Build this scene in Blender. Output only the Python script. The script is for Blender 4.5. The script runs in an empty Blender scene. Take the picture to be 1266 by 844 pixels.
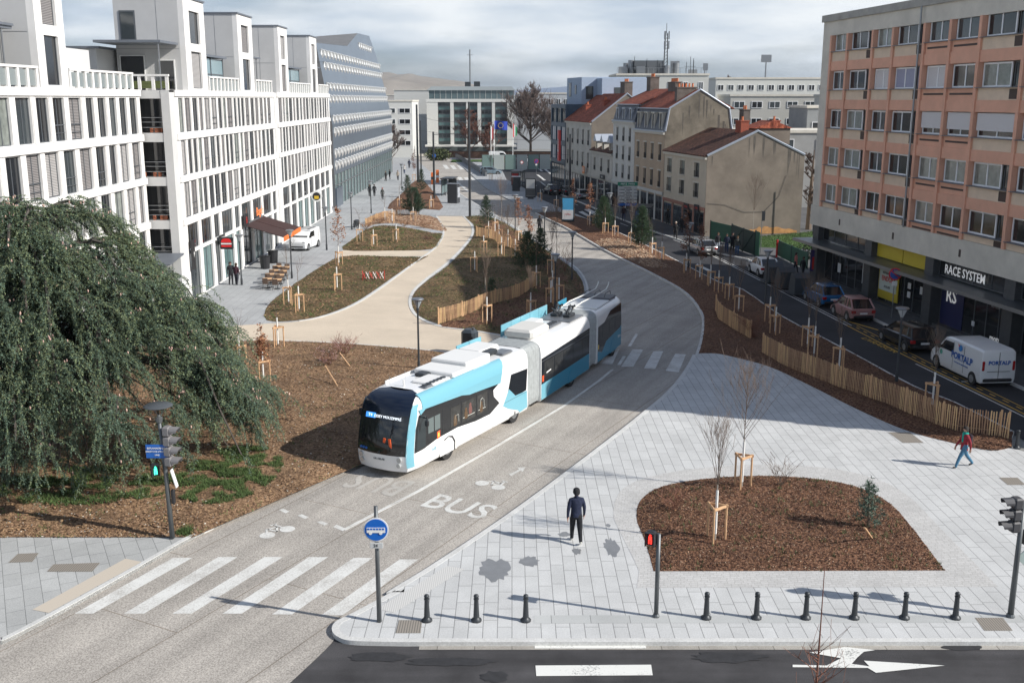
import bpy, bmesh, math, random
from mathutils import Vector, Matrix, noise as mnoise
random.seed(7)
R = math.radians
PI = math.pi
SC = bpy.context.scene
COL = SC.collection

# ---------------------------------------------------------------- camera numbers (also used to read ground positions)
F, CX, CY, YH, H = 1290., 633., 422., 122., 14.3
PT = math.atan((CY - YH) / F)

def at(px, py, z=0.):
    x = (px - CX) / F
    y = -(py - CY) / F
    dy = math.cos(PT) + y * math.sin(PT)
    dz = -math.sin(PT) + y * math.cos(PT)
    t = (z - H) / dz
    return Vector((t * x, t * dy, z))

cam = bpy.data.cameras.new('camera')
camo = bpy.data.objects.new('camera', cam)
COL.objects.link(camo)
camo.location = (0, 0, H)
camo.rotation_euler = (PI / 2 - PT, 0, 0)
cam.sensor_width = 36
cam.lens = 36 * F / 1266
cam.clip_start = .3
cam.clip_end = 9000
SC.camera = camo

# ---------------------------------------------------------------- materials
MATS = {}
def mat(name, col, rough=.7, metal=0., var=0., vscale=3., bump=0., bscale=40., spec=.5, emit=0., island=0., coat=0.):
    if name in MATS: return MATS[name]
    m = bpy.data.materials.new(name)
    m.use_nodes = True
    nt = m.node_tree; N = nt.nodes; L = nt.links
    b = N['Principled BSDF']
    c = (*col, 1)
    b.inputs['Base Color'].default_value = c
    b.inputs['Roughness'].default_value = rough
    b.inputs['Metallic'].default_value = metal
    b.inputs['Specular IOR Level'].default_value = spec
    if coat: b.inputs['Coat Weight'].default_value = coat
    if emit:
        b.inputs['Emission Color'].default_value = c
        b.inputs['Emission Strength'].default_value = emit
    tc = None
    if var or bump:
        tc = N.new('ShaderNodeNewGeometry')
    if var:
        n = N.new('ShaderNodeTexNoise'); n.inputs['Scale'].default_value = vscale; n.inputs['Detail'].default_value = 6
        n.inputs['Roughness'].default_value = .65
        L.new(tc.outputs['Position'], n.inputs['Vector'])
        mr = N.new('ShaderNodeMapRange'); mr.inputs[1].default_value = .28; mr.inputs[2].default_value = .72
        mr.inputs[3].default_value = 1 - var; mr.inputs[4].default_value = 1 + var
        L.new(n.outputs['Fac'], mr.inputs[0])
        hs = N.new('ShaderNodeHueSaturation'); hs.inputs['Color'].default_value = c
        L.new(mr.outputs[0], hs.inputs['Value']); L.new(hs.outputs[0], b.inputs['Base Color'])
    if island:
        g = N.new('ShaderNodeNewGeometry')
        mr = N.new('ShaderNodeMapRange'); mr.inputs[3].default_value = 1 - island; mr.inputs[4].default_value = 1 + island
        L.new(g.outputs['Random Per Island'], mr.inputs[0])
        hs = N.new('ShaderNodeHueSaturation'); hs.inputs['Color'].default_value = c
        L.new(mr.outputs[0], hs.inputs['Value'])
        mr2 = N.new('ShaderNodeMapRange'); mr2.inputs[3].default_value = .49; mr2.inputs[4].default_value = .512
        L.new(g.outputs['Random Per Island'], mr2.inputs[0]); L.new(mr2.outputs[0], hs.inputs['Hue'])
        L.new(hs.outputs[0], b.inputs['Base Color'])
    if bump:
        n2 = N.new('ShaderNodeTexNoise'); n2.inputs['Scale'].default_value = bscale; n2.inputs['Detail'].default_value = 4
        L.new(tc.outputs['Position'], n2.inputs['Vector'])
        bp = N.new('ShaderNodeBump'); bp.inputs['Strength'].default_value = bump; bp.inputs['Distance'].default_value = .03
        L.new(n2.outputs['Fac'], bp.inputs['Height']); L.new(bp.outputs[0], b.inputs['Normal'])
    MATS[name] = m
    return m

def ground_mat(name, c1, c2, c3=None, fine=60., coarse=.5, bump=.3, rough=.9, cst=.25, fst=1.0, joints=None, jcol=(.2, .2, .2), rot=0., var2=.12, bdist=.02, streak=None):
    """speckled ground: fine voronoi grain between c1 and c2, broad stains, optional paving joints (brick texture)"""
    if name in MATS: return MATS[name]
    m = bpy.data.materials.new(name); m.use_nodes = True
    nt = m.node_tree; N = nt.nodes; L = nt.links
    b = N['Principled BSDF']; b.inputs['Roughness'].default_value = rough
    b.inputs['Specular IOR Level'].default_value = .3
    g = N.new('ShaderNodeNewGeometry')
    n1 = N.new('ShaderNodeTexNoise'); n1.inputs['Scale'].default_value = fine; n1.inputs['Detail'].default_value = 3
    n1.inputs['Roughness'].default_value = .7
    n2 = N.new('ShaderNodeTexNoise'); n2.inputs['Scale'].default_value = coarse; n2.inputs['Detail'].default_value = 7
    n2.inputs['Roughness'].default_value = .6
    for n in (n1, n2): L.new(g.outputs['Position'], n.inputs['Vector'])
    r1 = N.new('ShaderNodeValToRGB')
    e = r1.color_ramp.elements
    e[0].position = .36; e[0].color = (*c1, 1); e[1].position = .64; e[1].color = (*c2, 1)
    if c3:
        x = e.new(.5); x.color = (*c3, 1)
    L.new(n1.outputs['Fac'], r1.inputs[0])
    mr = N.new('ShaderNodeMapRange'); mr.inputs[1].default_value = .3; mr.inputs[2].default_value = .7
    mr.inputs[3].default_value = 1 - cst; mr.inputs[4].default_value = 1 + cst
    L.new(n2.outputs['Fac'], mr.inputs[0])
    hs = N.new('ShaderNodeHueSaturation'); L.new(r1.outputs[0], hs.inputs['Color']); L.new(mr.outputs[0], hs.inputs['Value'])
    out = hs.outputs[0]
    hsrc = n1.outputs['Fac']
    if joints:
        bw, bh, ms, off = joints
        mp = N.new('ShaderNodeMapping'); mp.inputs['Rotation'].default_value = (0, 0, rot)
        L.new(g.outputs['Position'], mp.inputs['Vector'])
        br = N.new('ShaderNodeTexBrick'); br.inputs['Scale'].default_value = 1
        br.inputs['Brick Width'].default_value = bw; br.inputs['Row Height'].default_value = bh
        br.inputs['Mortar Size'].default_value = ms; br.inputs['Mortar Smooth'].default_value = .1
        br.offset = off; br.offset_frequency = 2; br.squash = 1.25; br.squash_frequency = 3
        br.inputs['Color1'].default_value = (1 - var2, 1 - var2, 1 - var2, 1)
        br.inputs['Color2'].default_value = (1 + var2 * .3, 1 + var2 * .3, 1 + var2 * .3, 1)
        br.inputs['Mortar'].default_value = (*jcol, 1)
        L.new(mp.outputs[0], br.inputs['Vector'])
        mx = N.new('ShaderNodeMix'); mx.data_type = 'RGBA'; mx.blend_type = 'MULTIPLY'; mx.inputs[0].default_value = 1
        L.new(out, mx.inputs[6]); L.new(br.outputs['Color'], mx.inputs[7]); out = mx.outputs[2]
    if streak:
        rz_, sx_, sy_, amt = streak
        mp2 = N.new('ShaderNodeMapping'); mp2.vector_type = 'POINT'; mp2.inputs['Rotation'].default_value = (0,0,rz_)
        mp3 = N.new('ShaderNodeMapping'); mp3.inputs['Scale'].default_value = (sx_, sy_, 1)
        n3 = N.new('ShaderNodeTexNoise'); n3.inputs['Scale'].default_value = 1; n3.inputs['Detail'].default_value = 4
        L.new(g.outputs['Position'], mp2.inputs[0]); L.new(mp2.outputs[0], mp3.inputs[0]); L.new(mp3.outputs[0], n3.inputs['Vector'])
        m3 = N.new('ShaderNodeMapRange'); m3.inputs[1].default_value = .35; m3.inputs[2].default_value = .65; m3.inputs[3].default_value = 1-amt; m3.inputs[4].default_value = 1+amt*.6
        L.new(n3.outputs['Fac'], m3.inputs[0]); h3 = N.new('ShaderNodeHueSaturation'); L.new(out, h3.inputs['Color']); L.new(m3.outputs[0], h3.inputs['Value']); out = h3.outputs[0]
    L.new(out, b.inputs['Base Color'])
    bp = N.new('ShaderNodeBump'); bp.inputs['Strength'].default_value = bump; bp.inputs['Distance'].default_value = bdist
    L.new(hsrc, bp.inputs['Height']); L.new(bp.outputs[0], b.inputs['Normal'])
    MATS[name] = m
    return m

def stripe_mat(name, c1, c2, pitch=.1, duty=.6, axis=2, rough=.6):
    """horizontal slats (a blind, a shutter, a slatted panel) in the object's own coordinates"""
    if name in MATS: return MATS[name]
    m = bpy.data.materials.new(name); m.use_nodes = True
    nt = m.node_tree; N = nt.nodes; L = nt.links
    b = N['Principled BSDF']; b.inputs['Roughness'].default_value = rough
    tc = N.new('ShaderNodeTexCoord'); sp = N.new('ShaderNodeSeparateXYZ'); L.new(tc.outputs['Object'], sp.inputs[0])
    m1 = N.new('ShaderNodeMath'); m1.operation = 'DIVIDE'; m1.inputs[1].default_value = pitch; L.new(sp.outputs[axis], m1.inputs[0])
    m2 = N.new('ShaderNodeMath'); m2.operation = 'FRACT'; L.new(m1.outputs[0], m2.inputs[0])
    m3 = N.new('ShaderNodeMath'); m3.operation = 'LESS_THAN'; m3.inputs[1].default_value = duty; L.new(m2.outputs[0], m3.inputs[0])
    mx = N.new('ShaderNodeMix'); mx.data_type = 'RGBA'; mx.inputs[6].default_value = (*c2, 1); mx.inputs[7].default_value = (*c1, 1)
    L.new(m3.outputs[0], mx.inputs[0]); L.new(mx.outputs[2], b.inputs['Base Color'])
    MATS[name] = m
    return m

def glass(name, col=(.02, .025, .03), rough=.06):
    return mat(name, col, rough, 0, spec=.8)

# ---------------------------------------------------------------- mesh builder
class MB:
    def __init__(s): s.v = []; s.f = []; s.mi = []; s.cur = 0
    def add(s, vs, fs):
        n = len(s.v); s.v += [tuple(p) for p in vs]
        s.f += [tuple(i + n for i in f) for f in fs]; s.mi += [s.cur] * len(fs); return s
    def box(s, x0, x1, y0, y1, z0, z1):
        return s.add([(x0,y0,z0),(x1,y0,z0),(x1,y1,z0),(x0,y1,z0),(x0,y0,z1),(x1,y0,z1),(x1,y1,z1),(x0,y1,z1)],
                     [(0,3,2,1),(4,5,6,7),(0,1,5,4),(1,2,6,5),(2,3,7,6),(3,0,4,7)])
    def bbox(s, c, size, M=None, bev=0.0):
        hx, hy, hz = size[0]/2, size[1]/2, size[2]/2
        b = min(bev, hx*.9, hy*.9, hz*.9)
        if b <= 0:
            P = [(-hx,-hy,-hz),(hx,-hy,-hz),(hx,hy,-hz),(-hx,hy,-hz),(-hx,-hy,hz),(hx,-hy,hz),(hx,hy,hz),(-hx,hy,hz)]
            Fc = [(0,3,2,1),(4,5,6,7),(0,1,5,4),(1,2,6,5),(2,3,7,6),(3,0,4,7)]
        else:
            ring = lambda ix, z: [(-hx+ix,-hy,z),(hx-ix,-hy,z),(hx,-hy+ix,z),(hx,hy-ix,z),(hx-ix,hy,z),(-hx+ix,hy,z),(-hx,hy-ix,z),(-hx,-hy+ix,z)]
            def r2(z, k):
                sx, sy = (hx-k)/hx, (hy-k)/hy
                return [(x*sx, y*sy, z) for x, y, _ in ring(b, z)]
            P = r2(-hz, b) + ring(b, -hz+b) + ring(b, hz-b) + r2(hz, b)
            Fc = [tuple(range(7, -1, -1)), tuple(range(24, 32))]
            for r in range(3):
                for i in range(8):
                    j = (i+1) % 8
                    Fc.append((r*8+i, r*8+j, r*8+8+j, r*8+8+i))
        P = [Vector(p) for p in P]
        if M is not None: P = [M @ p for p in P]
        c = Vector(c)
        return s.add([p + c for p in P], Fc)
    def prism(s, poly, z0, z1, top=True, bot=False):
        n = len(poly)
        vs = [(p[0], p[1], z0) for p in poly] + [(p[0], p[1], z1) for p in poly]
        fs = [(i, (i+1) % n, n+(i+1) % n, n+i) for i in range(n)]
        if top: fs.append(tuple(range(n, 2*n)))
        if bot: fs.append(tuple(range(n-1, -1, -1)))
        return s.add(vs, fs)
    def xprism(s, poly, y0, y1):
        """poly in (x,z), extruded along y"""
        n = len(poly)
        vs = [(p[0], y0, p[1]) for p in poly] + [(p[0], y1, p[1]) for p in poly]
        fs = [(i, (i+1) % n, n+(i+1) % n, n+i) for i in range(n)] + [tuple(range(n, 2*n)), tuple(range(n-1, -1, -1))]
        return s.add(vs, fs)
    def yprism(s, poly, x0, x1):
        """poly in (y,z), extruded along x"""
        n = len(poly)
        vs = [(x0, p[0], p[1]) for p in poly] + [(x1, p[0], p[1]) for p in poly]
        fs = [(i, (i+1) % n, n+(i+1) % n, n+i) for i in range(n)] + [tuple(range(n, 2*n)), tuple(range(n-1, -1, -1))]
        return s.add(vs, fs)
    def tube(s, pts, rad, n=6, cap=True):
        pts = [Vector(p) for p in pts]
        if not isinstance(rad, (list, tuple)): rad = [rad]*len(pts)
        base = len(s.v); vs = []; prev = None
        for i, p in enumerate(pts):
            d = (pts[min(i+1, len(pts)-1)] - pts[max(i-1, 0)])
            if d.length < 1e-9: d = Vector((0,0,1))
            d.normalize()
            a = prev if prev is not None else (Vector((0,0,1)) if abs(d.z) < .9 else Vector((1,0,0)))
            u = a - d*a.dot(d)
            if u.length < 1e-6: u = Vector((0,1,0)) - d*d.y
            u.normalize(); w = d.cross(u); prev = u
            for k in range(n):
                t = 2*PI*k/n
                vs.append(p + (u*math.cos(t) + w*math.sin(t))*rad[i])
        fs = []
        for i in range(len(pts)-1):
            for k in range(n):
                j = (k+1) % n
                fs.append((i*n+k, i*n+j, (i+1)*n+j, (i+1)*n+k))
        if cap and n > 2:
            fs.append(tuple(range(n-1, -1, -1))); m = (len(pts)-1)*n; fs.append(tuple(range(m, m+n)))
        return s.add(vs, fs)
    def cyl(s, c, r, z0, z1, n=12, r2=None):
        return s.tube([(c[0], c[1], z0), (c[0], c[1], z1)], [r, r if r2 is None else r2], n)
    def lathe(s, prof, c=(0,0,0), n=12):
        pts = [(c[0], c[1], c[2]+z) for r, z in prof]
        vs = []
        for r, z in prof:
            for k in range(n):
                t = 2*PI*k/n; vs.append((c[0]+r*math.cos(t), c[1]+r*math.sin(t), c[2]+z))
        fs = []
        for i in range(len(prof)-1):
            for k in range(n):
                j = (k+1) % n; fs.append((i*n+k, i*n+j, (i+1)*n+j, (i+1)*n+k))
        fs.append(tuple(range(n-1, -1, -1))); m = (len(prof)-1)*n; fs.append(tuple(range(m, m+n)))
        return s.add(vs, fs)
    def mesh(s, mats, smooth=False, name='m'):
        me = bpy.data.meshes.new(name)
        me.from_pydata(s.v, [], s.f)
        if not isinstance(mats, (list, tuple)): mats = [mats]
        for m in mats: me.materials.append(m)
        if len(mats) > 1: me.polygons.foreach_set('material_index', s.mi)
        if smooth: me.polygons.foreach_set('use_smooth', [True]*len(s.f))
        me.update()
        return me
    def build(s, name, mats, parent=None, smooth=False, loc=None, rot=None, auto=None):
        me = s.mesh(mats, smooth or auto is not None, name)
        if auto is not None:
            me.update()
            try: me.set_sharp_from_angle(angle=auto)
            except Exception: pass
        return put(name, me, parent, loc, rot)

def put(name, me, parent=None, loc=None, rot=None):
    o = bpy.data.objects.new(name, me); COL.objects.link(o)
    if parent: o.parent = parent
    if loc is not None: o.location = loc
    if rot is not None: o.rotation_euler = rot if isinstance(rot, (tuple, list)) else (0, 0, rot)
    return o

def tag(o, label, cat, group=None, kind=None):
    if label: o['label'] = label
    if cat: o['category'] = cat
    if group: o['group'] = group
    if kind: o['kind'] = kind
    return o

def thing(name, label, cat, loc=(0,0,0), rz=0., group=None):
    o = bpy.data.objects.new(name, None); COL.objects.link(o); o.empty_display_size = .2
    o.location = loc; o.rotation_euler = (0, 0, rz)
    return tag(o, label, cat, group)

KIDS = {}
def kids(o): return [c for c in bpy.data.objects if c.parent == o]
def proto_of(root):
    """remember the tree of a thing once, so that copies are cheap"""
    def rec(o): return [(c, rec(c)) for c in o.children]
    return (root, rec(root))
def dup(proto, loc, rz, label, group=None, scale=None):
    root, tree = proto
    r = root.copy(); COL.objects.link(r); r.location = loc; r.rotation_euler = (0, 0, rz)
    r['label'] = label
    if group: r['group'] = group
    if scale: r.scale = (scale,)*3 if not isinstance(scale, tuple) else scale
    def rec(t, par):
        for c, sub in t:
            d = c.copy(); COL.objects.link(d); d.parent = par; rec(sub, d)
    rec(tree, r)
    return r

class Placer:
    """first call moves the thing itself, later ones copy it with its parts"""
    def __init__(s, root, group): s.root = root; s.used = False; s.group = group; s.proto = None
    def __call__(s, loc, rz, label, scale=None):
        if not s.used:
            bpy.context.view_layer.update()
            s.proto = proto_of(s.root); s.used = True
            s.root.location = loc; s.root.rotation_euler = (0, 0, rz); s.root['label'] = label; s.root['group'] = s.group
            if scale: s.root.scale = (scale,)*3 if not isinstance(scale, tuple) else scale
            return s.root
        return dup(s.proto, loc, rz, label, s.group, scale or 1)

def text(s, size, M, m, parent=None, name='lettering', depth=.004, bold=0., align='CENTER', sx=1.):
    c = bpy.data.curves.new(name, 'FONT'); c.body = s; c.size = size; c.extrude = depth; c.offset = bold
    c.align_x = align; c.align_y = 'CENTER'; c.resolution_u = 2
    c.materials.append(m)
    tmp = bpy.data.objects.new(name, c)
    me = bpy.data.meshes.new_from_object(tmp); bpy.data.objects.remove(tmp); bpy.data.curves.remove(c)
    o = bpy.data.objects.new(name, me); COL.objects.link(o)
    if parent: o.parent = parent
    o.matrix_local = M @ Matrix.Diagonal((sx, 1, 1, 1))
    return o
def boxes(name, lst, m, parent):
    for q in lst: MB().box(*q).build(name, m, parent)
def upright(x, y, z, rz=0.):
    """a frame whose text stands upright and is read from local -y (before rz)"""
    return Matrix.Translation((x, y, z)) @ Matrix.Rotation(rz, 4, 'Z') @ Matrix.Rotation(PI/2, 4, 'X')

def struct(name, mb, m, kind='structure', label=None, smooth=False, cat=None):
    o = mb.build(name, m, smooth=smooth); o['kind'] = kind
    if label: o['label'] = label
    if cat: o['category'] = cat
    return o

def smoothline(pts, k=6, closed=False):
    P = [Vector((p[0], p[1], 0)) for p in pts]; n = len(P); out = []
    rng = range(n if closed else n-1)
    for i in rng:
        p0 = P[(i-1) % n] if closed or i > 0 else P[0]
        p1 = P[i]; p2 = P[(i+1) % n]
        p3 = P[(i+2) % n] if closed or i+2 < n else P[-1]
        for j in range(k):
            t = j/k
            out.append(.5*((2*p1)+(p2-p0)*t+(2*p0-5*p1+4*p2-p3)*t*t+(3*p1-p0-3*p2+p3)*t*t*t))
    if not closed: out.append(P[-1])
    return out
def pixline(px, z=0., k=5, closed=False):
    return smoothline([at(x, y, z) for x, y in px], k, closed)

def ribbon(mb, line, w, z0, z1, off=0.):
    """a kerb-like strip along a line, offset to its right by off"""
    n = len(line); A = []; B = []
    for i, p in enumerate(line):
        d = (line[min(i+1, n-1)] - line[max(i-1, 0)]); d.z = 0
        if d.length < 1e-6: d = Vector((1,0,0))
        d.normalize(); q = Vector((d.y, -d.x, 0))
        A.append(p + q*off); B.append(p + q*(off+w))
    vs = []; fs = []
    for a, b in zip(A, B): vs += [(a.x,a.y,z0),(a.x,a.y,z1),(b.x,b.y,z1),(b.x,b.y,z0)]
    for i in range(n-1):
        for k in range(3):
            fs.append((i*4+k, i*4+k+1, i*4+4+k+1, i*4+4+k))
    fs.append((0,1,2,3)); m = (n-1)*4; fs.append((m+3,m+2,m+1,m))
    mb.add(vs, fs)

# ---------------------------------------------------------------- light and sky
AZ = math.atan2(.95, -.31); EL = R(33)
SV = Vector((math.sin(AZ)*math.cos(EL), math.cos(AZ)*math.cos(EL), math.sin(EL)))
sun = bpy.data.lights.new('sun', 'SUN'); suno = bpy.data.objects.new('sun', sun); COL.objects.link(suno)
sun.energy = 5.0; sun.angle = R(.5); sun.color = (1, .955, .89)
suno.rotation_euler = SV.to_track_quat('Z', 'Y').to_euler(); suno.location = (60, -40, 60)
W = bpy.data.worlds.new('World'); SC.world = W; W.use_nodes = True
nt = W.node_tree; N = nt.nodes; L = nt.links; N.clear()
wo = N.new('ShaderNodeOutputWorld'); bg = N.new('ShaderNodeBackground'); bg.inputs[1].default_value = .074
sky = N.new('ShaderNodeTexSky'); sky.sky_type = 'NISHITA'; sky.sun_disc = False; sky.sun_elevation = EL; sky.sun_rotation = AZ
sky.air_density = 1.0; sky.dust_density = 1.2; sky.ozone_density = 1.5
tc = N.new('ShaderNodeTexCoord')
mp = N.new('ShaderNodeMapping'); mp.inputs['Scale'].default_value = (1, 1, 4.6); mp.inputs['Location'].default_value = (1.35, .7, .30)
L.new(tc.outputs['Generated'], mp.inputs['Vector'])
n1 = N.new('ShaderNodeTexNoise'); n1.inputs['Scale'].default_value = 2.6; n1.inputs['Detail'].default_value = 8; n1.inputs['Roughness'].default_value = .52
n2 = N.new('ShaderNodeTexNoise'); n2.inputs['Scale'].default_value = 6.5; n2.inputs['Detail'].default_value = 7; n2.inputs['Roughness'].default_value = .5
L.new(mp.outputs[0], n1.inputs['Vector']); L.new(mp.outputs[0], n2.inputs['Vector'])
r1 = N.new('ShaderNodeValToRGB'); r1.color_ramp.elements[0].position = .40; r1.color_ramp.elements[1].position = .53
r1.color_ramp.elements[0].color = (.30,.30,.30,1); r1.color_ramp.elements[1].color = (.97,.97,.97,1)
L.new(n1.outputs['Fac'], r1.inputs[0])
r2 = N.new('ShaderNodeValToRGB'); r2.color_ramp.elements[0].position = .36; r2.color_ramp.elements[1].position = .66
r2.color_ramp.elements[0].color = (6.4, 7.5, 8.8, 1); r2.color_ramp.elements[1].color = (10.6, 11.1, 11.5, 1)
L.new(n2.outputs['Fac'], r2.inputs[0])
mx = N.new('ShaderNodeMix'); mx.data_type = 'RGBA'
sz = N.new('ShaderNodeSeparateXYZ'); L.new(tc.outputs['Generated'], sz.inputs[0])
cf = N.new('ShaderNodeMapRange'); cf.inputs[1].default_value = .16; cf.inputs[2].default_value = .55; cf.inputs[3].default_value = 1; cf.inputs[4].default_value = .30
L.new(sz.outputs[2], cf.inputs[0]); cm = N.new('ShaderNodeMath'); cm.operation = 'MULTIPLY'; L.new(r1.outputs[0], cm.inputs[0]); L.new(cf.outputs[0], cm.inputs[1])
tint = N.new('ShaderNodeMix'); tint.data_type = 'RGBA'; tint.blend_type = 'MULTIPLY'; tint.inputs[0].default_value = 1; tint.inputs[7].default_value = (.56,.72,.98,1)
L.new(sky.outputs[0], tint.inputs[6]); L.new(cm.outputs[0], mx.inputs[0]); L.new(tint.outputs[2], mx.inputs[6]); L.new(r2.outputs[0], mx.inputs[7])
L.new(mx.outputs[2], bg.inputs[0]); L.new(bg.outputs[0], wo.inputs[0])
SC.view_settings.view_transform = 'Standard'; SC.view_settings.look = 'None'; SC.view_settings.gamma = 1
SC.view_settings.use_curve_mapping = False; SC.view_settings.exposure = .28

# ---------------------------------------------------------------- shared materials
M_conc = mat('pale_concrete', (.62, .61, .58), .8, var=.06, vscale=1.2, bump=.1)
M_white = mat('white_paint', (.78, .78, .76), .7, var=.03, vscale=.8)
M_steel = mat('dark_steel', (.045, .05, .055), .45, .3)
M_grey = mat('grey_metal', (.28, .29, .30), .4, .7)
M_wood = mat('fresh_timber', (.56, .35, .19), .75, var=.2, vscale=6)
M_bark = mat('bark', (.16, .12, .09), .9, var=.3, vscale=14, bump=.4)
M_palebark = mat('pale_bark', (.33, .30, .26), .9, var=.2, vscale=14)
M_wrap = mat('white_trunk_wrap', (.75, .75, .72), .7)
M_glass = glass('dark_glass')
M_black = mat('black_plastic', (.02, .02, .022), .5)
M_rubber = mat('rubber', (.025, .025, .025), .85)
def worn_paint(name, c1, c2, amount=.5):
    m = bpy.data.materials.new(name); m.use_nodes = True; N = m.node_tree.nodes; L = m.node_tree.links; b = N['Principled BSDF']; b.inputs['Roughness'].default_value = .8
    g = N.new('ShaderNodeNewGeometry'); n1 = N.new('ShaderNodeTexNoise'); n1.inputs['Scale'].default_value = 22; n1.inputs['Detail'].default_value = 3
    n2 = N.new('ShaderNodeTexNoise'); n2.inputs['Scale'].default_value = 1.1; n2.inputs['Detail'].default_value = 5
    L.new(g.outputs['Position'], n1.inputs['Vector']); L.new(g.outputs['Position'], n2.inputs['Vector'])
    a = N.new('ShaderNodeMath'); a.operation = 'MULTIPLY_ADD'; a.inputs[1].default_value = .9; L.new(n2.outputs['Fac'], a.inputs[0]); L.new(n1.outputs['Fac'], a.inputs[2])
    r = N.new('ShaderNodeMapRange'); r.inputs[1].default_value = 1.28-amount*.6; r.inputs[2].default_value = 1.28; r.inputs[3].default_value = 0; r.inputs[4].default_value = .85; L.new(a.outputs[0], r.inputs[0])
    x = N.new('ShaderNodeMix'); x.data_type = 'RGBA'; x.inputs[6].default_value = (*c1,1); x.inputs[7].default_value = (*c2,1); L.new(r.outputs[0], x.inputs[0]); L.new(x.outputs[2], b.inputs['Base Color'])
    MATS[name] = m; return m
M_paint = worn_paint('road_marking_paint', (.66,.66,.63), (.34,.32,.29), .75)
M_paint_fresh = worn_paint('street_marking_paint', (.70,.70,.66), (.12,.12,.12), .35)
M_paint_old = worn_paint('faded_marking_paint', (.52,.50,.46), (.33,.31,.28), 1.1)
M_red = mat('red_paint', (.55, .03, .025), .4)
M_orange = mat('orange_paint', (.75, .18, .04), .5)
M_blue = mat('sign_blue', (.012, .11, .42), .4)
# ================================================================ GROUND, ROADS, PAVEMENTS, BEDS
G_base = ground_mat('far_ground', (.20,.20,.19), (.26,.26,.25), fine=3, coarse=.03, cst=.2)
G_asph = ground_mat('asphalt', (.030,.030,.033), (.085,.082,.083), fine=55, coarse=.45, cst=.4, bump=.25, streak=(0, .12, 1.6, .25))
G_asph2 = ground_mat('new_asphalt', (.026,.027,.031), (.05,.05,.055), fine=55, coarse=.3, cst=.22, bump=.2)
G_road = ground_mat('bus_road_concrete', (.24,.222,.198), (.52,.482,.43), (.38,.352,.315), fine=22, coarse=.28, cst=.13, bump=.15, joints=(7.5, 3.4, .018, .0), jcol=(.6,.55,.5), rot=R(-62), var2=.04, streak=(R(-64), .10, 1.3, .14))
G_plaza = ground_mat('plaza_pavers', (.455,.46,.452), (.59,.595,.588), fine=40, coarse=.6, cst=.1, bump=.08, joints=(1.05, .40, .012, .37), jcol=(.46,.46,.46), rot=R(90), var2=.07)
G_pave = ground_mat('granite_paving', (.34,.345,.34), (.47,.475,.46), fine=40, coarse=.5, cst=.12, bump=.08, joints=(.9, .5, .010, .4), jcol=(.45,.46,.46), rot=R(63), var2=.1)
G_walk = ground_mat('street_paving', (.31,.32,.325), (.41,.42,.425), fine=40, coarse=.3, cst=.1, bump=.06, joints=(1.2, .6, .012, .4), jcol=(.6,.6,.6), rot=R(90), var2=.08)
G_sett = ground_mat('small_setts', (.46,.455,.44), (.56,.555,.54), fine=30, coarse=.6, cst=.08, bump=.1, joints=(.2, .13, .010, .5), jcol=(.74,.73,.72), rot=R(8), var2=.10)
G_path = ground_mat('beige_path', (.50,.425,.33), (.62,.535,.43), fine=30, coarse=.35, cst=.08, bump=.06, joints=(50, 4.2, .012, 0), jcol=(.8,.78,.75), rot=R(18), var2=.02)
G_soil = ground_mat('soil', (.085,.048,.025), (.34,.22,.13), (.20,.12,.066), fine=9, coarse=.5, cst=.35, bump=1.0, bdist=.09)
G_soil2 = ground_mat('grassed_soil', (.055,.036,.016), (.21,.145,.075), (.125,.085,.040), fine=6.0, coarse=.3, cst=.35, bump=1.0, bdist=.1)
G_mulch = ground_mat('bark_mulch', (.050,.020,.011), (.30,.165,.10), (.14,.068,.038), fine=11, coarse=.35, cst=.25, bump=1.0, bdist=.1)
G_mulch2 = ground_mat('pale_chips', (.13,.07,.04), (.52,.36,.24), (.30,.18,.11), fine=5.0, coarse=.5, cst=.2, bump=1.0, bdist=.1)
G_kerb = ground_mat('kerb_stone', (.50,.50,.48), (.62,.62,.60), fine=20, coarse=1, cst=.1, bump=.05)
G_lawn = ground_mat('lawn_green', (.03,.07,.015), (.09,.16,.04), fine=8, coarse=.5, cst=.25, bump=.8, bdist=.06)

b = MB(); b.add([(-4000,-200,-.03),(4000,-200,-.03),(4000,7000,-.03),(-4000,7000,-.03)], [(0,1,2,3)]); struct('ground', b, G_base)

# --- the street across the foreground and the street on the right
b = MB(); b.add([(-60,5,0),(60,5,0),(60,30,0),(-60,30,0)], [(0,1,2,3)]); struct('cross_street', b, G_asph)
SL = pixline([(1253,537),(1180,500),(1130,480),(1045,434),(967,393),(919,360),(890,351),(826,318),(770,291),(712,266)], 0, 3)   # left edge of the right-hand street
d0 = (SL[0]-SL[1]).normalized()
SLx = [SL[0]+d0*19, SL[0]+d0*8] + SL
far_l = [Vector((4.5,150,0)), Vector((1.5,175,0)), Vector((-1.0,190,0)), Vector((-2.0,215,0)), Vector((-6.,245,0))]
far_r = [Vector((30.0,245,0)), Vector((17.0,215,0)), Vector((9.0,195,0))]
SR_dir = Vector((-.139,.99,0))
SR0 = Vector((27.4,40,0))
PLK = [(5,28.3),(24,26.4),(48,24.),(56,22.9),(67,21.9),(102,18.5),(113,15.9),(125,13.5),(140,10.9),(156,8.1),(168,6.2),(190,4.5)]
def PLp(Y):                                                   # line along the parking bays, farther on the kerb itself
    for (a, xa), (c, xc) in zip(PLK, PLK[1:]):
        if Y <= c or c == 190: return Vector((xa+(xc-xa)*(Y-a)/(c-a), Y, 0))
def SRp(Y): return PLp(Y) + Vector((2.1*max(0, min(1, (99-Y)/4)), 0, 0))     # kerb of the shop-side pavement
b = MB()
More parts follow.
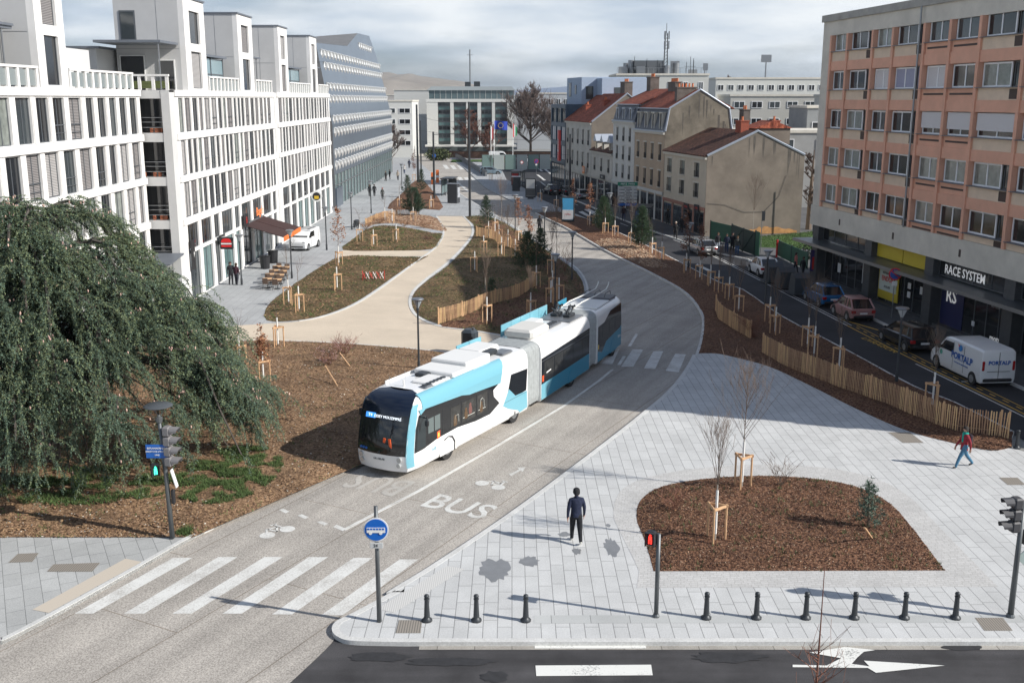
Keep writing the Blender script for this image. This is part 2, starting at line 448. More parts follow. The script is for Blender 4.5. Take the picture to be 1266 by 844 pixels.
b.add([(p.x,p.y,.004) for p in SLx] + [(p.x,p.y,.004) for p in far_l] + [(p.x,p.y,.004) for p in far_r] + [(SRp(y).x,y,.004) for y in (185,168,156,140,125,113,102,98,94,80,67,56,48,24,6)],
      [tuple(range(len(SLx)+len(far_l)+len(far_r)+15))])
struct('right_street', b, G_asph2)

# --- bus road (pale exposed-aggregate concrete)
RL = [(0,797),(14,792),(80,757),(160,712),(240,666),(300,638),(370,608),(440,578),(520,540),(590,480),(650,438),(700,405),(724,376),(727,355),(716,335),(692,318),(650,290),(615,268),(584,250),(566,238),(548,226),(532,213),(516,199),(500,184),(484,169)]
RR = [(352,850),(410,795),(424,770),(500,728),(560,690),(640,635),(720,575),(790,520),(835,480),(860,441),(868,405),(864,385),(843,361),(800,337),(750,312),(700,283),(671,269),(624,245),(598,231),(572,207),(545,189),(526,176),(521,172)]
L1 = pixline(RL, 0, 5); R1 = pixline(RR, 0, 5)
b = MB()
# strip between both edges, resampled to the same count
def resample(line, n):
    Ls = [0]
    for i in range(1, len(line)): Ls.append(Ls[-1] + (line[i]-line[i-1]).length)
    out = []; j = 0
    for k in range(n):
        t = Ls[-1]*k/(n-1)
        while j < len(Ls)-2 and Ls[j+1] < t: j += 1
        f = (t-Ls[j])/max(1e-6, Ls[j+1]-Ls[j]); out.append(line[j].lerp(line[j+1], min(1, f)))
    return out
poly = [Vector((-34,14,0)), Vector((-30,21,0))] + L1 + R1[::-1] + [Vector((-9,12,0))]
b.add([(p.x,p.y,.010) for p in poly], [tuple(range(len(poly)))])
struct('bus_road', b, G_road)

# --- left-hand pavement slab (everything left of the bus road), top at .12
def prism_struct(name, poly, z0, z1, m, **k):
    b = MB(); b.prism([(p.x, p.y) for p in poly], z0, z1); return struct(name, b, m, **k)
Lp = [p for p in L1 if p.y > 33]
poly = [Vector((-60,35.5,0)), Vector((-11.4,33.3,0))] + Lp + [Vector((-45,420,0)), Vector((-90,420,0)), Vector((-60,200,0))]
prism_struct('left_pavement', poly, -.03, .12, G_walk)
# bottom-left pavement corner
BLp = [Vector((-60,20,0)), Vector((-24,20.5,0)), Vector((-17,24,0)), Vector((-14.6,25.2,0)), *[p for p in L1 if 25.3 < p.y <= 33.2], Vector((-11.2,33.3,0)), Vector((-60,35.5,0))]
prism_struct('corner_pavement', BLp, -.03, .118, G_pave)
b = MB(); ribbon(b, [p for p in L1 if p.y < 215], .16, -.02, .135, off=-.16); struct('left_kerb', b, G_kerb)
b = MB(); ribbon(b, [Vector((-60,35.4,0)), Vector((-11.3,33.2,0))], .35, -.02, .17, off=-.17); struct('bed_kerb', b, G_kerb)

# --- plaza
tip = pixline([(500,728),(440,760),(422,769),(418,777),(424,784),(440,788),(500,789.5)], .12, 6)
pl = [p for p in R1 if 28.3 < p.y < 58.5][::-1]
bot_y = at(633, 788, .12).y
tipw = tip
mulch_edge_px = [(862,437),(884,437),(905,441),(950,453),(1000,476),(1060,506),(1120,532),(1180,548),(1225,557),(1251,553)]
ME = pixline(mulch_edge_px, .12, 4)
poly = pl + tipw[0:] + [Vector((60,bot_y,0)), Vector((60,30,0)), Vector((23.9,30.3,0)), Vector((22.7,38,0))] + ME[::-1]
prism_struct('plaza', poly, -.03, .12, G_plaza)
b = MB(); ribbon(b, pl + tipw + [Vector((60, bot_y, 0))], .20, -.02, .128, off=-.03); struct('plaza_kerb', b, G_kerb)
b = MB(); b.add([(at(520,790).x, bot_y-.42,.008), (60,bot_y-.42,.008), (60,bot_y+.02,.008), (at(520,790).x,bot_y+.02,.008)], [(0,1,2,3)]); struct('gutter', b, ground_mat('gutter_stone', (.30,.28,.25),(.42,.40,.36), fine=30, coarse=1, cst=.15, joints=(1.0,3,.015,0), jcol=(.5,.5,.5)))

# --- the planted bed in the plaza and its ring of setts
BED = [(808,706),(804,690),(796,665),(787,640),(793,617),(820,601),(870,592),(940,588),(1010,592),(1060,602),(1100,622),(1130,655),(1168,705)]
bedl = pixline(BED[1:-1], .12, 5); bed = [at(808,706,.12)] + bedl + [at(1168,705,.12)]
RING = [(790,706),(783,690),(768,660),(758,634),(768,606),(800,590),(860,579),(940,574),(1020,578),(1078,590),(1122,612),(1160,650),(1215,706)]
ringl = pixline(RING, .12, 5)
poly = ringl + [Vector((ringl[-1].x, bed[-1].y-1.1, 0)), Vector((ringl[0].x-.2, bed[0].y-1.1, 0))]
b = MB(); b.add([(p.x,p.y,.125) for p in poly], [tuple(range(len(poly)))]); struct('sett_ring', b, G_sett)
BEDS = []
def mound(name, poly, z, hgt, m, kind='structure', seedv=0, res=.45, label=None, edge=.8, rough=.05):
    """bed surface: gently heaped grid clipped to the outline"""
    import bisect
    bm = bmesh.new()
    vs = [bm.verts.new((p.x, p.y, 0)) for p in poly]
    f = bm.faces.new(vs)
    bmesh.ops.triangulate(bm, faces=[f])
    xs = [p.x for p in poly]; ys = [p.y for p in poly]
    def cuts(a, c, ax):
        k = a + res
        while k < c:
            g = bm.verts[:] + bm.edges[:] + bm.faces[:]
            co = (k,0,0) if ax == 0 else (0,k,0); no = (1,0,0) if ax == 0 else (0,1,0)
            bmesh.ops.bisect_plane(bm, geom=g, plane_co=co, plane_no=no, dist=1e-4); k += res
    cuts(min(xs), max(xs), 0); cuts(min(ys), max(ys), 1)
    n = len(poly)
    segs = [(poly[i].x, poly[i].y, poly[(i+1) % n].x, poly[(i+1) % n].y) for i in range(n)]
    def hgt_at(x, y):
        dmin = 1e9
        for x0, y0, x1, y1 in segs:
            dx, dy = x1-x0, y1-y0; L2 = dx*dx+dy*dy
            t = 0 if L2 < 1e-9 else max(0, min(1, ((x-x0)*dx+(y-y0)*dy)/L2))
            d = (x-x0-t*dx)**2 + (y-y0-t*dy)**2
            if d < dmin: dmin = d
        k = min(1, math.sqrt(dmin)/edge); k = k*k*(3-2*k)
        return z + k*(hgt + rough*mnoise.noise(Vector((x*.9, y*.9, seedv))) + rough*.6*mnoise.noise(Vector((x*2.7, y*2.7, seedv))))
    for v in bm.verts: v.co.z = hgt_at(v.co.x, v.co.y)
    me = bpy.data.meshes.new(name); bm.to_mesh(me); bm.free(); me.materials.append(m)
    BEDS.append((name, poly, hgt_at))
    me.polygons.foreach_set('use_smooth', [True]*len(me.polygons))
    o = put(name, me); o['kind'] = kind
    return o
mound('mulch_bed', bed, .130, .10, G_mulch, res=.35)

# --- left beds and the beige path
PATH_L = [(300,424),(345,423),(420,426),(500,430),(566,437),(600,424)]
CED = [at(-60,664,.12), at(120,664,.12), at(238,664,.12), at(300,637,.12), at(370,607,.12), at(440,577,.12), at(520,538,.12), at(572,490,.12), at(600,462,.12), at(622,436,.12), at(600,437,.12), at(566,437,.12), at(500,430,.12), at(420,424,.12), at(345,421,.12), at(300,421,.12), at(200,430,.12)+Vector((-3,0,0)), Vector((-40,64,.12)), Vector((-40,36,.12))]
mound('cedar_bed', CED, .13, .14, G_soil, res=.8, rough=.07)
b = MB()
P_left = [(230,430),(300,421),(345,421),(420,424),(500,430),(566,437),(640,437)]
P_right = [(660,428),(645,420),(590,410),(545,404),(516,392),(506,376),(510,360),(526,345),(552,325),(572,305),(583,290),(582,278),(572,267)]
P_up = [(540,267),(548,280),(548,292),(538,307),(520,320),(500,335),(470,357),(440,376),(405,390),(370,397),(330,400),(200,408)]
poly = pixline(P_left,.12,3) + pixline(P_right,.12,4) + pixline(P_up,.12,4)
b.add([(p.x,p.y,.124) for p in poly], [tuple(range(len(poly)))])
struct('beige_path', b, G_path)
b = MB(); ribbon(b, pixline(P_right,.12,4), .22, .1, .15, off=-.05); ribbon(b, pixline(P_up,.12,4)[:-8], .22, .1, .15, off=-.05); ribbon(b, pixline(P_left[1:-1],.12,3)[::-1], .14, .1, .145, off=-.1)
struct('path_edging', b, G_kerb)
def bedpx(name, px, m, hgt=.08, z=.13, k=3, res=1.0, rough=.05):
    return mound(name, pixline(px, .12, k, closed=True)[:], z, hgt, m, res=res, rough=rough)
bedpx('lawn_bed', [(330,396),(331,378),(352,360),(396,330),(424,317),(470,317),(522,318),(528,317),(497,335),(467,356),(437,375),(402,389),(368,396)], G_soil2)
bedpx('lawn_bed', [(424,309),(436,296),(452,284),(470,279),(500,281),(535,288),(547,289),(545,297),(534,308),(480,310)], G_soil2)
bedpx('woodchip_bed', [(452,279),(458,272),(480,266),(520,266),(540,270),(548,279),(549,286),(500,277),(475,276)], G_mulch2)
bedpx('mulch_strip', [(479,258),(498,238),(513,224),(524,224),(548,256),(520,258)], G_mulch, hgt=.25)
b = MB(); q = [at(x,y,.12) for x,y in ((424,309.5),(540,310),(528,317),(415,317))]; b.add([(p.x,p.y,.126) for p in q], [(0,1,2,3)]); struct('side_path', b, G_path)
# big bed between the path and the bus road
ERB = [(590,409),(650,417),(690,398),(718,378),(722,355),(712,336),(690,319),(648,291),(612,270),(575,268),(585,277),(586,290),(575,306),(555,327),(528,347),(513,361),(509,376),(519,391),(548,402)]
mound('shrub_bed', pixline(ERB,.12,3,closed=True), .13, .12, G_soil2, res=1.0)
mb_px = [(545,398),(660,352),(664,338),(640,318),(610,300),(600,290),(582,270),(612,271),(648,292),(690,320),(711,337),(721,355),(717,377),(688,397),(650,415),(590,407)]
o = mound('mulch_patch', pixline(mb_px,.12,3,closed=True), .137, .13, G_mulch, res=1.0)
# --- median between the bus road and the right-hand street
mr = [p for p in R1 if 57.5 < p.y < 137]
med = [ME[0]] + mr + [at(690,262,.12), at(712,267,.12)] + [p for p in SL[::-1] if p.y < 128] + [at(1251,540,.12)] + ME[::-1][:-1]
mound('median_bed', med, .13, .12, G_mulch, res=.9, edge=.6)
prism_struct('median_footing', med, -.02, .13, G_kerb)
bedpx('woodchip_bed', [(735,300),(760,296),(790,303),(812,318),(830,333),(800,331),(770,318)], G_mulch2, z=.19, hgt=.12)
b = MB(); ribbon(b, mr, .16, -.02, .16, off=-.02); ribbon(b, SL, .14, -.02, .15, off=-.12)
struct('median_kerb', b, G_kerb)
# far median pavement between bus road and street
rr = [p for p in R1 if p.y > 136.5]
poly = [at(712,266,0)] + [at(690,262,0)] + rr + [Vector((-30,392,0)), Vector((-10,250,0)), Vector((-6,245,0)), Vector((-2,215,0)), Vector((-1,190,0)), Vector((1.5,175,0)), Vector((4.5,150,0))]
prism_struct('far_pavement', poly, -.02, .12, G_walk)
# right-hand pavement
poly = [SRp(y) for y in (24,48,56,67,80,94,98,102,113,125,140,156,168,185)] + [Vector((9,190,0)), Vector((60,190,0)), Vector((60,24,0))]
prism_struct('right_pavement', poly, -.02, .12, ground_mat('tarmac_pavement', (.075,.075,.078), (.13,.13,.13), fine=50, coarse=.3, cst=.2, bump=.1))
b = MB(); ribbon(b, [SRp(y) for y in (24,48,56,67,80,94,98,102,113,125,140,156,168,185)], .15, -.02, .135, off=-.02); struct('right_kerb', b, G_kerb)
mound('grass_corner', [Vector((23.2,102,0)), Vector((24.4,108.4,0)), Vector((38,117,0)), Vector((38,104,0)), Vector((30,100,0))], .13, .12, G_lawn, res=1.5)
# pavement drain covers and wet stains
def sheetpx(b, px, z): q = [at(x,y,z) for x,y in px]; b.add([(p.x,p.y,z) for p in q], [tuple(range(len(q)))])
Mgrate = stripe_mat('drain_grate', (.30,.27,.23), (.16,.145,.125), .07, .6, axis=0, rough=.6)
for px, nm in (([(493,766),(522,766),(520,782),(489,782)], 'brown gridded cover beside the bus lane sign'), ([(1205,763),(1240,763),(1252,779),(1217,779)], 'brown gridded cover beside the right-hand signal pole'),
           ([(1235,590),(1258,590),(1268,599),(1246,599)], 'brown gridded cover behind the walking woman'), ([(1098,534),(1125,534),(1142,547),(1116,547)], 'gravel filled cover below the paling fence'),
           ([(66,697),(124,695),(114,706),(58,706)], 'wide tan cover on the bottom left pavement'), ([(22,684),(48,683),(40,694),(10,695)], 'small tan cover with a rust patch on the bottom left pavement')):
    b = MB(); sheetpx(b, px, .127); o = b.build('drain_cover', Mgrate); tag(o, nm, 'drain cover', 'covers in the paving')
b = MB(); sheetpx(b, [(436,790),(462,790),(460,796),(434,796)], .014); tag(b.build('drain_cover', mat('rusty_iron', (.19,.075,.035), .8, var=.3, vscale=20)), 'rusty slotted gully cover at the kerb tip', 'drain cover', 'covers in the paving')
M_wet = mat('wet_paving', (.20,.205,.21), .35, var=.12, vscale=3)
rnd = random.Random(5)
for cx, cy, rx, ry in ((611,704,20,16),(655,694,12,8),(756,676,10,14),(713,681,6,5),(752,649,3,3),(698,660,8,4)):
    c = at(cx, cy, .123); b = MB(); n = 26; vs = []
    sx = rx/1290*33; sy = ry/1290*33*1.9
    for i in range(n):
        t = 2*PI*i/n; k = .75+.4*rnd.random(); vs.append((c.x+sx*k*math.cos(t), c.y+sy*k*math.sin(t), .124))
    b.add(vs, [tuple(range(n))]); struct('pavement_stain', b, M_wet)
# tactile strips (paler squares)
M_tact = stripe_mat('tactile_paving', (.58,.575,.55), (.46,.455,.44), .06, .55, axis=0, rough=.8)
for px in ([(446,757),(478,736),(494,741),(462,763)], [(478,735),(525,700),(573,706),(494,741)] ):
    pass
b = MB(); sheetpx(b, [(466,752),(553,699),(574,703),(487,757)], .126); struct('tactile_strip', b, M_tact)
b = MB(); sheetpx(b, [(40,753),(155,690),(175,694),(60,757)], .126); struct('tactile_strip', b, mat('beige_tactile', (.52,.46,.38), .8))
b = MB(); sheetpx(b, [(660,760),(1266,760),(1266,769),(660,770)], .1245); struct('paver_band', b, ground_mat('paver_band', (.42,.43,.42),(.52,.53,.52), fine=40, coarse=.6, cst=.08, joints=(1.1,2.,.012,0), jcol=(.5,.5,.5)))

M_pt = mat('asphalt_patch', (.028,.028,.030), .8, var=.3, vscale=4)
rq = random.Random(3)
for cx, cy, rx, ry in ((612,836,18,7),(470,812,40,6),(560,818,60,5),(900,812,50,7),(1190,800,30,4)):
    c = at(cx,cy,0); b = MB(); vs = []
    for i in range(22):
        t_ = 2*PI*i/22; k_ = rq.uniform(.75,1.1); vs.append((c.x+rx/48*k_*math.cos(t_), c.y+ry/24*k_*math.sin(t_), .0125))
    b.add(vs,[tuple(range(22))]); struct('asphalt_patch', b, M_pt)
# --- painted markings
def mark(name, polys, z=.016, label=None, px=True, m=None):
    b = MB()
    for q in polys:
        q = [at(x,y,z) for x,y in q] if px else q
        b.add([(p.x,p.y,z) for p in q], [tuple(range(len(q)))])
    return struct(name, b, m or M_paint, label=label)
mark('crossing_stripe', [[(92,758),(214,689),(238,689),(115,758)],[(153,758),(270,688),(294,688),(178,758)],[(213,758),(327,688),(350,688),(237,758)],[(275,758),(382,688),(406,688),(299,758)],[(336,759),(437,689),(461,689),(361,759)],[(397,760),(494,691),(517,691),(424,760)]])
mark('crossing_stripe', [[(661,789),(797,789),(799,801),(661,801)],[(662,822),(805,821),(807,834),(663,835)]], m=M_paint_fresh)
mark('crossing_stripe', [[(768,453),(782,432),(795,432),(783,453)],[(796,455),(808,434),(820,434),(810,456)],[(823,458),(835,437),(848,438),(839,460)],[(741,449),(753,431),(766,431),(757,450)]])
b = MB(); ribbon(b, [at(x,y,0) for x,y in ((425,655),(519,606),(618,549),(698,501),(740,471),(757,457))], .15, .004, .018, off=-.07); struct('lane_line', b, M_paint)
mark('lane_line', [[(412,651),(424,656),(428,653),(416,648)]])
mark('lane_line', [[(776,428),(786,412),(789,413),(780,428)],[(763,451),(770,440),(774,440),(767,451)]])
mark('lane_dash', [[(345,630),(350,628),(358,632),(353,634)],[(368,637),(373,635),(382,639),(377,641)],[(392,645),(397,643),(406,647),(401,649)]])
far_marks = []
for x in (556,566,575,585): pass
mark('crossing_stripe', [[(547+i*9,204+i*.3),(552+i*9,204+i*.3),(556+i*9,209+i*.3),(551+i*9,209+i*.3)] for i in range(4)] + [[(557+i*8,219+i*.3),(562+i*8,219),(565+i*8,223),(560+i*8,223)] for i in range(4)])
mark('lane_line', [[(557,219),(559,219),(581,237),(579,238)]])
# arrow for turning lanes in the foreground street
mark('turn_arrow', [[(980,821),(1022,822),(1040,813),(1001,806),(1045,799),(1082,803),(1068,805),(1060,812),(1053,820),(1075,823),(1068,816),(1168,822),(1083,831),(1073,825),(980,824)]], m=M_paint_fresh)
# lettering painted on the bus road: BUS towards us, BUS upside down in front of the bus, bicycles
dirv = (at(760,455)-at(424,656)); dirv.z = 0; dirv.normalize()
def ground_text(s, px, size, ang, sx=1., sy=1., z=.018, m_=None):
    p = at(*px, z); c = bpy.data.curves.new('lettering','FONT'); c.body = s; c.size = size; c.align_x = 'CENTER'; c.align_y = 'CENTER'; c.resolution_u = 3; c.offset = .012*size
    c.materials.append(m_ or M_paint); tmp = bpy.data.objects.new('road_lettering', c)
    me = bpy.data.meshes.new_from_object(tmp); bpy.data.objects.remove(tmp)
    o = bpy.data.objects.new('road_lettering', me); COL.objects.link(o)
    o.location = (p.x,p.y,z); o.rotation_euler = (0,0,ang); o.scale = (sx, sy, 1); o['kind'] = 'structure'; return o
aroad = math.atan2(dirv.y, dirv.x)
ground_text('BUS', (566,626), 1.25, aroad-PI/2-R(2), 1.25, 1.5)
ground_text('BUS', (470,597), 1.25, aroad+PI/2, 1.15, 1.9, m_=M_paint_old)
def bike(px, ang, s=1., flip=1):
    c = at(*px, 0); b = MB()
    def T(u, v): 
        ca, sa = math.cos(ang), math.sin(ang); return (c.x+(u*flip*ca-v*sa)*s, c.y+(u*flip*sa+v*ca)*s, .018)
    for cx in (-.48,.48):
        ou = [T(cx+.33*math.cos(t*PI/9), .33*math.sin(t*PI/9)) for t in range(18)]
        b.add(ou, [tuple(range(18))])
    def seg(a, e, w=.05):
        d = Vector((e[0]-a[0], e[1]-a[1])).normalized(); n = Vector((-d.y, d.x))*w
        q = [T(a[0]+n.x,a[1]+n.y),T(a[0]-n.x,a[1]-n.y),T(e[0]-n.x,e[1]-n.y),T(e[0]+n.x,e[1]+n.y)]
        b.add([(p[0],p[1],.0215) for p in q], [(0,1,2,3)])
    seg((-.48,0),(-.2,.55)); seg((-.15,.5),(.3,.5)); seg((.28,.52),(.02,.05)); seg((.48,0),(.3,.8)); seg((.12,.8),(.45,.8)); seg((.05,.05),(-.2,.6)); 
    struct('bicycle_symbol', b, M_paint)
bike((343,658), aroad-R(20), .8, 1); bike((606,600), aroad-PI/2-R(8), .8, 1)
mark('small_arrow', [[(629,586),(642,580),(640,578),(650,577),(646,583),(644,581),(632,588)]])
# right-hand street markings
def strline(name, Y0, Y1, off, w=.12, m=None, dash=None):
    b = MB(); y = Y0
    def P(yy, o): 
        q = PLp(yy); return (q.x+o, yy)
    while y < Y1:
        e = min(Y1, y + (dash[0] if dash else 6)); a0 = P(y, off); a1 = P(y, off+w); c1 = P(e, off+w); c0 = P(e, off)
        b.add([(*a0,.012),(*a1,.012),(*c1,.012),(*c0,.012)], [(0,1,2,3)]); y = e + (dash[1] if dash else 0)
    struct(name, b, m or M_paint)
M_yel = mat('yellow_marking', (.55,.34,.04), .7, var=.15, vscale=6)
strline('parking_line', 66, 108, -.35, .10); strline('parking_line', 66, 100, -.05, .07)
strline('parking_line', 30, 66, -.35, .10, M_yel); strline('parking_line', 44, 66, .0, .09, M_yel, (.5,.6)); strline('loading_bay_line', 44, 66, .28, .07, M_yel)
strline('parking_line', 28, 56, -.35-.25, .10, M_paint)
strline('lane_line', 112, 170, -1.2, .12, None, (3,5))
for Y in (52.2, 68.2, 73.3, 78.5):
    q = SRp(Y); b = MB(); b.add([(q.x-2.2,Y,.0128),(q.x-.1,Y+.25,.0128),(q.x-.1,Y+.37,.0128),(q.x-2.2,Y+.12,.0128)], [(0,1,2,3)]); struct('bay_line', b, M_paint)
q = SRp(67.9); b = MB(); 
b.add([(q.x-2.1,67.9,.0155),(q.x-.2,63.2,.0155),(q.x-.05,63.3,.0155),(q.x-1.95,68,.0155)], [(0,1,2,3)]); struct('loading_bay_line', b, M_yel)
mark('stop_line', [[(862,326),(879,334),(877,336),(860,328)],[(715,262),(720,261),(732,268),(727,268)],[(722,259),(728,258),(742,265),(736,267)],[(730,256),(736,256),(751,263),(746,264)]], z=.0125)
for i, (x0,y0) in enumerate(((663,216),(652,223),(672,209),(640,202),(683,228),(660,205))):
    mark('lane_dash', [[(x0,y0),(x0+3,y0),(x0+12,y0+7),(x0+9,y0+7)]], z=.0125)
ft = ground_text('LIVRAISON', (1168,466), .8, 0, 1.0, 1.0, z=.0165)
ft.data.materials.clear(); ft.data.materials.append(M_yel)
pq = SRp(59.5); ft.location = (pq.x-2.8, 60.5, .0165); ft.rotation_euler = (0,0,math.atan2(-1,.178)); ft.scale = (1.0,.7,1)

# far hills
def hills(name, x0, x1, y, hmax, col, seedv, base=0., n=60):
    b = MB(); A = []
    for i in range(n+1):
        x = x0+(x1-x0)*i/n; u = i/n
        h = base + hmax*(math.sin(PI*u)**.6)*(.85+.12*mnoise.noise(Vector((u*4, seedv, 0))) + .05*mnoise.noise(Vector((u*22, seedv, 3))))
        A.append((x, h))
    vs = []
    for x, h in A: vs += [(x, y, -2), (x, y+120, h*.7), (x, y+420, h), (x, y+900, -2)]
    fs = []
    for i in range(n):
        for k in range(3): fs.append((i*4+k, i*4+4+k, i*4+5+k, i*4+1+k))
    b.add(vs, fs)
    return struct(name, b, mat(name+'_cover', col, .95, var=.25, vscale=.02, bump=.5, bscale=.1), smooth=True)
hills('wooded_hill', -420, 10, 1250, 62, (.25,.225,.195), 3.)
hills('far_hills', -300, 1900, 4200, 95, (.13,.18,.27), 9.)  # blue of the hazy distance is painted into the hill colour
# ================================================================ BUILDINGS
def wall_grid(mb, u0, u1, z0, z1, ops, y0, y1):
    """a wall with real openings (u0,u1,z0,z1), thickness from y0 (street side) to y1"""
    zs = sorted({z0, z1, *[round(o[2],4) for o in ops], *[round(o[3],4) for o in ops]}); zs = [z for z in zs if z0-1e-6 <= z <= z1+1e-6]
    for a, c in zip(zs, zs[1:]):
        zm = (a+c)/2; row = sorted([(o[0], o[1]) for o in ops if o[2] < zm < o[3]])
        x = u0
        for p, q in row:
            if p > x+1e-4: mb.box(x, p, y0, y1, a, c)
            x = max(x, q)
        if u1 > x+1e-4: mb.box(x, u1, y0, y1, a, c)

G_sky = glass('window_glass', (.045,.055,.06), .08)
G_dark = glass('black_window_glass', (.015,.017,.02), .08)
G_green = glass('greenish_glass', (.10,.17,.17), .12)
G_curt = mat('curtained_glass', (.20,.22,.20), .12, spec=.8, var=.35, vscale=2.2)
G_blind = stripe_mat('grey_blind', (.42,.41,.40), (.12,.11,.11), .085, .62)
G_blindd = stripe_mat('dark_blind', (.27,.255,.25), (.06,.055,.055), .085, .6)
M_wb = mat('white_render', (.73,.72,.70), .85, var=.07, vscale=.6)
M_wb2 = mat('shaded_white_render', (.56,.56,.55), .85, var=.06, vscale=.5)  # white render darkened: side-wall shade is put into the colour
M_wb3 = mat('shaded_tower_render', (.50,.50,.495), .88, var=.07, vscale=.5, bump=.1)  # same white wall, greyed to paint in the shade of the tower sides
M_frame = mat('dark_window_frame', (.10,.11,.12), .5)
M_roofg = mat('zinc', (.20,.22,.25), .5, .5, var=.1, vscale=1)

WM = {}
def window(parent, u, z, w, h, y, style='dark', frame=None, split=2, fr=.05, name='window', fm=None, rail=False):
    """window part = frame mesh, pane = child; meshes are shared between equal windows"""
    fm = fm or M_frame
    key = ('f', round(w,2), round(h,2), split, fr, fm.name, rail)
    if key not in WM:
        b = MB()
        b.box(0,w,-.04,.03,0,fr); b.box(0,w,-.04,.03,h-fr,h); b.box(0,fr,-.04,.03,fr,h-fr); b.box(w-fr,w,-.04,.03,fr,h-fr)
        for i in range(1, split): b.box(w*i/split-fr*.5, w*i/split+fr*.5, -.035, .03, fr, h-fr)
        if rail:
            b.box(fr,w-fr,-.09,-.05,h*.36,h*.36+.05)
            b.box(fr,w-fr,-.09,-.05,h*.18,h*.18+.03)
        WM[key] = b.mesh(fm, name='window')
    P = {'dark': G_dark, 'sky': G_sky, 'curt': G_curt, 'green': G_green, 'blind': G_blind, 'blindd': G_blindd}.get(style)
    if P is None: P = MATS[style]
    k2 = ('p', round(w,2), round(h,2), fr, P.name)
    if k2 not in WM:
        b = MB(); b.box(fr*.6,w-fr*.6,0,.02,fr*.6,h-fr*.6); WM[k2] = b.mesh(P, name='pane')
    o = put(name, WM[key], parent, (u, y, z))
    nm = 'blind' if 'blind' in style else ('pane' if style not in ('shutter_white','shutter_grey','shutter_violet') else 'shutter')
    put(nm, WM[k2], o, (0, 0, 0))
    return o

def balustrade(parent, u0, u1, y, z, h=1.1, step=1.1, m=None, glassm=None, horizontal=True):
    b = MB()
    n = max(1, round((u1-u0)/step)); s = (u1-u0)/n
    for i in range(n+1): b.box(u0+i*s-.11, u0+i*s+.11, y-.1, y+.1, z, z+h-.12)
    b.box(u0-.11, u1+.11, y-.13, y+.13, z+h-.12, z+h)
    o = b.build('balustrade', m or M_wb, parent)
    g = MB(); 
    for i in range(n): g.box(u0+i*s+.11, u0+(i+1)*s-.11, y-.01, y+.01, z+.1, z+h-.2)
    g.build('glass_panel', glassm or mat('balustrade_glass', (.22,.25,.25), .1, spec=.7), o)
    return o

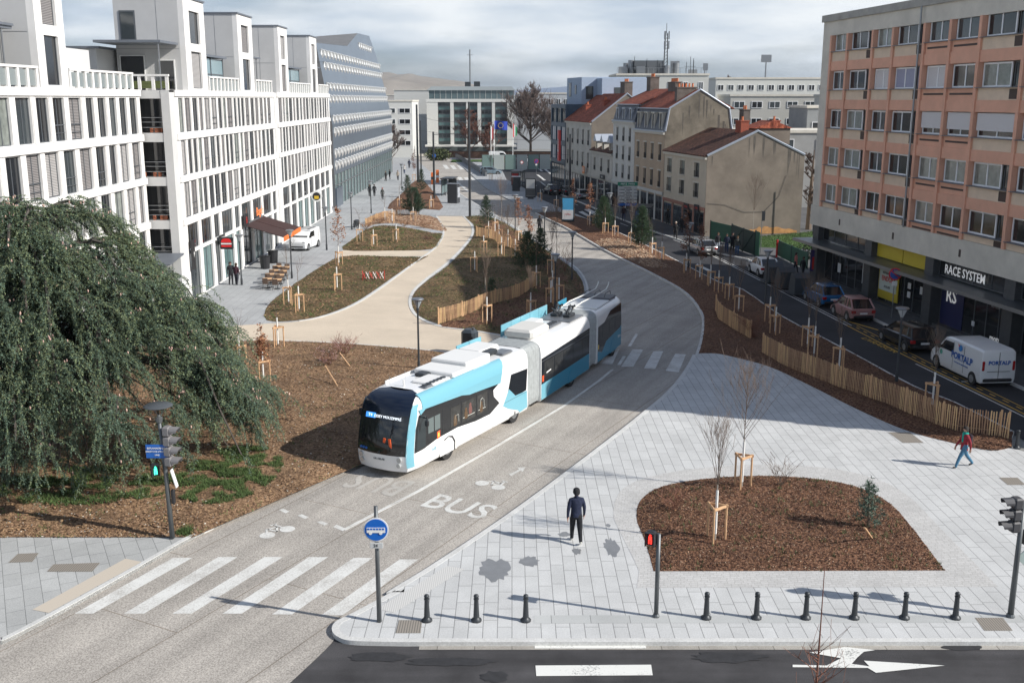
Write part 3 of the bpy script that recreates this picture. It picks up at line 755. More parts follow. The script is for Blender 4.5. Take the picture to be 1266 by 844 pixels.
rb = random.Random(11)
FLZ = [(12.0, 14.35), (9.05, 11.45), (6.1, 8.55)]      # openings of the three storeys (bottom, top)
def white_block(name, label, x, y0, y1, towers, terr, seedv, loggia=True, wid=(1.0,1.0,1.3,1.4,1.6), gapw=(.28,.32,.42), rec=.10):
    """street front facing +x: local x runs away from the camera, local -y looks at the street"""
    L_ = y1-y0
    t = thing('apartment_building', label, 'apartment block', (x, y0, 0), PI/2, 'white terraced apartment blocks')
    r = random.Random(seedv)
    # bays: openings of varied width between fins
    ops = []; wins = []
    for fi, (za, zb) in enumerate(FLZ):
        u = .75
        while u < L_-1.3:
            w = r.choice(wid)
            if u+w > L_-.6: w = L_-.6-u
            ops.append((u, u+w, za, zb)); wins.append((u, za, w, zb-za)); u += w + r.choice(gapw)
    # ground: tall shop bays + mezzanine
    gops = []; u = .9; gw = []
    while u < L_-1.5:
        w = r.choice((1.5,2.6,3.2)); 
        if u+w > L_-.7: w = L_-.7-u
        gops += [(u,u+w,3.75,5.55),(u,u+w,.15,3.5)]; gw.append((u,w)); u += w+.75
    b = MB(); wall_grid(b, 0, L_, 0, 14.85, ops+gops, 0, .42)
    b.build('facade', M_wb, t)
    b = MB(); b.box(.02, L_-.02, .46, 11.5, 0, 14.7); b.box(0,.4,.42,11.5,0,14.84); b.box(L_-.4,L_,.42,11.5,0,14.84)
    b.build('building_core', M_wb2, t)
    b = MB()
    for za in (14.45, 11.52, 8.62, 5.62): b.box(-.06, L_+.06, -.10, .0, za, za+.42)
    b.build('floor_band', M_wb, t)
    # deep fins on a good part of the piers
    b = MB()
    for fi, (za, zb) in enumerate(FLZ):
        row = sorted([o for o in ops if o[2] == za])
        for a, c in zip(row, row[1:]):
            if (int(a[0]*10)+fi) % 3: boxes('facade_fin', [(a[1]+.04, c[0]-.04, -.05, 0, za-.02, zb+.02)], M_wb, t)
    for k, (u, z, w, h) in enumerate(wins):
        st = r.choice(('dark','dark','blindd','blind','sky','dark','curt','blindd'))
        window(t, u, z, w, h, rec, st, split=1 if w < 1.1 else 2, rail=(r.random() < .4))
    for (u, w) in gw:
        window(t, u, 3.75, w, 1.8, .15, r.choice(('dark','sky','dark')), split=max(1,round(w/.8)), name='mezzanine_window')
        window(t, u, .15, w, 3.35, .18, r.choice(('green','dark','sky')), split=max(1,round(w/1.4)), name='shopfront')
    # attic storeys set back behind a terrace, with tower bays
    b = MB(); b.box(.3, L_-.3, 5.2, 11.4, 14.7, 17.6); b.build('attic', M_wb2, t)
    b = MB(); b.box(.1, L_-.1, 4.9, 11.6, 17.6, 17.75); b.build('attic_roof', M_roofg, t)
    for (u, w) in towers:
        ops2 = [(u+w*.25, u+w*.75, 15.0, 17.6), (u+w*.25, u+w*.75, 18.15, 20.4)]
        b = MB(); wall_grid(b, u, u+w, 14.86, 21.2, ops2, 0, .4)
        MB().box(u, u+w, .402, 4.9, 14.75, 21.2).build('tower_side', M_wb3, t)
        boxes('panel_joint', [(u-.006, u-.001, .45, 4.85, z_, z_+.03) for z_ in (17.7,)] + [(u-.006, u-.001, 1.9, 1.93, 14.9, 21.1)], M_grey, t)
        b.build('tower_wall', M_wb, t)
        b = MB(); b.box(u-.08, u+w+.08, -.1, 5.0, 21.2, 21.32); b.build('tower_roof', M_roofg, t)
        for o in ops2: window(t, o[0], o[2], o[1]-o[0], o[3]-o[2], .18, r.choice(('blindd','blind','dark')), split=1)
        # side window seen from the camera
        wd = put('window', None, t, (u-.03, 6.3, 18.2), (0,0,-PI/2)) if False else None
        b = MB(); b.box(u-.05, u-.002, 3.4, 4.5, 18.3, 20.3); w_ = b.build('side_window', M_frame, t)
        b = MB(); b.box(u-.07, u-.052, 3.5, 4.4, 18.4, 20.2); b.build('pane', G_sky, w_)
    for (a, c, kind) in terr:
        balustrade(t, a, c, .1, 14.86)
        if kind == 'awning':
            b = MB(); b.xprism([(a+.2,17.95),(c-.2,17.95),(c-.2,18.08),(a+.2,18.08)], .9, 5.2); 
            b.build('terrace_canopy', M_roofg, t)
            b = MB(); b.cyl((c-1.2, 1.1), .05, 14.86, 17.95, 8); b.cyl((a+1., 1.1), .05, 14.86, 17.95, 8); b.build('canopy_post', M_grey, t)
            window(t, (a+c)/2-1.2, 14.9, 2.2, 2.3, 5.16, 'dark', split=2)
            b = MB(); b.box(a+.2, a+1.4, 5.0, 5.16, 17.2, 17.5); b.build('awning_box', M_white, t)
        elif kind == 'winter':
            o = None
            b = MB(); b.box(a+.3, c-.1, .85, 5.2, 17.5, 17.68); b.build('terrace_canopy', M_roofg, t)
            b = MB(); b.box(a+1.0, c-.5, 1.15, 5.2, 15.0, 17.4); b.build('winter_garden', mat('winter_garden_glass', (.20,.29,.32), .12, spec=.8), t)
            b = MB()
            for uu in (a+1.0, (a+c)/2+.25, c-.5): b.box(uu-.04, uu+.04, 1.09, 1.15, 14.9, 17.5)
            for yy in (1.1, 2.4, 3.8, 5.1): b.box(a+.93, a+.995, yy-.04, yy+.04, 14.9, 17.5)
            b.box(a+.93, a+.995, 1.1, 5.1, 16.15, 16.23); b.box(a+1.0, c-.5, 1.09, 1.15, 16.15, 16.23)
            b.build('glazing_bars', M_frame, t)
        elif kind == 'wall':
            b = MB(); b.box(a+.6, c-.3, 2.6, 5.2, 14.75, 17.35); b.build('terrace_room', M_wb2, t)
            window(t, a+1.2, 15.0, 1.6, 1.9, 2.55, 'dark', split=2)
    return t

WB1 = white_block('b', 'nearest white apartment block behind the drooping cedar, cut by the picture edge', -24.9, 36, 71.6,
    [(20.8, 3.6)], [(8.5, 20.5, 'awning'), (24.7, 34.6, 'wall')], 3, wid=(1.25,1.55,1.65,1.7), gapw=(.5,.55,.62), rec=.17)
# stepped upper house behind the terrace of the nearest block
b = MB(); b.box(25.5, 34.4, 5.6, 13, 17.7, 21.0); b.build('penthouse', M_wb, WB1)
b = MB(); b.box(25.45, 25.5, 6.2, 9.6, 18.4, 20.2); b.box(26, 33, 5.53, 5.6, 18.5, 20.1); b.build('penthouse_window', G_dark, WB1)
b = MB(); b.box(25, 33, 4.1, 5.6, 17.85, 18.0); b.box(24.8, 34.8, 5.2, 13.4, 21.0, 21.12); b.build('penthouse_canopy', M_roofg, WB1)
b = MB(); b.box(3, 20, 5.6, 13, 17.7, 21.0); b.build('penthouse', M_wb2, WB1)
b = MB(); b.box(9, 20.3, 1.0, 5.2, 17.8, 17.95); b.build('terrace_canopy', M_roofg, WB1)
WB2 = white_block('b', 'white apartment block with the burger sign and brown awning at its foot', -23, 73, 103.3,
    [(3.3, 5.0), (18.0, 5.0)], [(8.8, 17.4, 'winter'), (23.6, 29.9, 'awning')], 21)
WB3 = white_block('b', 'farthest white apartment block, beside the grey metal clad building', -23, 104.6, 134.6,
    [(2.0, 4.2), (18.5, 4.2)], [(6.7, 17.8, 'winter'), (23.2, 29.6, 'awning')], 33)
# end walls that face the camera with loggias (block 2 steps forward of block 1; a dark slot before block 3)
def loggia_end(t, depth, off=0.):
    b = MB()
    zs = [(12.05,14.3),(9.1,11.4),(6.15,8.5),(3.3,5.5)]
    pier = .55
    for (za, zb) in zs:
        b.box(-1.12, -.01, pier-.02, depth-.78, za-.62, za-.02)
    b.box(-1.15, 0, 0, pier, 0, 14.85); b.box(-1.15, 0, depth-.8, depth, 0, 14.85); b.box(-1.12, -.01, pier-.02, depth-.78, 14.3, 14.84)
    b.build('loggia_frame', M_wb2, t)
    b = MB()
    for (za, zb) in zs: b.box(-.35, -.3, pier, depth-.8, za, zb)
    b.build('loggia_window', G_dark, t)
    b = MB()
    for (za, zb) in zs:
        for k in (.35,.7,1.0): b.box(-1.1, -1.06, pier, depth-.8, za+k-.02, za+k+.02)
    b.build('loggia_rail', M_grey, t)
    b = MB()
    rr_ = random.Random(4)
    for (za, zb) in zs[:3]:
        for k in range(5): 
            yy = pier+.1+rr_.random()*(depth-1.6); b.bbox((-.9, yy, za+.15), (.2,.2,.3), bev=.03)
    b.build('balcony_planter', mat('terracotta', (.30,.10,.05), .8), t)
loggia_end(WB2, 3.5); loggia_end(WB3, 2.0)
b = MB(); b.box(-1.9,-1.2,.6,11,0,14.7); b.build('recessed_link', M_wb2, WB3)
# terrace on the end of block 2, in front of the first tower's side wall
b = MB(); b.box(-1.1,0,0,4.9,14.72,14.84); b.build('terrace_slab', M_wb, WB2)
b = MB(); b.box(-.6,3.25,.5,5.0,17.95,18.12); b.build('terrace_canopy', M_roofg, WB2); b = MB(); b.cyl((-.45,.7),.05,14.86,17.95,8); b.build('canopy_post', M_grey, WB2)
for ya, yb, zt in ((.9,1.9,16.9),(3.0,4.6,17.2)):
    b = MB(); b.box(3.2,3.28,ya-.08,yb+.08,14.86,zt+.08); o = b.build('terrace_door', M_white, WB2); b = MB(); b.box(3.17,3.195,ya,yb,14.9,zt); b.build('pane', G_dark, o)
b = MB()
for k in range(6): b.box(-1.12,-.98,k*.92,k*.92+.2,14.85,15.75)
b.box(-1.15,-.95,-.05,4.9,15.75,15.88); b.build('balustrade', M_wb, WB2)
b = MB(); b.box(2.5,2.9,1.2,4.4,15.0,15.5); b.build('terrace_planting', mat('terrace_leaf',(.10,.12,.04),.8,var=.4,vscale=9), WB2)
# entrance canopy beside block 2 and roof things
b = MB(); b.xprism([(-4.4,3.5),(-1.3,3.8),(-1.3,3.9),(-4.4,3.6)], -.3, 1.6); b.build('entrance_canopy', M_roofg, WB2)

# awning, signs on block 2
aw = thing('shop_awning', 'dark brown folding awning with an orange edge over the cafe terrace', 'awning', (-23, 89.2, 0), PI/2)
b = MB()
for a, c in ((0,3.6),(3.75,7.2)):
    b.add([(a,-.12,3.75),(c,-.12,3.75),(c,-3.4,2.75),(a,-3.4,2.75),(a,-.12,3.70),(c,-.12,3.70),(c,-3.4,2.70),(a,-3.4,2.70)], [(0,1,2,3),(7,6,5,4),(0,3,7,4),(1,5,6,2)])
b.build('awning_canvas', mat('brown_canvas', (.042,.018,.016), .9, var=.1), aw)
b = MB()
for a, c in ((0,3.6),(3.75,7.2)):
    b.box(a, c, -3.46, -3.41, 2.36, 2.76)
b.build('awning_valance', M_orange, aw)
b = MB()
for a in (.4,3.2,4.1,6.8): b.tube([(a,-.15,3.3),(a+.1,-1.7,3.05),(a,-3.35,2.7)], .03, 5)
b.box(0,7.2,-.14,-.02,3.6,3.85)
b.build('awning_arm', M_grey, aw)
def wall_sign(label, name, y, z, w, h, x=-23, words=None, m=None, tm=None, size=.5, sx=1., out=0.06):
    t = thing(name, label, 'sign', (x, y, z), PI/2)
    if m:
        b = MB(); b.bbox((w/2,-.16-out,h/2),(w,.1,h),bev=.02); b.build('sign_panel', m, t)
    if words: text(words, size, upright(w/2,-.24-out,h/2), tm or M_white, t, sx=sx)
    return t
M_lite = mat('lit_orange_letters', (.9,.22,.05), .4, emit=.6)
wall_sign('orange lettering fixed on the white facade above the brown awning', 'shop_sign', 92.2, 4.0, 4.0, .9, words='Bagels', tm=M_lite, size=1.05)
wall_sign('dark square sign with a red and white logo beside the brown awning', 'shop_sign', 88.6, 3.6, 1.5, 1.1, words='B', m=M_black, tm=M_red, size=.8)
wall_sign('small white lettered sign above the burger sign', 'shop_sign', 80.9, 3.3, 1.6, .6, words='THAÏ', m=M_black, tm=M_white, size=.42)
# round burger sign projecting from the facade
t = thing('burger_sign', 'red and black burger shaped sign sticking out from the white facade', 'sign', (-22.1, 80.4, 3.4), 0); t.scale = (.78,)*3
b = MB(); b.bbox((0,0,0),(1.35,.2,1.2),bev=.09); b.build('sign_panel', M_black, t)
b = MB(); b.xprism([(-.5,.08),(.5,.08),(.47,.3),(.3,.45),(0,.5),(-.3,.45),(-.47,.3)], -.14,-.10); b.xprism([(-.5,-.36),(.5,-.36),(.5,-.16),(-.5,-.16)], -.14,-.10); b.build('bun', mat('bright_red', (.7,.02,.02), .4), t)
b = MB(); b.xprism([(-.52,-.1),(.52,-.1),(.52,.03),(-.52,.03)], -.14,-.10); b.build('patty', M_white, t)
b = MB(); b.box(-1.1,-.6,-.04,.04,.2,.28); b.build('bracket', M_steel, t)
t = thing('round_sign', 'white round sign with a yellow mark on the far white block', 'sign', (-22.4, 120.3, 3.4), 0)
b = MB(); b.tube([(0,-.08,0),(0,.08,0)], .62, 20); b.build('sign_disc', M_white, t)
b = MB(); b.tube([(0,-.1,0),(0,-.081,0)], .45, 20); b.build('sign_mark', M_black, t)
b = MB(); b.box(-.25,.25,-.13,-.105,-.3,.05); b.build('yellow_mark', mat('sign_yellow',(.7,.45,.03),.5), t)
b = MB(); b.box(-.62,-.5,-.04,.04,-.05,.05); b.build('bracket', M_steel, t)
wall_sign('narrow black vertical sign on the white pier nearest the cedar', 'shop_sign', 73.7, 2.4, .7, 2.1, m=M_black, words='P', size=.5)

# ---------------- metal clad building with shiny hoods
mt = thing('metal_clad_building', 'slanted grey metal clad building with rows of shiny window hoods', 'office building', (-23.6, 140, 0), PI/2)
LM = 69.; HT0, HT1 = 21.3, 25.4
def my(z): return 0 if z < 11 else (z-11)*.17      # leans back above z=11
M_clad = mat('blue_grey_cladding', (.17,.205,.25), .35, .55, var=.1, vscale=.25)
M_clad2 = mat('stone_grey_cladding', (.17,.17,.17), .7, var=.15, vscale=.4)
def ext(z): return -1.0*(max(0, z-16)*.0)
b = MB()
prof = [(0,4.6,0),(0,11,0)]
vs = [(0,0,4.4),(LM,0,4.4),(LM,0,11),(0,0,11),(-.0,my(21.3),21.3),(LM*.40,my(22.2),22.2),(LM*.62,my(25),25.0),(LM*.84,my(25.4),25.4),(LM-6,my(22),22.)]
b.add(vs, [(0,1,2,3),(3,2,8,7,6,5,4)])
b.build('metal_facade', M_clad, mt)
b = MB()
b.add([(0,0,0),(0,0,11),(0,my(21.3),21.3),(0,26,21.3),(0,26,0)], [(0,1,2,3,4)])
b.add([(LM,.05,0),(LM,.05,11),(LM-6,my(22),22),(LM-6,26,22),(LM,26,0)], [(4,3,2,1,0)])
b.add([(0,my(21.3),21.3),(LM*.4,my(22.2),22.2),(LM*.4,26,22.2),(0,26,21.3)], [(0,1,2,3)])
b.add([(LM*.4,my(22.2),22.2),(LM*.62,my(25),25),(LM*.84,my(25.4),25.4),(LM-6,my(22),22),(LM-6,26,22),(LM*.4,26,22.2)], [(0,1,2,3,4,5)])
b.add([(0,.6,0),(LM,.6,0),(LM,.6,4.4),(0,.6,4.4),(0,0,4.4),(LM,0,4.4)], [(0,1,2,3),(3,2,5,4)])
b.build('stone_gable', M_clad2, mt)
b = MB()
for z in (4.4,7.3,10.2,13.1,16,18.9): b.box(-.035,-.004,.1,25,z,z+.03)
for y in (3.5,7,10.5,14,17.5): b.box(-.035,-.004,y,y+.03,4.4,21)
b.build('cladding_joint', M_steel, mt)
b = MB(); b.add([(.3,my(21.3)+.2,21.33),(LM*.4,my(22.2)+.2,22.25),(LM*.4,9,22.25),(.3,9,21.33)], [(0,1,2,3)]); b.build('roof_glazing', mat('roof_blue_glass',(.22,.32,.38),.2,spec=.8), mt)
for z in (17.5, 15.6): 
    b = MB(); b.tube([(-1.1,2.6,z),(-.2,2.6,z),(0,2.6,z)], [.05,.62,.8], 14); b.build('gable_hood', M_steel, mt)
for z in (7.8, 3.9): b = MB(); b.tube([(-1.0,1.4,z),(0,1.4,z)], [.45,.75], 14); b.build('gable_hood', M_steel, mt)
# hoods: scoop shape
M_hood = mat('polished_hood', (.82,.82,.80), .35, .6)
hb = MB()
hb.add([(-.62,0,.50),(.55,0,.50),(.50,-.34,.34),(-.55,-.36,.30),(-.66,0,-.30),(.0,0,-.85),(.06,-.14,-.62),(-.5,-.16,-.25)], [(0,1,2,3),(3,2,6,7),(0,3,7,4),(1,5,6,2),(7,6,5,4)])
hood_me = hb.mesh(M_hood, name='window_hood')
hw = MB(); hw.box(.50,1.15,-.10,-.02,-.45,.42); hood_w = hw.mesh(G_dark, name='hood_glass')
rows = [(22.6,44,61),(19.9,4,66),(17.9,3.5,67),(14.6,2.5,68),(12.6,2,68),(9.6,2,68),(7.6,2,68),(5.4,2,68)]
rows = [(23.0,42,58,0),(20.2,3,64,1),(18.6,3.4,66,0),(15.9,2.2,67,1),(14.3,2.4,67.5,0),(11.7,1.8,68,1),(10.1,1.8,68,0),(7.3,1.6,68,1),(5.7,1.6,68,0)]
hoods = []
for z, a, c, k in rows:
    u = a
    while u < c: hoods.append((u, z)); u += 2.75
hoods.sort(key=lambda q: q[0])
rest = MB()
for i, (u, z) in enumerate(hoods):
    y = my(z)-.02
    if i < 100:
        o = put('window_hood', hood_me, mt, (u, y, z)); put('hood_glass', hood_w, o, (0,0,0))
    else:
        rest.add([(v[0]+u, v[1]+y, v[2]+z) for v in hb.v], hb.f)
o = rest.build('far_window_hoods', M_hood, mt); o['kind'] = 'stuff'
b = MB()
for u in range(0, 69, 3): b.box(u-.05, u+.05, -.04, .3, .12, 4.4)
b.box(0, LM, -.06, .4, 2.9, 3.0)
b.build('glazing_bars', M_grey, mt)
b = MB(); b.box(.1, LM-.1, .12, .5, .1, 4.4); b.build('ground_floor_glass', glass('pale_shop_glass', (.13,.19,.19), .12), mt)
b = MB(); b.box(.0, 5.0, -.25, .1, .1, 2.6); b.build('grey_screen', M_clad, mt)

# ---------------- orange and beige slab on the right
RBA = math.atan2(-.99, .139)
ot = thing('slab_building', 'long salmon and beige apartment slab over dark shops on the right', 'apartment block', (24.1, 84.0, 0), RBA)
M_or = mat('salmon_render', (.73,.40,.28), .85, var=.10, vscale=.8)
M_bei = mat('beige_panel', (.72,.57,.43), .85, var=.08, vscale=1.5)
M_cc = mat('weathered_concrete', (.62,.585,.51), .85, var=.14, vscale=.6, bump=.15)
M_slate = mat('dark_stone', (.06,.065,.07), .5, var=.2, vscale=3)
LB = 45.5
bays = [2.75,3.95,2.9,4.04,3.06,3.2,4.3]
bays = bays + [3.0,4.1,2.9,4.1,3.1,3.1]
b = MB(); b.box(0, 1.55, 0, 12, 4.5, 19.4); b.box(1.55, LB, 0, 12, 18.95, 20.0); b.box(0,1.55,0,12,19.4,20.0); b.box(0, LB, -.12, 0, 4.5, 6.05); b.box(0, LB, 0, 12, 4.5, 5.9); b.box(1.55,LB,.6,12,5.9,18.95)
b.build('concrete_frame', M_cc, ot)
b = MB(); b.box(-.1, LB+.1, -.16, 12.1, 20.0, 20.5); b.build('parapet', mat('dirty_concrete',(.36,.35,.32),.9,var=.25,vscale=.8), ot)
b = MB(); b.box(16,24,3,9,20.5,23.2); b.build('roof_house', M_cc, ot)
b = MB(); b.cyl((9,3),.3,20.5,20.9,10); b.cyl((9,3),.5,20.9,21.0,10); b.build('roof_vent', M_grey, ot)
b = MB(); b.cyl((12,6),.4,20.5,22.2,10); b.build('roof_vent', M_black, ot)
M_shw = mat('shutter_white', (.62,.60,.60), .7); M_shv = mat('shutter_violet', (.33,.34,.45), .7); M_shg = mat('shutter_grey', (.45,.45,.46), .7)
M_wfr = mat('white_window_frame', (.86,.87,.88), .45)
sills = [17.75, 14.93, 12.1, 9.3, 6.5]
orr = MB(); beil = []; dkl = []
class _L:
    def __init__(s, l): s.l = l
    def box(s, *a): s.l.append(a)
bei = _L(beil); dk = _L(dkl); ledl = []; led = _L(ledl)
r = random.Random(8)
u = 1.55
STY = {(0,4):'sky',(0,5):'sky',(1,2):'shutter_white',(1,3):'shutter_violet',(1,4):'shutter_white',(2,4):'shutter_white',(2,5):'shutter_white',(2,6):'shutter_white',(3,5):'curt',(3,6):'curt'}
for bi, w in enumerate(bays):
    if u+w > LB: w = LB-u
    orr.box(u, u+.28, -.14, .45, 6.05, 18.95)
    for si, s in enumerate(sills):
        top = s+1.42
        nxt = sills[si-1]-.95 if si else 18.95
        orr.box(u+.28, u+w, -.06, .45, s-1.4 if si < 4 else 6.052, s-.72) if si < 4 else None
        flush = (bi % 7) in (4,5)
        (orr if flush else bei).box(u+.28, u+w, 0.0, .45, s-.72 if si < 4 else 6.056, s-.04)
        if flush: dk.box(u+.5, u+w-.2, -.02, -.004, s-.42, s-.3)
        led.box(u+.22, u+w-.02, -.20, .3, s-.04, s)
        wide = w > 3.5
        ww = w-.45; x0 = u+.37
        st = STY.get((si, bi)) or r.choice(('dark','curt','sky','dark','curt'))
        if st.startswith('shutter') and si == 2:
            window(ot, x0, s, ww, 1.38, .22, 'dark', split=2, fr=.10, fm=M_wfr)
            b = MB(); b.box(x0+.05, x0+ww-.05, .05, .12, s+.38, s+1.38); b.build('roller_shutter', MATS[st], ot)
        elif wide:
            window(ot, x0, s, ww*.72, 1.38, .22, st, split=2, fr=.10, fm=M_wfr)
            window(ot, x0+ww*.75, s, ww*.25, 1.38, .32, 'dark' if not st.startswith('sh') else st, split=1, fr=.05, fm=M_frame)
            dk.box(x0+ww*.78, x0+ww, -.012, -.004, s-.66, s-.1)
        else:
            window(ot, x0, s, ww, 1.38, .22, st, split=2, fr=.10, fm=M_wfr)
    u += w
    if u >= LB: break
b = MB(); 
orr.build('salmon_grid', M_or, ot); boxes('beige_panel', beil, M_bei, ot); boxes('window_ledge', ledl, mat('dark_ledge',(.16,.16,.17),.6), ot); boxes('vent_slot', dkl, mat('brown_slot',(.07,.045,.035),.7), ot)
b = MB(); b.tube([(14.9,-.2,6.0),(14.9,-.2,20)], .06, 6); b.build('downpipe', M_grey, ot)
boxes('vent_slot', [(uu, uu+.22, -.14, -.121, 5.0, 5.45) for uu in (5.2, 13.4, 21.6, 29.8)], mat('brown_slot',(.1,.07,.05),.7), ot)
# shops
b = MB(); b.box(.3, LB, 3.2, 12, 0, 4.5); b.build('shop_interior_wall', mat('dark_interior',(.03,.03,.03),.9), ot)
boxes('shop_pillar', [(uu, uu+1.0, .05, 1.1, .1, 4.5) for uu in (.35, 9.3, 17.6, 26.2, 34.8, 43.5)], M_slate, ot)
b = MB(); b.xprism([(-.5,3.22),(LB,3.22),(LB,3.34),(-.5,3.34)], -1.25, .9)
b.build('shop_canopy', mat('metal_canopy',(.13,.14,.15),.35,.6,var=.2,vscale=2), ot)
b = MB(); b.box(-.5, LB, -1.29, -1.25, 3.14, 3.36); b.build('canopy_edge', M_grey, ot)
spans = [(1.35,9.3),(10.3,17.6),(18.6,26.2),(27.2,34.8),(35.8,43.5)]
yel = mat('yellow_panel', (.55,.43,.03), .6)
for i, (a, c) in enumerate(spans):
    if i == 1:
        b = MB(); b.box(a,(a+c)/2-.05,.5,.56,3.4,4.45); b.box((a+c)/2+.05,c,.5,.56,3.4,4.45); b.build('yellow_fascia', yel, ot)
    else: window(ot, a, 3.4, c-a, 1.08, .5, 'dark', split=4, name='transom_window', fr=.05)
    window(ot, a, .12, c-a, 3.08, .8, 'dark', split=6, name='shopfront', fr=.06)
    b = MB(); b.box(a-.2,c+.2,.3,1.2,.1,.3); b.build('shop_plinth', M_slate, ot)
yp = MB(); yp.box(10.5,13.3,.68,.74,.5,3.0); yo = yp.build('shop_poster', yel, ot)
b = MB(); b.box(10.7,13.1,.62,.675,1.1,2.5); b.build('poster_sheet', mat('poster_white',(.55,.62,.58),.7), ot)
text('ENDUR', .5, upright(11.9,.60,1.95), M_red, ot, bold=.008); text('RÉPARATION', .24, upright(11.9,.60,2.35), M_black, ot); text('ATELIER', .24, upright(11.9,.60,1.4), M_black, ot)
M_lw = mat('white_letters', (.85,.85,.85), .4, emit=.18)
text('RACE SYSTEM', .78, upright(21.6,.38,3.9), M_lw, ot, bold=.012, sx=.92)
text('RS', 1.15, upright(19.9,.70,2.2), M_lw, ot, bold=.02)
b = MB(); b.box(18.7,21.2,.76,.79,.3,3.1); b.build('shop_poster', mat('navy_film',(.015,.02,.09),.4), ot)
text('PRÉPARATION', .22, upright(24.6,.70,2.75), mat('dim_letters',(.4,.4,.4),.5), ot); text('MOTEUR', .22, upright(24.6,.70,2.45), MATS['dim_letters'], ot)
text('motul', .5, upright(24.9,.70,.6), M_lw, ot, bold=.01)
for (uu,zz,w_,h_) in ((3.9,1.2,.5,.7),(8.0,1.0,.75,1.5),(14.6,1.8,.4,.4),(14.6,1.2,.4,.4),(16.2,1.7,.3,.5),(16.8,1.3,.4,.4),(22.4,.9,.3,.3)):
    b = MB(); b.box(uu,uu+w_,.66,.69,zz,zz+h_); b.build('notice', mat('paper',(.6,.62,.64),.7), ot)
b = MB(); b.box(35.9,39.4,.68,.74,.4,3.0); b.build('shop_poster', mat('brown_photo_film',(.16,.09,.05),.5,var=.4,vscale=1.2), ot)
b = MB(); b.box(35.9,39.4,.62,.67,1.0,1.35); b.build('poster_stripe', mat('poster_green',(.05,.25,.05),.5), ot)

# ---------------- old houses
HA = math.atan2(-.98, .192)
ax = Vector((math.cos(HA), math.sin(HA), 0))
C0 = Vector((20.6,108.4,0))
def hp(s): return C0 - ax*s      # s metres away from the cream house's near corner
M_crm = mat('cream_render', (.50,.45,.36), .9, var=.1, vscale=.7)
M_off = mat('offwhite_render', (.50,.48,.43), .9, var=.12, vscale=.7)
M_wht = mat('house_white_render', (.56,.56,.53), .9, var=.08, vscale=.7)
M_tan = mat('tan_render', (.42,.33,.24), .9, var=.1, vscale=.7)
M_gab = mat('bare_gable_render', (.175,.148,.12), .95, var=.30, vscale=.35, bump=.3)
M_gab2 = mat('stained_gable_render', (.165,.143,.112), .95, var=.5, vscale=.45, bump=.3)
M_tile = ground_mat('red_tiles', (.18,.045,.025), (.42,.13,.07), (.30,.08,.045), fine=3, coarse=.4, cst=.3, bump=.4, joints=(.35,.3,.03,.5), jcol=(.5,.45,.45))
M_tile2 = ground_mat('brown_tiles', (.055,.028,.02), (.16,.075,.05), (.10,.045,.03), fine=3, coarse=.4, cst=.3, bump=.4, joints=(.35,.3,.03,.5), jcol=(.5,.45,.45))
M_mans = mat('mansard_slate', (.055,.065,.085), .5, var=.2, vscale=3)
M_zinc = mat('zinc_edge', (.42,.46,.52), .45, .4)
M_brick = mat('chimney_brick', (.27,.07,.04), .9, var=.25, vscale=6)
M_stone = mat('lintel_stone', (.52,.50,.44), .9)
M_pot = mat('chimney_pot', (.55,.17,.07), .8)
M_chd = mat('soot_brick', (.12,.10,.088), .95, var=.3, vscale=2)
def chimney(parent, x, y, z0, z1, w=1.2, d=.6, m=None, pots=3):
    if m is M_gab2: m = M_chd
    b = MB(); b.box(x-w/2,x+w/2,y-d/2,y+d/2,z0,z1); b.box(x-w/2-.07,x+w/2+.07,y-d/2-.07,y+d/2+.07,z1,z1+.12); o = b.build('chimney', m or M_brick, parent)
    b = MB()
    for i in range(pots): b.lathe([(.13,0),(.11,.38),(.14,.42)], (x-w/2+.15+(w-.3)*(i+.5)/pots if w >= d else x, y if w >= d else y-d/2+.15+(d-.3)*(i+.5)/pots, z1+.12), 8)
    b.build('chimney_pot', M_pot, o)
GABLES = []
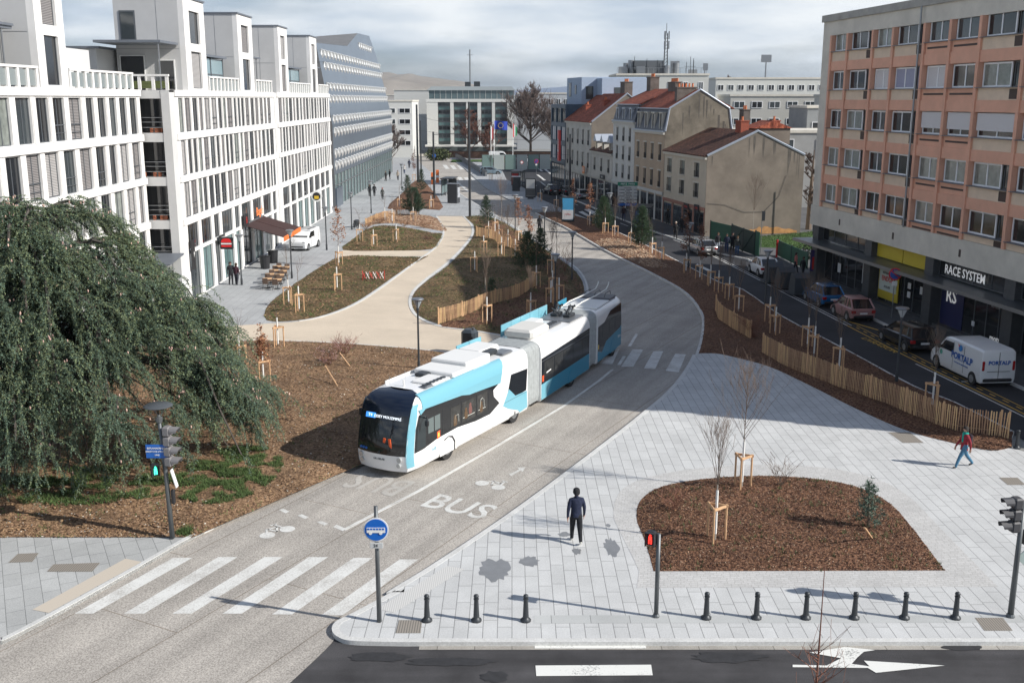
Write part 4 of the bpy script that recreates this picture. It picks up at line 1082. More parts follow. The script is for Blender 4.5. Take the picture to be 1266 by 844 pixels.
def old_house(label, s0, s1, eave, depth, wallm, floors, cols, top, roofm, ridge, gx=None, win=(.95,1.7), mans=None, shopm=None, shutters=False, shopz=3.6, cat='house', gable_m=None, near_gable=True):
    """s0..s1: stretch of the street front, local x runs towards the camera, local -y looks at the street"""
    W_ = s1-s0; p = hp(s1)
    t = thing('terraced_house', label, cat, (p.x, p.y, 0), HA, 'old terraced houses along the street')
    ops = [(cx-win[0]/2, cx+win[0]/2, z, z+win[1]) for z in floors for cx in cols]
    b = MB(); wall_grid(b, .02, W_-.02, shopz, eave, ops, 0, .35); b.box(.02,W_-.02,.36,depth,0,eave-.02)
    b.box(.02,W_-.02,.05,.36,0,shopz)
    b.build('wall', wallm, t)
    for z in floors:
        for cx in cols:
            w_ = window(t, cx-win[0]/2, z, win[0], win[1], .2, r.choice(('dark','curt','dark')), split=2, fr=.06, fm=mat('old_frame',(.30,.29,.27),.6))
            b = MB(); b.box(-.12, win[0]+.12, -.27, -.2, win[1], win[1]+.16); b.box(-.1,win[0]+.1,-.3,-.2,-.1,0); b.build('sill', M_stone, w_)
            b = MB(); 
            for k in range(7): b.box(.06+k*(win[0]-.14)/6, .085+k*(win[0]-.14)/6, -.24,-.215, .02,.62)
            b.box(0,win[0],-.245,-.21,.62,.66); b.build('window_rail', M_black, w_)
    b = MB(); b.box(0,W_,-.22,0,eave-.3,eave-.02); b.build('cornice', M_stone, t)
    # shop floor
    b = MB(); n = max(2, round(W_/3.2)); ww = W_/n
    for i in range(n+1): b.box(max(.02,i*ww-.22), min(W_-.02,i*ww+.22), -.06, .05, 0.1, shopz)
    b.box(.02,W_-.02,-.12,.05,shopz-.35,shopz); b.build('shop_frame', shopm or wallm, t)
    for i in range(n): window(t, i*ww+.3, .2, ww-.6, shopz-.75, .0, r.choice(('dark','sky','dark')), split=2, name='shopfront', fr=.06)
    # roof
    z0 = eave
    y0 = 0
    if mans:
        b = MB(); b.yprism([(-.1,eave),(.55,mans),(depth-.55,mans),(depth,eave)], .05, W_-.05); b.build('mansard', M_mans, t)
        b = MB(); b.box(0,W_,-.3,0,eave-.02,eave+.14); b.box(0,W_,.30,.72,mans,mans+.12); b.build('zinc_gutter', M_zinc, t)
        for cx in cols:
            b = MB(); b.box(cx-.52,cx-.36,-.02,.6,eave+.3,mans-.5); b.box(cx+.36,cx+.52,-.02,.6,eave+.3,mans-.5); b.box(cx-.58,cx+.58,-.08,.6,mans-.5,mans-.34)
            d = b.build('dormer', M_stone if wallm is M_tan else M_zinc, t)
            b = MB(); b.box(cx-.36,cx+.36,.06,.12,eave+.3,mans-.5); b.build('dormer_pane', G_dark, d)
        z0 = mans; y0 = .5
    gw = .02
    b = MB(); b.add([(0,y0-.3*(not mans),z0-.02),(W_,y0-.3*(not mans),z0-.02),(W_,depth/2,ridge),(0,depth/2,ridge),(0,depth+.2,z0-.02),(W_,depth+.2,z0-.02),
                     (0,y0-.3*(not mans),z0+.1),(W_,y0-.3*(not mans),z0+.1),(W_,depth/2,ridge+.14),(0,depth/2,ridge+.14),(0,depth+.2,z0+.1),(W_,depth+.2,z0+.1)],
                    [(6,7,8,9),(9,8,11,10),(0,3,2,1),(3,4,5,2),(0,1,7,6),(1,2,8,7),(2,5,11,8),(0,6,9,3),(3,9,10,4),(4,10,11,5)])
    rf = b.build('roof', roofm, t)
    for xg in (.03, W_-.03-.3):
        b = MB(); 
        pts = [(0.36,eave-.02)] + ([(.6,mans)] if mans else []) + [(depth/2, ridge-.03)] + ([(depth-.6,mans)] if mans else []) + [(depth-.01,eave-.02)]
        b.yprism(pts, xg, xg+.3); b.build('gable', gable_m or M_gab, t)
    if near_gable:
        b = MB(); x = W_-.02
        b.add([(x,.0,0),(x+.05,.0,0),(x+.05,depth,0),(x,depth,0),(x,.0,eave),(x+.05,.0,eave),(x+.05,depth,eave),(x,depth,eave)], [(0,3,2,1),(0,1,5,4),(1,2,6,5),(2,3,7,6),(4,5,6,7)]); 
        pp = [(.0,eave)] + ([(.45,mans)] if mans else []) + [(depth/2,ridge)] + ([(depth-.45,mans)] if mans else []) + [(depth,eave)]
        b.add([(x+.05,a,c) for a,c in pp], [tuple(range(len(pp)))]); b.build('gable_wall', gable_m or M_gab, t)
        GABLES.append((t, x+.055, depth, eave, ridge))
        b = MB(); 
        pp2 = pp[:-1] if not mans else pp[:-1]
        b.tube([(x+.05,a,c+.12) for a,c in pp], .13, 5); b.build('verge_flashing', M_zinc, t)
    return t, rf
h5, rf = old_house('cream three-storey house with a big bare stained gable wall', 1.6, 14.9, 8.4, 10.9, M_crm, (3.95,6.1), (1.8,6.0,10.4), None, M_tile2, 10.9, win=(1.5,1.55), shopz=3.1, shopm=mat('red_brown_front',(.30,.15,.11),.8), gable_m=M_gab)
chimney(h5, 9.8, 5.2, 9.9, 11.9, 1.5, .9, None, 1); chimney(h5, 9.9, 8.8, 9.6, 11.9, 1.1, .9, None, 1); chimney(h5, 3.4, 8.2, 10, 13.0, 1.2, .8, M_gab2, 2)
b = MB(); b.box(7.6,10.6,6.4,10.4,9.5,11.2); b.build('roof_room', M_gab, h5); b = MB(); b.yprism([(6.2,11.2),(8.4,12.0),(10.6,11.2)],7.4,10.8); b.build('roof_room_roof', M_tile, h5)
b = MB(); b.box(2.5,5.5,2.2,3.5,9.05,9.25); b.build('skylight', M_zinc, h5)
h4, rf = old_house('tan house with slate mansard and a tall stained gable', 15.0, 26.4, 10.5, 8.2, M_tan, (4.1,7.2), (1.5,4.3,7.0,9.8), None, M_tile, 15.2, win=(.95,1.9), mans=13.1, gable_m=M_gab2, shopm=M_wht)
chimney(h4, 9.6, 3.0, 13.9, 15.5, .8, 2.4, M_gab2, 5); chimney(h4, 2.4, 4.2, 14.6, 16.2, 2.6, .8, M_gab2, 6)
h3, rf = old_house('narrow white house with slate mansard and three dormers', 26.5, 36.0, 11.4, 10, M_wht, (4.1,6.5,8.9), (1.9,4.7,7.5), None, M_tile, 15.4, win=(.9,1.7), mans=13.5, near_gable=False)
chimney(h3, 1.2, 5, 14.4, 17.0, 1.6, 1.2, M_gab2, 3)
h2, rf = old_house('low grey house with three pointed dormers in its brown roof', 36.1, 47.0, 7.0, 10, M_off, (4.3,), (1.9,5.4,9.0), None, M_tile2, 9.8, win=(.95,1.8), near_gable=False)
for cx in (1.9,5.4,9.0):
    b = MB(); b.box(cx-.6,cx+.6,.2,2.4,7.05,8.4); d = b.build('dormer', M_off, h2)
    b = MB(); b.xprism([(cx-.85,8.4),(cx+.85,8.4),(cx,9.35)],-.05,2.6); b.build('dormer_roof', M_zinc, d)
    b = MB(); b.box(cx-.35,cx+.35,.13,.19,7.2,8.3); b.build('dormer_pane', G_dark, d)
h1, rf = old_house('pale four-window wide house with long red roof and brick chimneys', 47.1, 62.5, 10.9, 10.5, M_off, (4.3,7.6), (1.4,4.4,7.6,10.6,13.7), None, M_tile, 14.9, win=(.95,2.2), gable_m=M_gab)
chimney(h1, 11.5, 3.2, 11.8, 14.0, 1.3, .9, None, 2); chimney(h1, 5.0, 2.2, 11.3, 13.3, .8, .8, None, 1); chimney(h1, 12.6, 6, 13.5, 16.6, 2.2, 1.2, M_gab2, 3)
for (s,z,w_,h_,cm,wd) in ((8.2,3.2,1.5,.55,M_black,'PUB'),):
    pass
rg = random.Random(15)
M_st1 = mat('damp_stain', (.10,.088,.075), .95, var=.3, vscale=1.5); M_st2 = mat('rust_stain', (.40,.21,.08), .95, var=.35, vscale=1.5); M_st3 = mat('pale_patch', (.34,.31,.27), .95, var=.2, vscale=1.5)
for t, x, dep, ev, rg_ in GABLES[:2]:
    for k in range(13):
        y0 = rg.uniform(.3, dep-.5); w = rg.uniform(.08,.3); top = ev + (rg_-ev)*(1-abs(y0-dep/2)/(dep/2)) - .15; L_ = rg.uniform(.6,3.2)
        b = MB(); vs = [(x+.004+k*.0004,y0,top),(x+.004+k*.0004,y0+w,top),(x+.004+k*.0004,y0+w*rg.uniform(.6,1.1),top-L_*.6),(x+.004+k*.0004,y0+w*.45,top-L_),(x+.004+k*.0004,y0+w*.1,top-L_*.5)]; b.add(vs,[(0,1,2,3,4)]); b.build('wall_stain', M_st1, t)
t5 = GABLES[0][0]; x = GABLES[0][1]
b = MB(); n = 22; vs = [(x+.012, 4.0+i*.31, .25) for i in range(n)] + [(x+.012, 4.0+i*.31, .5+.5*math.sin(i/21*PI)*rg.uniform(.6,1.2)) for i in range(n)]
b.add(vs, [(i,i+1,n+i+1,n+i) for i in range(n-1)]); b.build('wall_stain', M_st2, t5)
b = MB(); b.tube([(x+.06,.2,3.6),(x+.06,2.2,3.4),(x+.06,4.4,2.6),(x+.06,6.6,2.6),(x+.06,8.2,4.2),(x+.06,8.9,6.4)], .018, 4); b.build('wall_cable', M_steel, t5)
# shop signs on the cream house and others
def house_sign(label, s, z, w, h, m, words=None, tm=None, size=.4, out=.2):
    p = hp(s); t = thing('shop_sign', label, 'sign', (p.x,p.y,z), HA)
    b = MB(); b.bbox((0,-out,0),(w,.08,h),bev=.01); b.build('sign_panel', m, t)
    if words: text(words, size, upright(0,-out-.05,0), tm or M_white, t)
house_sign('black shop panel with red lettering on the red-brown shop front', 6.7, 2.75, 1.5, .75, M_black, 'KEBAB', M_red, .34)
house_sign('black menu panel under the red lettered shop panel', 6.7, 1.75, 1.3, .8, M_black, 'MENU', M_white, .25)
house_sign('black square shop sign over the dark shop door', 3.6, 2.9, 1.3, .75, M_black, 'OPEN', M_red, .34)
house_sign('round orange sign on the wide pale house', 49.4, 4.0, 1.1, 1.1, mat('sign_orange',(.7,.22,.05),.5), 'O', M_white, .9, out=.5)
house_sign('black sign box on the low grey house', 40.3, 3.6, 2.2, .6, M_black, 'BAR', M_white, .36)

# modern blue-grey block past the old houses
p = hp(72.5)
bt = thing('modern_block', 'modern block with blue-grey top storeys and white and navy bays', 'office building', (p.x,p.y,0), HA)
M_navy = mat('navy_frame', (.035,.07,.11), .5); M_lb = mat('light_blue_render', (.30,.37,.47), .8, var=.05)
ops = [(.5+i*3.25,.5+i*3.25+2.9,z,z+2.3) for z in (4.6,7.6,10.5) for i in range(3)]
b = MB(); wall_grid(b,0,10,4.0,13.4,ops,-.1,.3); b.box(0,10,.35,14,0,13.4); b.box(0,.4,-.1,.35,0,4.0); b.box(9.6,10,-.1,.35,0,4.0); b.build('navy_grid', M_navy, bt)
for z in (4.6,7.6,10.5):
    for i in range(3): window(bt,.5+i*3.25,z,2.9,2.3,.1,'shutter_white' if z < 10 else 'sky', split=2, fr=.07, fm=M_navy)
window(bt,.5,.2,9,3.6,.0,'dark',split=5,name='shopfront',fm=M_navy)
b = MB(); b.box(.5,10,2.5,14,13.4,17.6); b.box(9.5,13.0,5,14,12,17.4); b.build('upper_storey', M_lb, bt)
b = MB(); b.box(.44,.5,4,6,14.6,16.6); b.box(2,3.4,2.42,2.5,14.6,16.8); b.box(6,6.8,2.42,2.5,15,16.4); b.box(13,13.06,7,8.2,14.6,16); b.box(10.02,10.08,3.2,4.4,14.2,16.2); b.build('upper_window', G_sky, bt)
t = thing('vertical_banner', 'red vertical banner with white lettering on the modern block', 'sign', (hp(62.9).x-.3,hp(62.9).y,0), HA)
b = MB(); b.box(-.1,.9,-.9,-.6,4.6,9.4); b.build('banner_panel', mat('banner_red',(.6,.03,.03),.5), t)
o = text('BOX', 1.0, Matrix.Translation((.4,-.93,7)) @ Matrix.Rotation(PI/2,4,'X') @ Matrix.Rotation(PI/2,4,'Z'), M_white, t)
# white long block with antennas behind the houses
def simple_block(label, x0, x1, y, depth, h, m, rows=(), nwin=8, wm=None, cat='building', rz=0, wz=1.3, wfrac=.6, extra=None, name='flat_roofed_block', base=0.):
    t = thing(name, label, cat, (x0,y,base), rz); W_ = x1-x0
    b = MB(); b.box(0,W_,0,depth,0,h); b.build('wall', m, t)
    b = MB(); b.box(-.15,W_+.15,-.15,depth+.15,h,h+.35); b.build('roof', M_cc if m is not M_clad else M_roofg, t)
    s = W_/nwin
    k = 0
    for z in rows:
        for i in range(nwin):
            if k < 60:
                window(t, i*s+s*(1-wfrac)/2, z, s*wfrac, wz, -.05, r.choice(('dark','sky','dark')), split=2, fm=wm or M_wfr, fr=.08); k += 1
    return t
b1 = simple_block('off-white block crowded with rooftop aerials behind the red roofs', 20, 37.5, 205, 16, 18.6, mat('block_white',(.55,.55,.51),.85,var=.06,vscale=.3), rows=(15.4,12), nwin=6, wfrac=.3, wz=2)
rr2 = random.Random(2)
for i in range(14):
    x = rr2.uniform(1,16); y = rr2.uniform(1,6); h_ = rr2.uniform(.8,2.6); b = MB()
    if i % 2: b.cyl((x,y),rr2.uniform(.4,.7),18.9,18.9+h_,10)
    else: b.box(x-.8,x+.8,y-.6,y+.6,18.9,18.9+h_)
    b.build('rooftop_unit', M_grey, b1)
for i in range(9):
    x = rr2.uniform(1,16); b = MB(); b.tube([(x,2,18.9),(x,2,20.5+rr2.uniform(0,1.8))], .05, 4); b.tube([(x-.4,2,20.3),(x+.4,2,20.3)], .03, 4); b.build('aerial', M_steel, b1)

b = MB(); b.box(3.5,9.2,2,8,18.9,21.4); b.build('roof_screen', mat('dark_screen',(.10,.11,.12),.6), b1)
b = MB()
for i in range(18): b.box(i-.03,i+.03,.1,.14,18.9,20.)
b.box(0,17.4,.1,.14,19.95,20.0); b.build('roof_rail', M_grey, b1)
for (x,w_,h_) in ((-2,.03,2.5),):
    pass
# lattice mast
mastb = thing('telecom_mast', 'lattice telecom mast with aerials rising above the rooftops', 'mast', (29.6, 208, 18.9), 0)
b = MB()
for sx,sy in ((-.35,-.35),(.35,-.35),(.35,.35),(-.35,.35)): b.tube([(sx,sy,0),(sx*.6,sy*.6,7.6)], .06, 4)
for k in range(12): 
    q = 1-.4*k/12; z = k*.63
    b.tube([(-.35*q,-.35*q,z),(.35*q,-.35*q,z+.63)], .04, 3); b.tube([(.35*q,-.35*q,z),(-.35*q,-.35*q,z+.63)], .04, 3); b.tube([(-.35*q,-.35*q,z),(-.35*q,.35*q,z+.63)], .04, 3)
b.build('lattice', M_steel, mastb)
b = MB(); 
for a in (0,2.1,4.2): 
    for z in (5.4,7.2): b.bbox((math.cos(a)*.5,math.sin(a)*.5,z),(.22,.22,1.5))
b.build('panel_antenna', M_grey, mastb)
b = MB(); b.tube([(0,0,7.5),(0,0,9.4)], .05, 4); b.build('lightning_rod', M_steel, mastb)
simple_block('broad pale block with strip windows beyond the tan gable', 40, 66, 196, 12, 14.7, mat('pale_block',(.47,.46,.42),.85), rows=(12.6,9.6), nwin=8, wz=1.2)
simple_block('low white building with a long upper window band behind', 44, 68, 232, 12, 18.4, mat('warm_white_block',(.60,.60,.56),.85), rows=(16,), nwin=11, wz=1.2)
t = thing('curved_pavilion', 'pale rounded concrete pavilion roof between the far blocks', 'building', (60,185,0), 0)
b = MB(); b.lathe([(7.5,0),(7.5,14.7),(7.7,14.7),(7.7,15.0)], (0,0,0), 28); b.build('wall', mat('pavilion_concrete',(.52,.51,.46),.8,var=.08), t)
simple_block('grey concrete block with a large gridded window behind the bare gable', 24, 46, 140, 10, 9.9, mat('grey_block',(.33,.33,.32),.9,var=.15,vscale=.4), rows=(6.7,), nwin=3, wz=2.4)
simple_block('grey block with air conditioners next to the salmon slab', 41.5, 56, 150, 10, 13.0, mat('grey_block2',(.26,.27,.27),.9,var=.15,vscale=.4), rows=(9.3,6.0), nwin=4, wz=1.8)
simple_block('distant block with roof garden and white balconies', 86, 112, 300, 14, 19.0, mat('far_white',(.55,.55,.53),.85), rows=(15.6,12.2), nwin=9, wz=2)
simple_block('long low grey office block right of the flags', 21, 46, 330, 14, 14.6, mat('far_grey',(.33,.36,.40),.85), rows=(11.5,8), nwin=9, wz=1.8)
simple_block('distant pale block above the salmon slab end', 128, 150, 420, 14, 20.0, M_wht, rows=(16,12), nwin=7, wz=2)
# office building closing the avenue
cc = thing('office_building', 'white and green glass office block closing the avenue', 'office building', (-22.5,282,0), 0)
M_cw = mat('office_white', (.62,.62,.59), .7, var=.04)
b = MB(); b.box(0,23,.8,15,0,14.0); b.build('office_core', mat('office_dark',(.09,.11,.11),.4), cc)
b = MB()
for x, w_ in ((0,2.9),(6.2,.9),(10.4,.7),(13.4,.9),(17.2,.8),(21.2,1.8)): b.box(x,x+w_,0,.9,2.0,13.6)
b.box(-.2,23.2,-.1,1.,13.4,14.2); b.build('white_pier', M_cw, cc)
for x0,x1 in ((2.9,6.2),(7.1,10.4),(11.1,13.4),(14.3,17.2),(18.0,21.2)):
    for k in range(5):
        window(cc, x0+.1, 3.2+k*2.05, x1-x0-.2, .95, .6, 'green', split=3, fr=.06, name='spandrel')
        window(cc, x0+.1, 4.2+k*2.05, x1-x0-.2, .95, .6, 'dark' if k % 2 else 'sky', split=3, fr=.06)
b = MB(); b.box(-.5,23.5,-1.2,0,1.9,2.4); b.build('entrance_slab', M_cw, cc)
b = MB(); b.box(.5,23,1.2,14,14.2,16.4); b.build('glass_storey', glass('storey_glass',(.09,.13,.14),.15), cc)
boxes('glazing_bars', [(.5+k*1.5,.56+k*1.5,1.12,1.2,14.2,16.4) for k in range(16)], M_cw, cc)
b = MB(); b.xprism([(0,16.4),(23.4,16.4),(22.4,17.4),(1.2,17.4)],.8,14.5); b.build('roof', mat('pale_roof',(.42,.46,.47),.5,.2), cc)
b = MB(); b.box(10,11.5,3,5,17.4,18.6); b.build('rooftop_unit', M_steel, cc); b = MB(); b.box(12.4,14,3,5,17.4,18.7); b.build('rooftop_unit', M_steel, cc)
simple_block('low pale block with dark windows seen behind the broad bare tree', 1.5, 18.5, 305, 12, 15.6, mat('far_grey2',(.42,.44,.46),.85), rows=(12.6,9.2,5.8), nwin=8, wz=1.6)
simple_block('white angled office wing with dark window strips left of the green glass', -35.5, -24.5, 262, 18, 13.6, M_cw, rows=(3,5.6,8.2,10.8), nwin=3, wz=1.2, wfrac=.75)
simple_block('set back white roof block with a blue sign', -33, -18, 300, 12, 16.5, M_cw, rows=(), nwin=3)
simple_block('small cream house with a balcony at the left end of the avenue', -43, -35.8, 245, 10, 8.6, M_crm, rows=(2.6,5.6), nwin=3, wz=1.6)
t = thing('red_roofed_house', 'cream house with a red hipped roof at the end of the avenue', 'house', (-46,262,0), 0)
b = MB(); b.box(0,11,0,10,0,9.4); b.build('wall', M_crm, t); b = MB(); b.add([(-.4,-.4,9.4),(11.4,-.4,9.4),(11.4,10.4,9.4),(-.4,10.4,9.4),(3.5,5,12.4),(7.5,5,12.4)],[(0,1,5,4),(1,2,5),(2,3,4,5),(3,0,4),(3,2,1,0)]); b.build('roof', M_tile, t)
for i in range(3):
    for z in (2.6,5.8): window(t, 1.4+i*3.2, z, 1.1, 1.7, -.05, 'dark', fm=M_wfr)
simple_block('low flat white building behind the red roof', -78, -38, 330, 12, 12.8, M_wht, rows=(9.8,), nwin=10)
# more distant roofs to fill the skyline
rs = random.Random(77)
for i, (x, y, w_, h_, c, lab) in enumerate(((-20,420,26,15.2,(.42,.42,.41),'far grey roofline behind the office block'),(60,380,30,17.5,(.5,.5,.48),'far off-white block between aerials and stadium masts'),
      (96,240,20,14.6,(.42,.40,.37),'far beige block partly behind the slab end'),(70,260,18,16.4,(.45,.46,.47),'far pale grey block above the rounded pavilion'),(-70,410,30,15.5,(.4,.38,.36),'far low block under the wooded hill'))):
    simple_block(lab, x, x+w_, y, 12, h_, mat('far_wall_%s' % 'abcdefg'[i], c, .9), rows=(h_-3.2,h_-6.4), nwin=8, wz=1.7)
for x, y, h_, lab in ((113,480,33,'stadium floodlight mast, taller right one'),(87,500,30,'stadium floodlight mast, leaning thin one')):
    t = thing('floodlight_mast', lab, 'mast', (x,y,0), 0)
    b = MB(); b.tube([(0,0,0),(0 if 'taller' in lab else 2.5,0,h_-3)], [.5,.3], 6); b.build('pole', M_grey, t)
    b = MB(); b.bbox((0 if 'taller' in lab else 2.7,0,h_-1.4),(4.5 if 'taller' in lab else 2.2,.5,3.2)); b.build('lamp_panel', M_grey, t)
t = thing('crane_mast', 'thin pale mast above the office block roof', 'mast', (-11.7,300,16.5), 0)
b = MB(); b.tube([(0,0,0),(0,0,11)], .22, 5); b.build('pole', M_grey, t)
b = MB(); b.tube([(-.8,0,9.6),(.8,0,9.6)], .06, 4); b.build('crossbar', M_grey, t)
# ================================================================ STREET FURNITURE
def gz(px, py, z=.12): return at(px, py, z)
# bollards
t = thing('bollard', 'x', 'bollard'); b = MB()
b.lathe([(.15,0),(.15,.05),(.10,.09),(.085,.12)], n=10); b.build('base', M_steel, t, auto=.6)
b = MB(); b.lathe([(.085,.12),(.062,.64),(.078,.655),(.078,.68),(.05,.69)], n=10); b.build('post', M_steel, t, auto=.6)
b = MB(); b.lathe([(.03,.68),(.06,.70),(.078,.745),(.06,.79),(.02,.81)], n=10); b.build('knob', M_steel, t, auto=.9)
PB = Placer(t, 'dark cast bollards along the kerb')
for (x, y), l in zip([(528,767),(589,767),(650,767),(873,764),(935,764),(996,764),(1056,764),(1118,764),(1181,764),(1257,554)],
    ['dark bollard right beside the blue bus lane sign','dark bollard, middle one of the three left of the crossing','dark bollard, last before the white crossing bars at the left of it','dark bollard just right of the red man signal post','second dark bollard right of the red man signal post','dark bollard below the staked bare tree side of the bed, third of six','dark bollard in front of the thin twig of the foreground tree','fifth dark bollard of the row before the three-lamp signal','last dark bollard of the row, beside the right-hand three-lamp signal','lone dark bollard by the end of the paling fence']):
    PB(gz(x, y), 0, l)
# lamps
M_lglass = mat('lamp_glass', (.42,.45,.47), .2, spec=.6)
t = thing('street_lamp', 'x', 'street lamp'); b = MB(); b.lathe([(.085,0),(.085,.5),(.06,.55),(.05,3.35)], n=8); b.build('pole', M_steel, t, auto=.6)
b = MB()
for a in range(4): b.tube([(0,0,3.3),(math.cos(a*PI/2+.4)*.25,math.sin(a*PI/2+.4)*.25,3.86)], .012, 4)
b.lathe([(.09,3.3),(.07,3.42),(.04,3.45)], n=10); b.build('lamp_bracket', M_steel, t)
b = MB(); b.lathe([(.06,3.42),(.24,3.82),(.24,3.84)], n=12); b.build('lamp_glass', M_lglass, t)
b = MB(); b.lathe([(.30,3.84),(.34,3.88),(.30,3.93),(.08,3.97)], n=14); b.build('lamp_cap', M_grey, t, auto=.7)
PLm = Placer(t, 'grey park lamps with flat caps')
for x, y, l in ((707,347,'lamp standing alone beside the bend of the bus road, above the bus tail'),(518,458,'lamp right behind the bus, seen against the beige path'),(361,344,'lamp beside the cafe tables'),(299,352,'lamp beside the two people at the burger entrance'),
    (404,309,'lamp right of the small white van'),(435,284,'lamp beside the parked bicycle on the left pavement'),(459,264,'lamp at the tip of the woodchip bed'),(497,235,'farthest lamp on the left pavement, by the walking group'),
    (946,378,'lamp over the bin housings beside the white hatchback'),(1108,473,'tall lamp before the black car by the paling fence'),(686,384,'lamp rising from behind the bus roof among stakes'),(637,288,'lamp between the bus lane and the two brown leaved saplings'),
    (673,309,'lamp next to the dark pines of the shrub bed'),(851,332,'lamp behind the brown leaved sapling, near the silver hatchback'),(753,285,'lamp far up the median near the pine')):
    PLm(gz(x, y, .13), rnd.random()*3, l, scale=1.0 if y > 320 else 1.05)
# tall masts for the overhead line
def mast(px, py, h, l, r=.16, arms=()):
    t = thing('overhead_line_mast', l, 'mast', gz(px,py), 0, 'dark masts for the overhead line')
    b = MB(); b.tube([(0,0,0),(0,0,h)], [r, r*.8], 8); b.build('pole', M_steel, t)
    b = MB(); b.lathe([(r*1.8,0),(r*1.8,.06),(r*1.1,.12)], n=8); b.build('base', M_steel, t)
    for (z, dx, dy) in arms:
        b = MB(); b.tube([(0,0,z),(dx,dy,z+.15)], .05, 5); b.build('bracket_arm', M_steel, t)
mast(581,268,13.8,'tallest dark mast in the middle, where the beige path ends')
mast(537,247,9.6,'dark mast left of the ticket kiosk', arms=((9.2,3,0),))
mast(517,227,13.2,'tall dark mast behind the small pines, with a blue sign', .2)
mast(521,226,10.5,'dark mast next to the taller one behind the small pines', .13)
mast(495,190,9.,'dark mast far left at the avenue end', .14)
mast(704,262,9.8,'dark mast on the right, beside the blue and white advert', .16)
mast(1005,292,7.2,'pale thin mast at the corner of the salmon slab', .08)
# overhead span wires
t = thing('span_wire', 'thin overhead wires crossing the far avenue', 'wire', (0,0,0), 0)
b = MB(); P0 = gz(517,227)
for z, (x, y), in ((9.0,(704,262)),(7.2,(704,262)),(11.5,(581,268))):
    q = gz(x,y); pts = [P0.lerp(q, i/8)+Vector((0,0,z-.5*math.sin(PI*i/8))) for i in range(9)]; b.tube(pts, .02, 3)
b.build('wire', M_steel, t)

# signals
def signal_head(parent, x, y, z, ang, n=3, lit=None, gap=.34, m=None):
    """stack of hooded lamps facing direction ang"""
    R_ = Matrix.Translation((x,y,z)) @ Matrix.Rotation(ang,4,'Z')
    for i in range(n):
        zz = i*gap
        b = MB(); b.bbox((0,0,zz),(.26,.3,gap*.93),bev=.04)
        # curved hood
        vs = []; fs = []
        for k in range(9):
            a = PI*(-.08+1.16*k/8); 
            for (d, rr) in ((.13,.15),(.46-.10*abs(k-4)/4,.145)): vs.append((d, math.cos(a)*rr, zz+math.sin(a)*rr+.01))
        for k in range(8): fs.append((k*2,k*2+1,k*2+3,k*2+2))
        n0 = len(vs); vs += [(v[0]-.0, v[1]*.9, zz+(v[2]-zz)*.9) for v in vs[:n0]]
        for k in range(8): fs.append((n0+k*2+2,n0+k*2+3,n0+k*2+1,n0+k*2))
        b.add(vs, fs)
        o = b.build('signal_lamp', m or mat('signal_housing',(.10,.095,.10),.45), parent); o.matrix_local = R_
        b = MB(); b.tube([(.125,0,zz),(.145,0,zz)], .1, 12); q = b.build('lens', mat('unlit_lens',(.03,.02,.02),.2), o)
def ped_head(parent, x, y, z, ang, green=True):
    R_ = Matrix.Translation((x,y,z)) @ Matrix.Rotation(ang,4,'Z')
    b = MB(); b.bbox((0,0,0),(.2,.26,.42),bev=.03); b.box(.1,.2,-.13,-.11,-.2,.2); b.box(.1,.2,.11,.13,-.2,.2); b.box(.1,.22,-.13,.13,.19,.21); o = b.build('walk_signal', M_black, parent); o.matrix_local = R_
    b = MB(); mz = .02
    b.tube([(.11,0,mz+.10),(.13,0,mz+.10)], .03, 8)
    b.box(.11,.13,-.045,.045,mz-.04,mz+.06); b.box(.11,.13,-.05,-.015,mz-.15,mz-.04); b.box(.11,.13,.015,.05,mz-.15,mz-.04)
    b.build('lit_figure', mat('green_figure',(.05,.8,.45),.4,emit=2.5) if green else mat('red_figure',(.9,.03,.02),.4,emit=2.5), o)
t = thing('signal_pole', 'grey pole with disc lamp, four hooded signals and blue plate before the cedar', 'traffic light', gz(213,661,.25), 0)
M_pole = mat('pole_grey', (.13,.14,.145), .45, .5)
b = MB(); b.tube([(0,0,-.1),(-.05,0,2.0),(-.14,0,4.15)], [.085,.075,.055], 10); b.build('pole', M_pole, t, smooth=True)
b = MB(); b.lathe([(.1,3.9),(.12,4.05),(.05,4.1)], (-.13,0,0), 10)
for a in (.5,2.6,4.5): b.tube([(-.13,0,4.05),(-.13+.27*math.cos(a),.27*math.sin(a),4.42)], .014, 4)
b.build('lamp_bracket', M_pole, t)
b = MB(); b.lathe([(.42,4.42),(.46,4.45),(.40,4.49),(.05,4.51)], (-.13,0,0), 20); b.build('lamp_disc', M_pole, t, auto=.6)
signal_head(t, .12, -.05, 2.6, R(-12), 4, m=mat('signal_housing_light',(.22,.21,.21),.45))
ped_head(t, -.36, -.1, 2.32, R(-62), True)
b = MB(); b.bbox((-.24,-.12,2.95),(.72,.03,.46),bev=.01); o = b.build('street_plate', M_blue, t)
text('ESPLANADE DES', .085, upright(-.24,-.145,3.06), M_white, o); text('DROITS DE L\'HOMME', .075, upright(-.24,-.145,2.95), M_white, o); text('1948', .08, upright(-.24,-.145,2.83), M_white, o)
b = MB(); b.bbox((.22,-.03,2.0),(.03,.2,.62),Matrix.Rotation(R(-14),3,'Y')); b.build('white_plate', M_white, t)
b = MB(); b.bbox((.13,0,1.35),(.12,.14,.5),bev=.03); b.build('push_button_box', M_black, t)
t = thing('signal_pole', 'three-lamp signal on a leaning grey pole at the right edge of the plaza', 'traffic light', gz(1249,762), 0)
b = MB(); b.tube([(0,0,0),(.0,0,3.45)], [.085,.06], 10); b.build('pole', M_pole, t, smooth=True)
b = MB(); b.lathe([(.12,0),(.12,.04),(.09,.1)], n=10); b.build('base', M_pole, t)
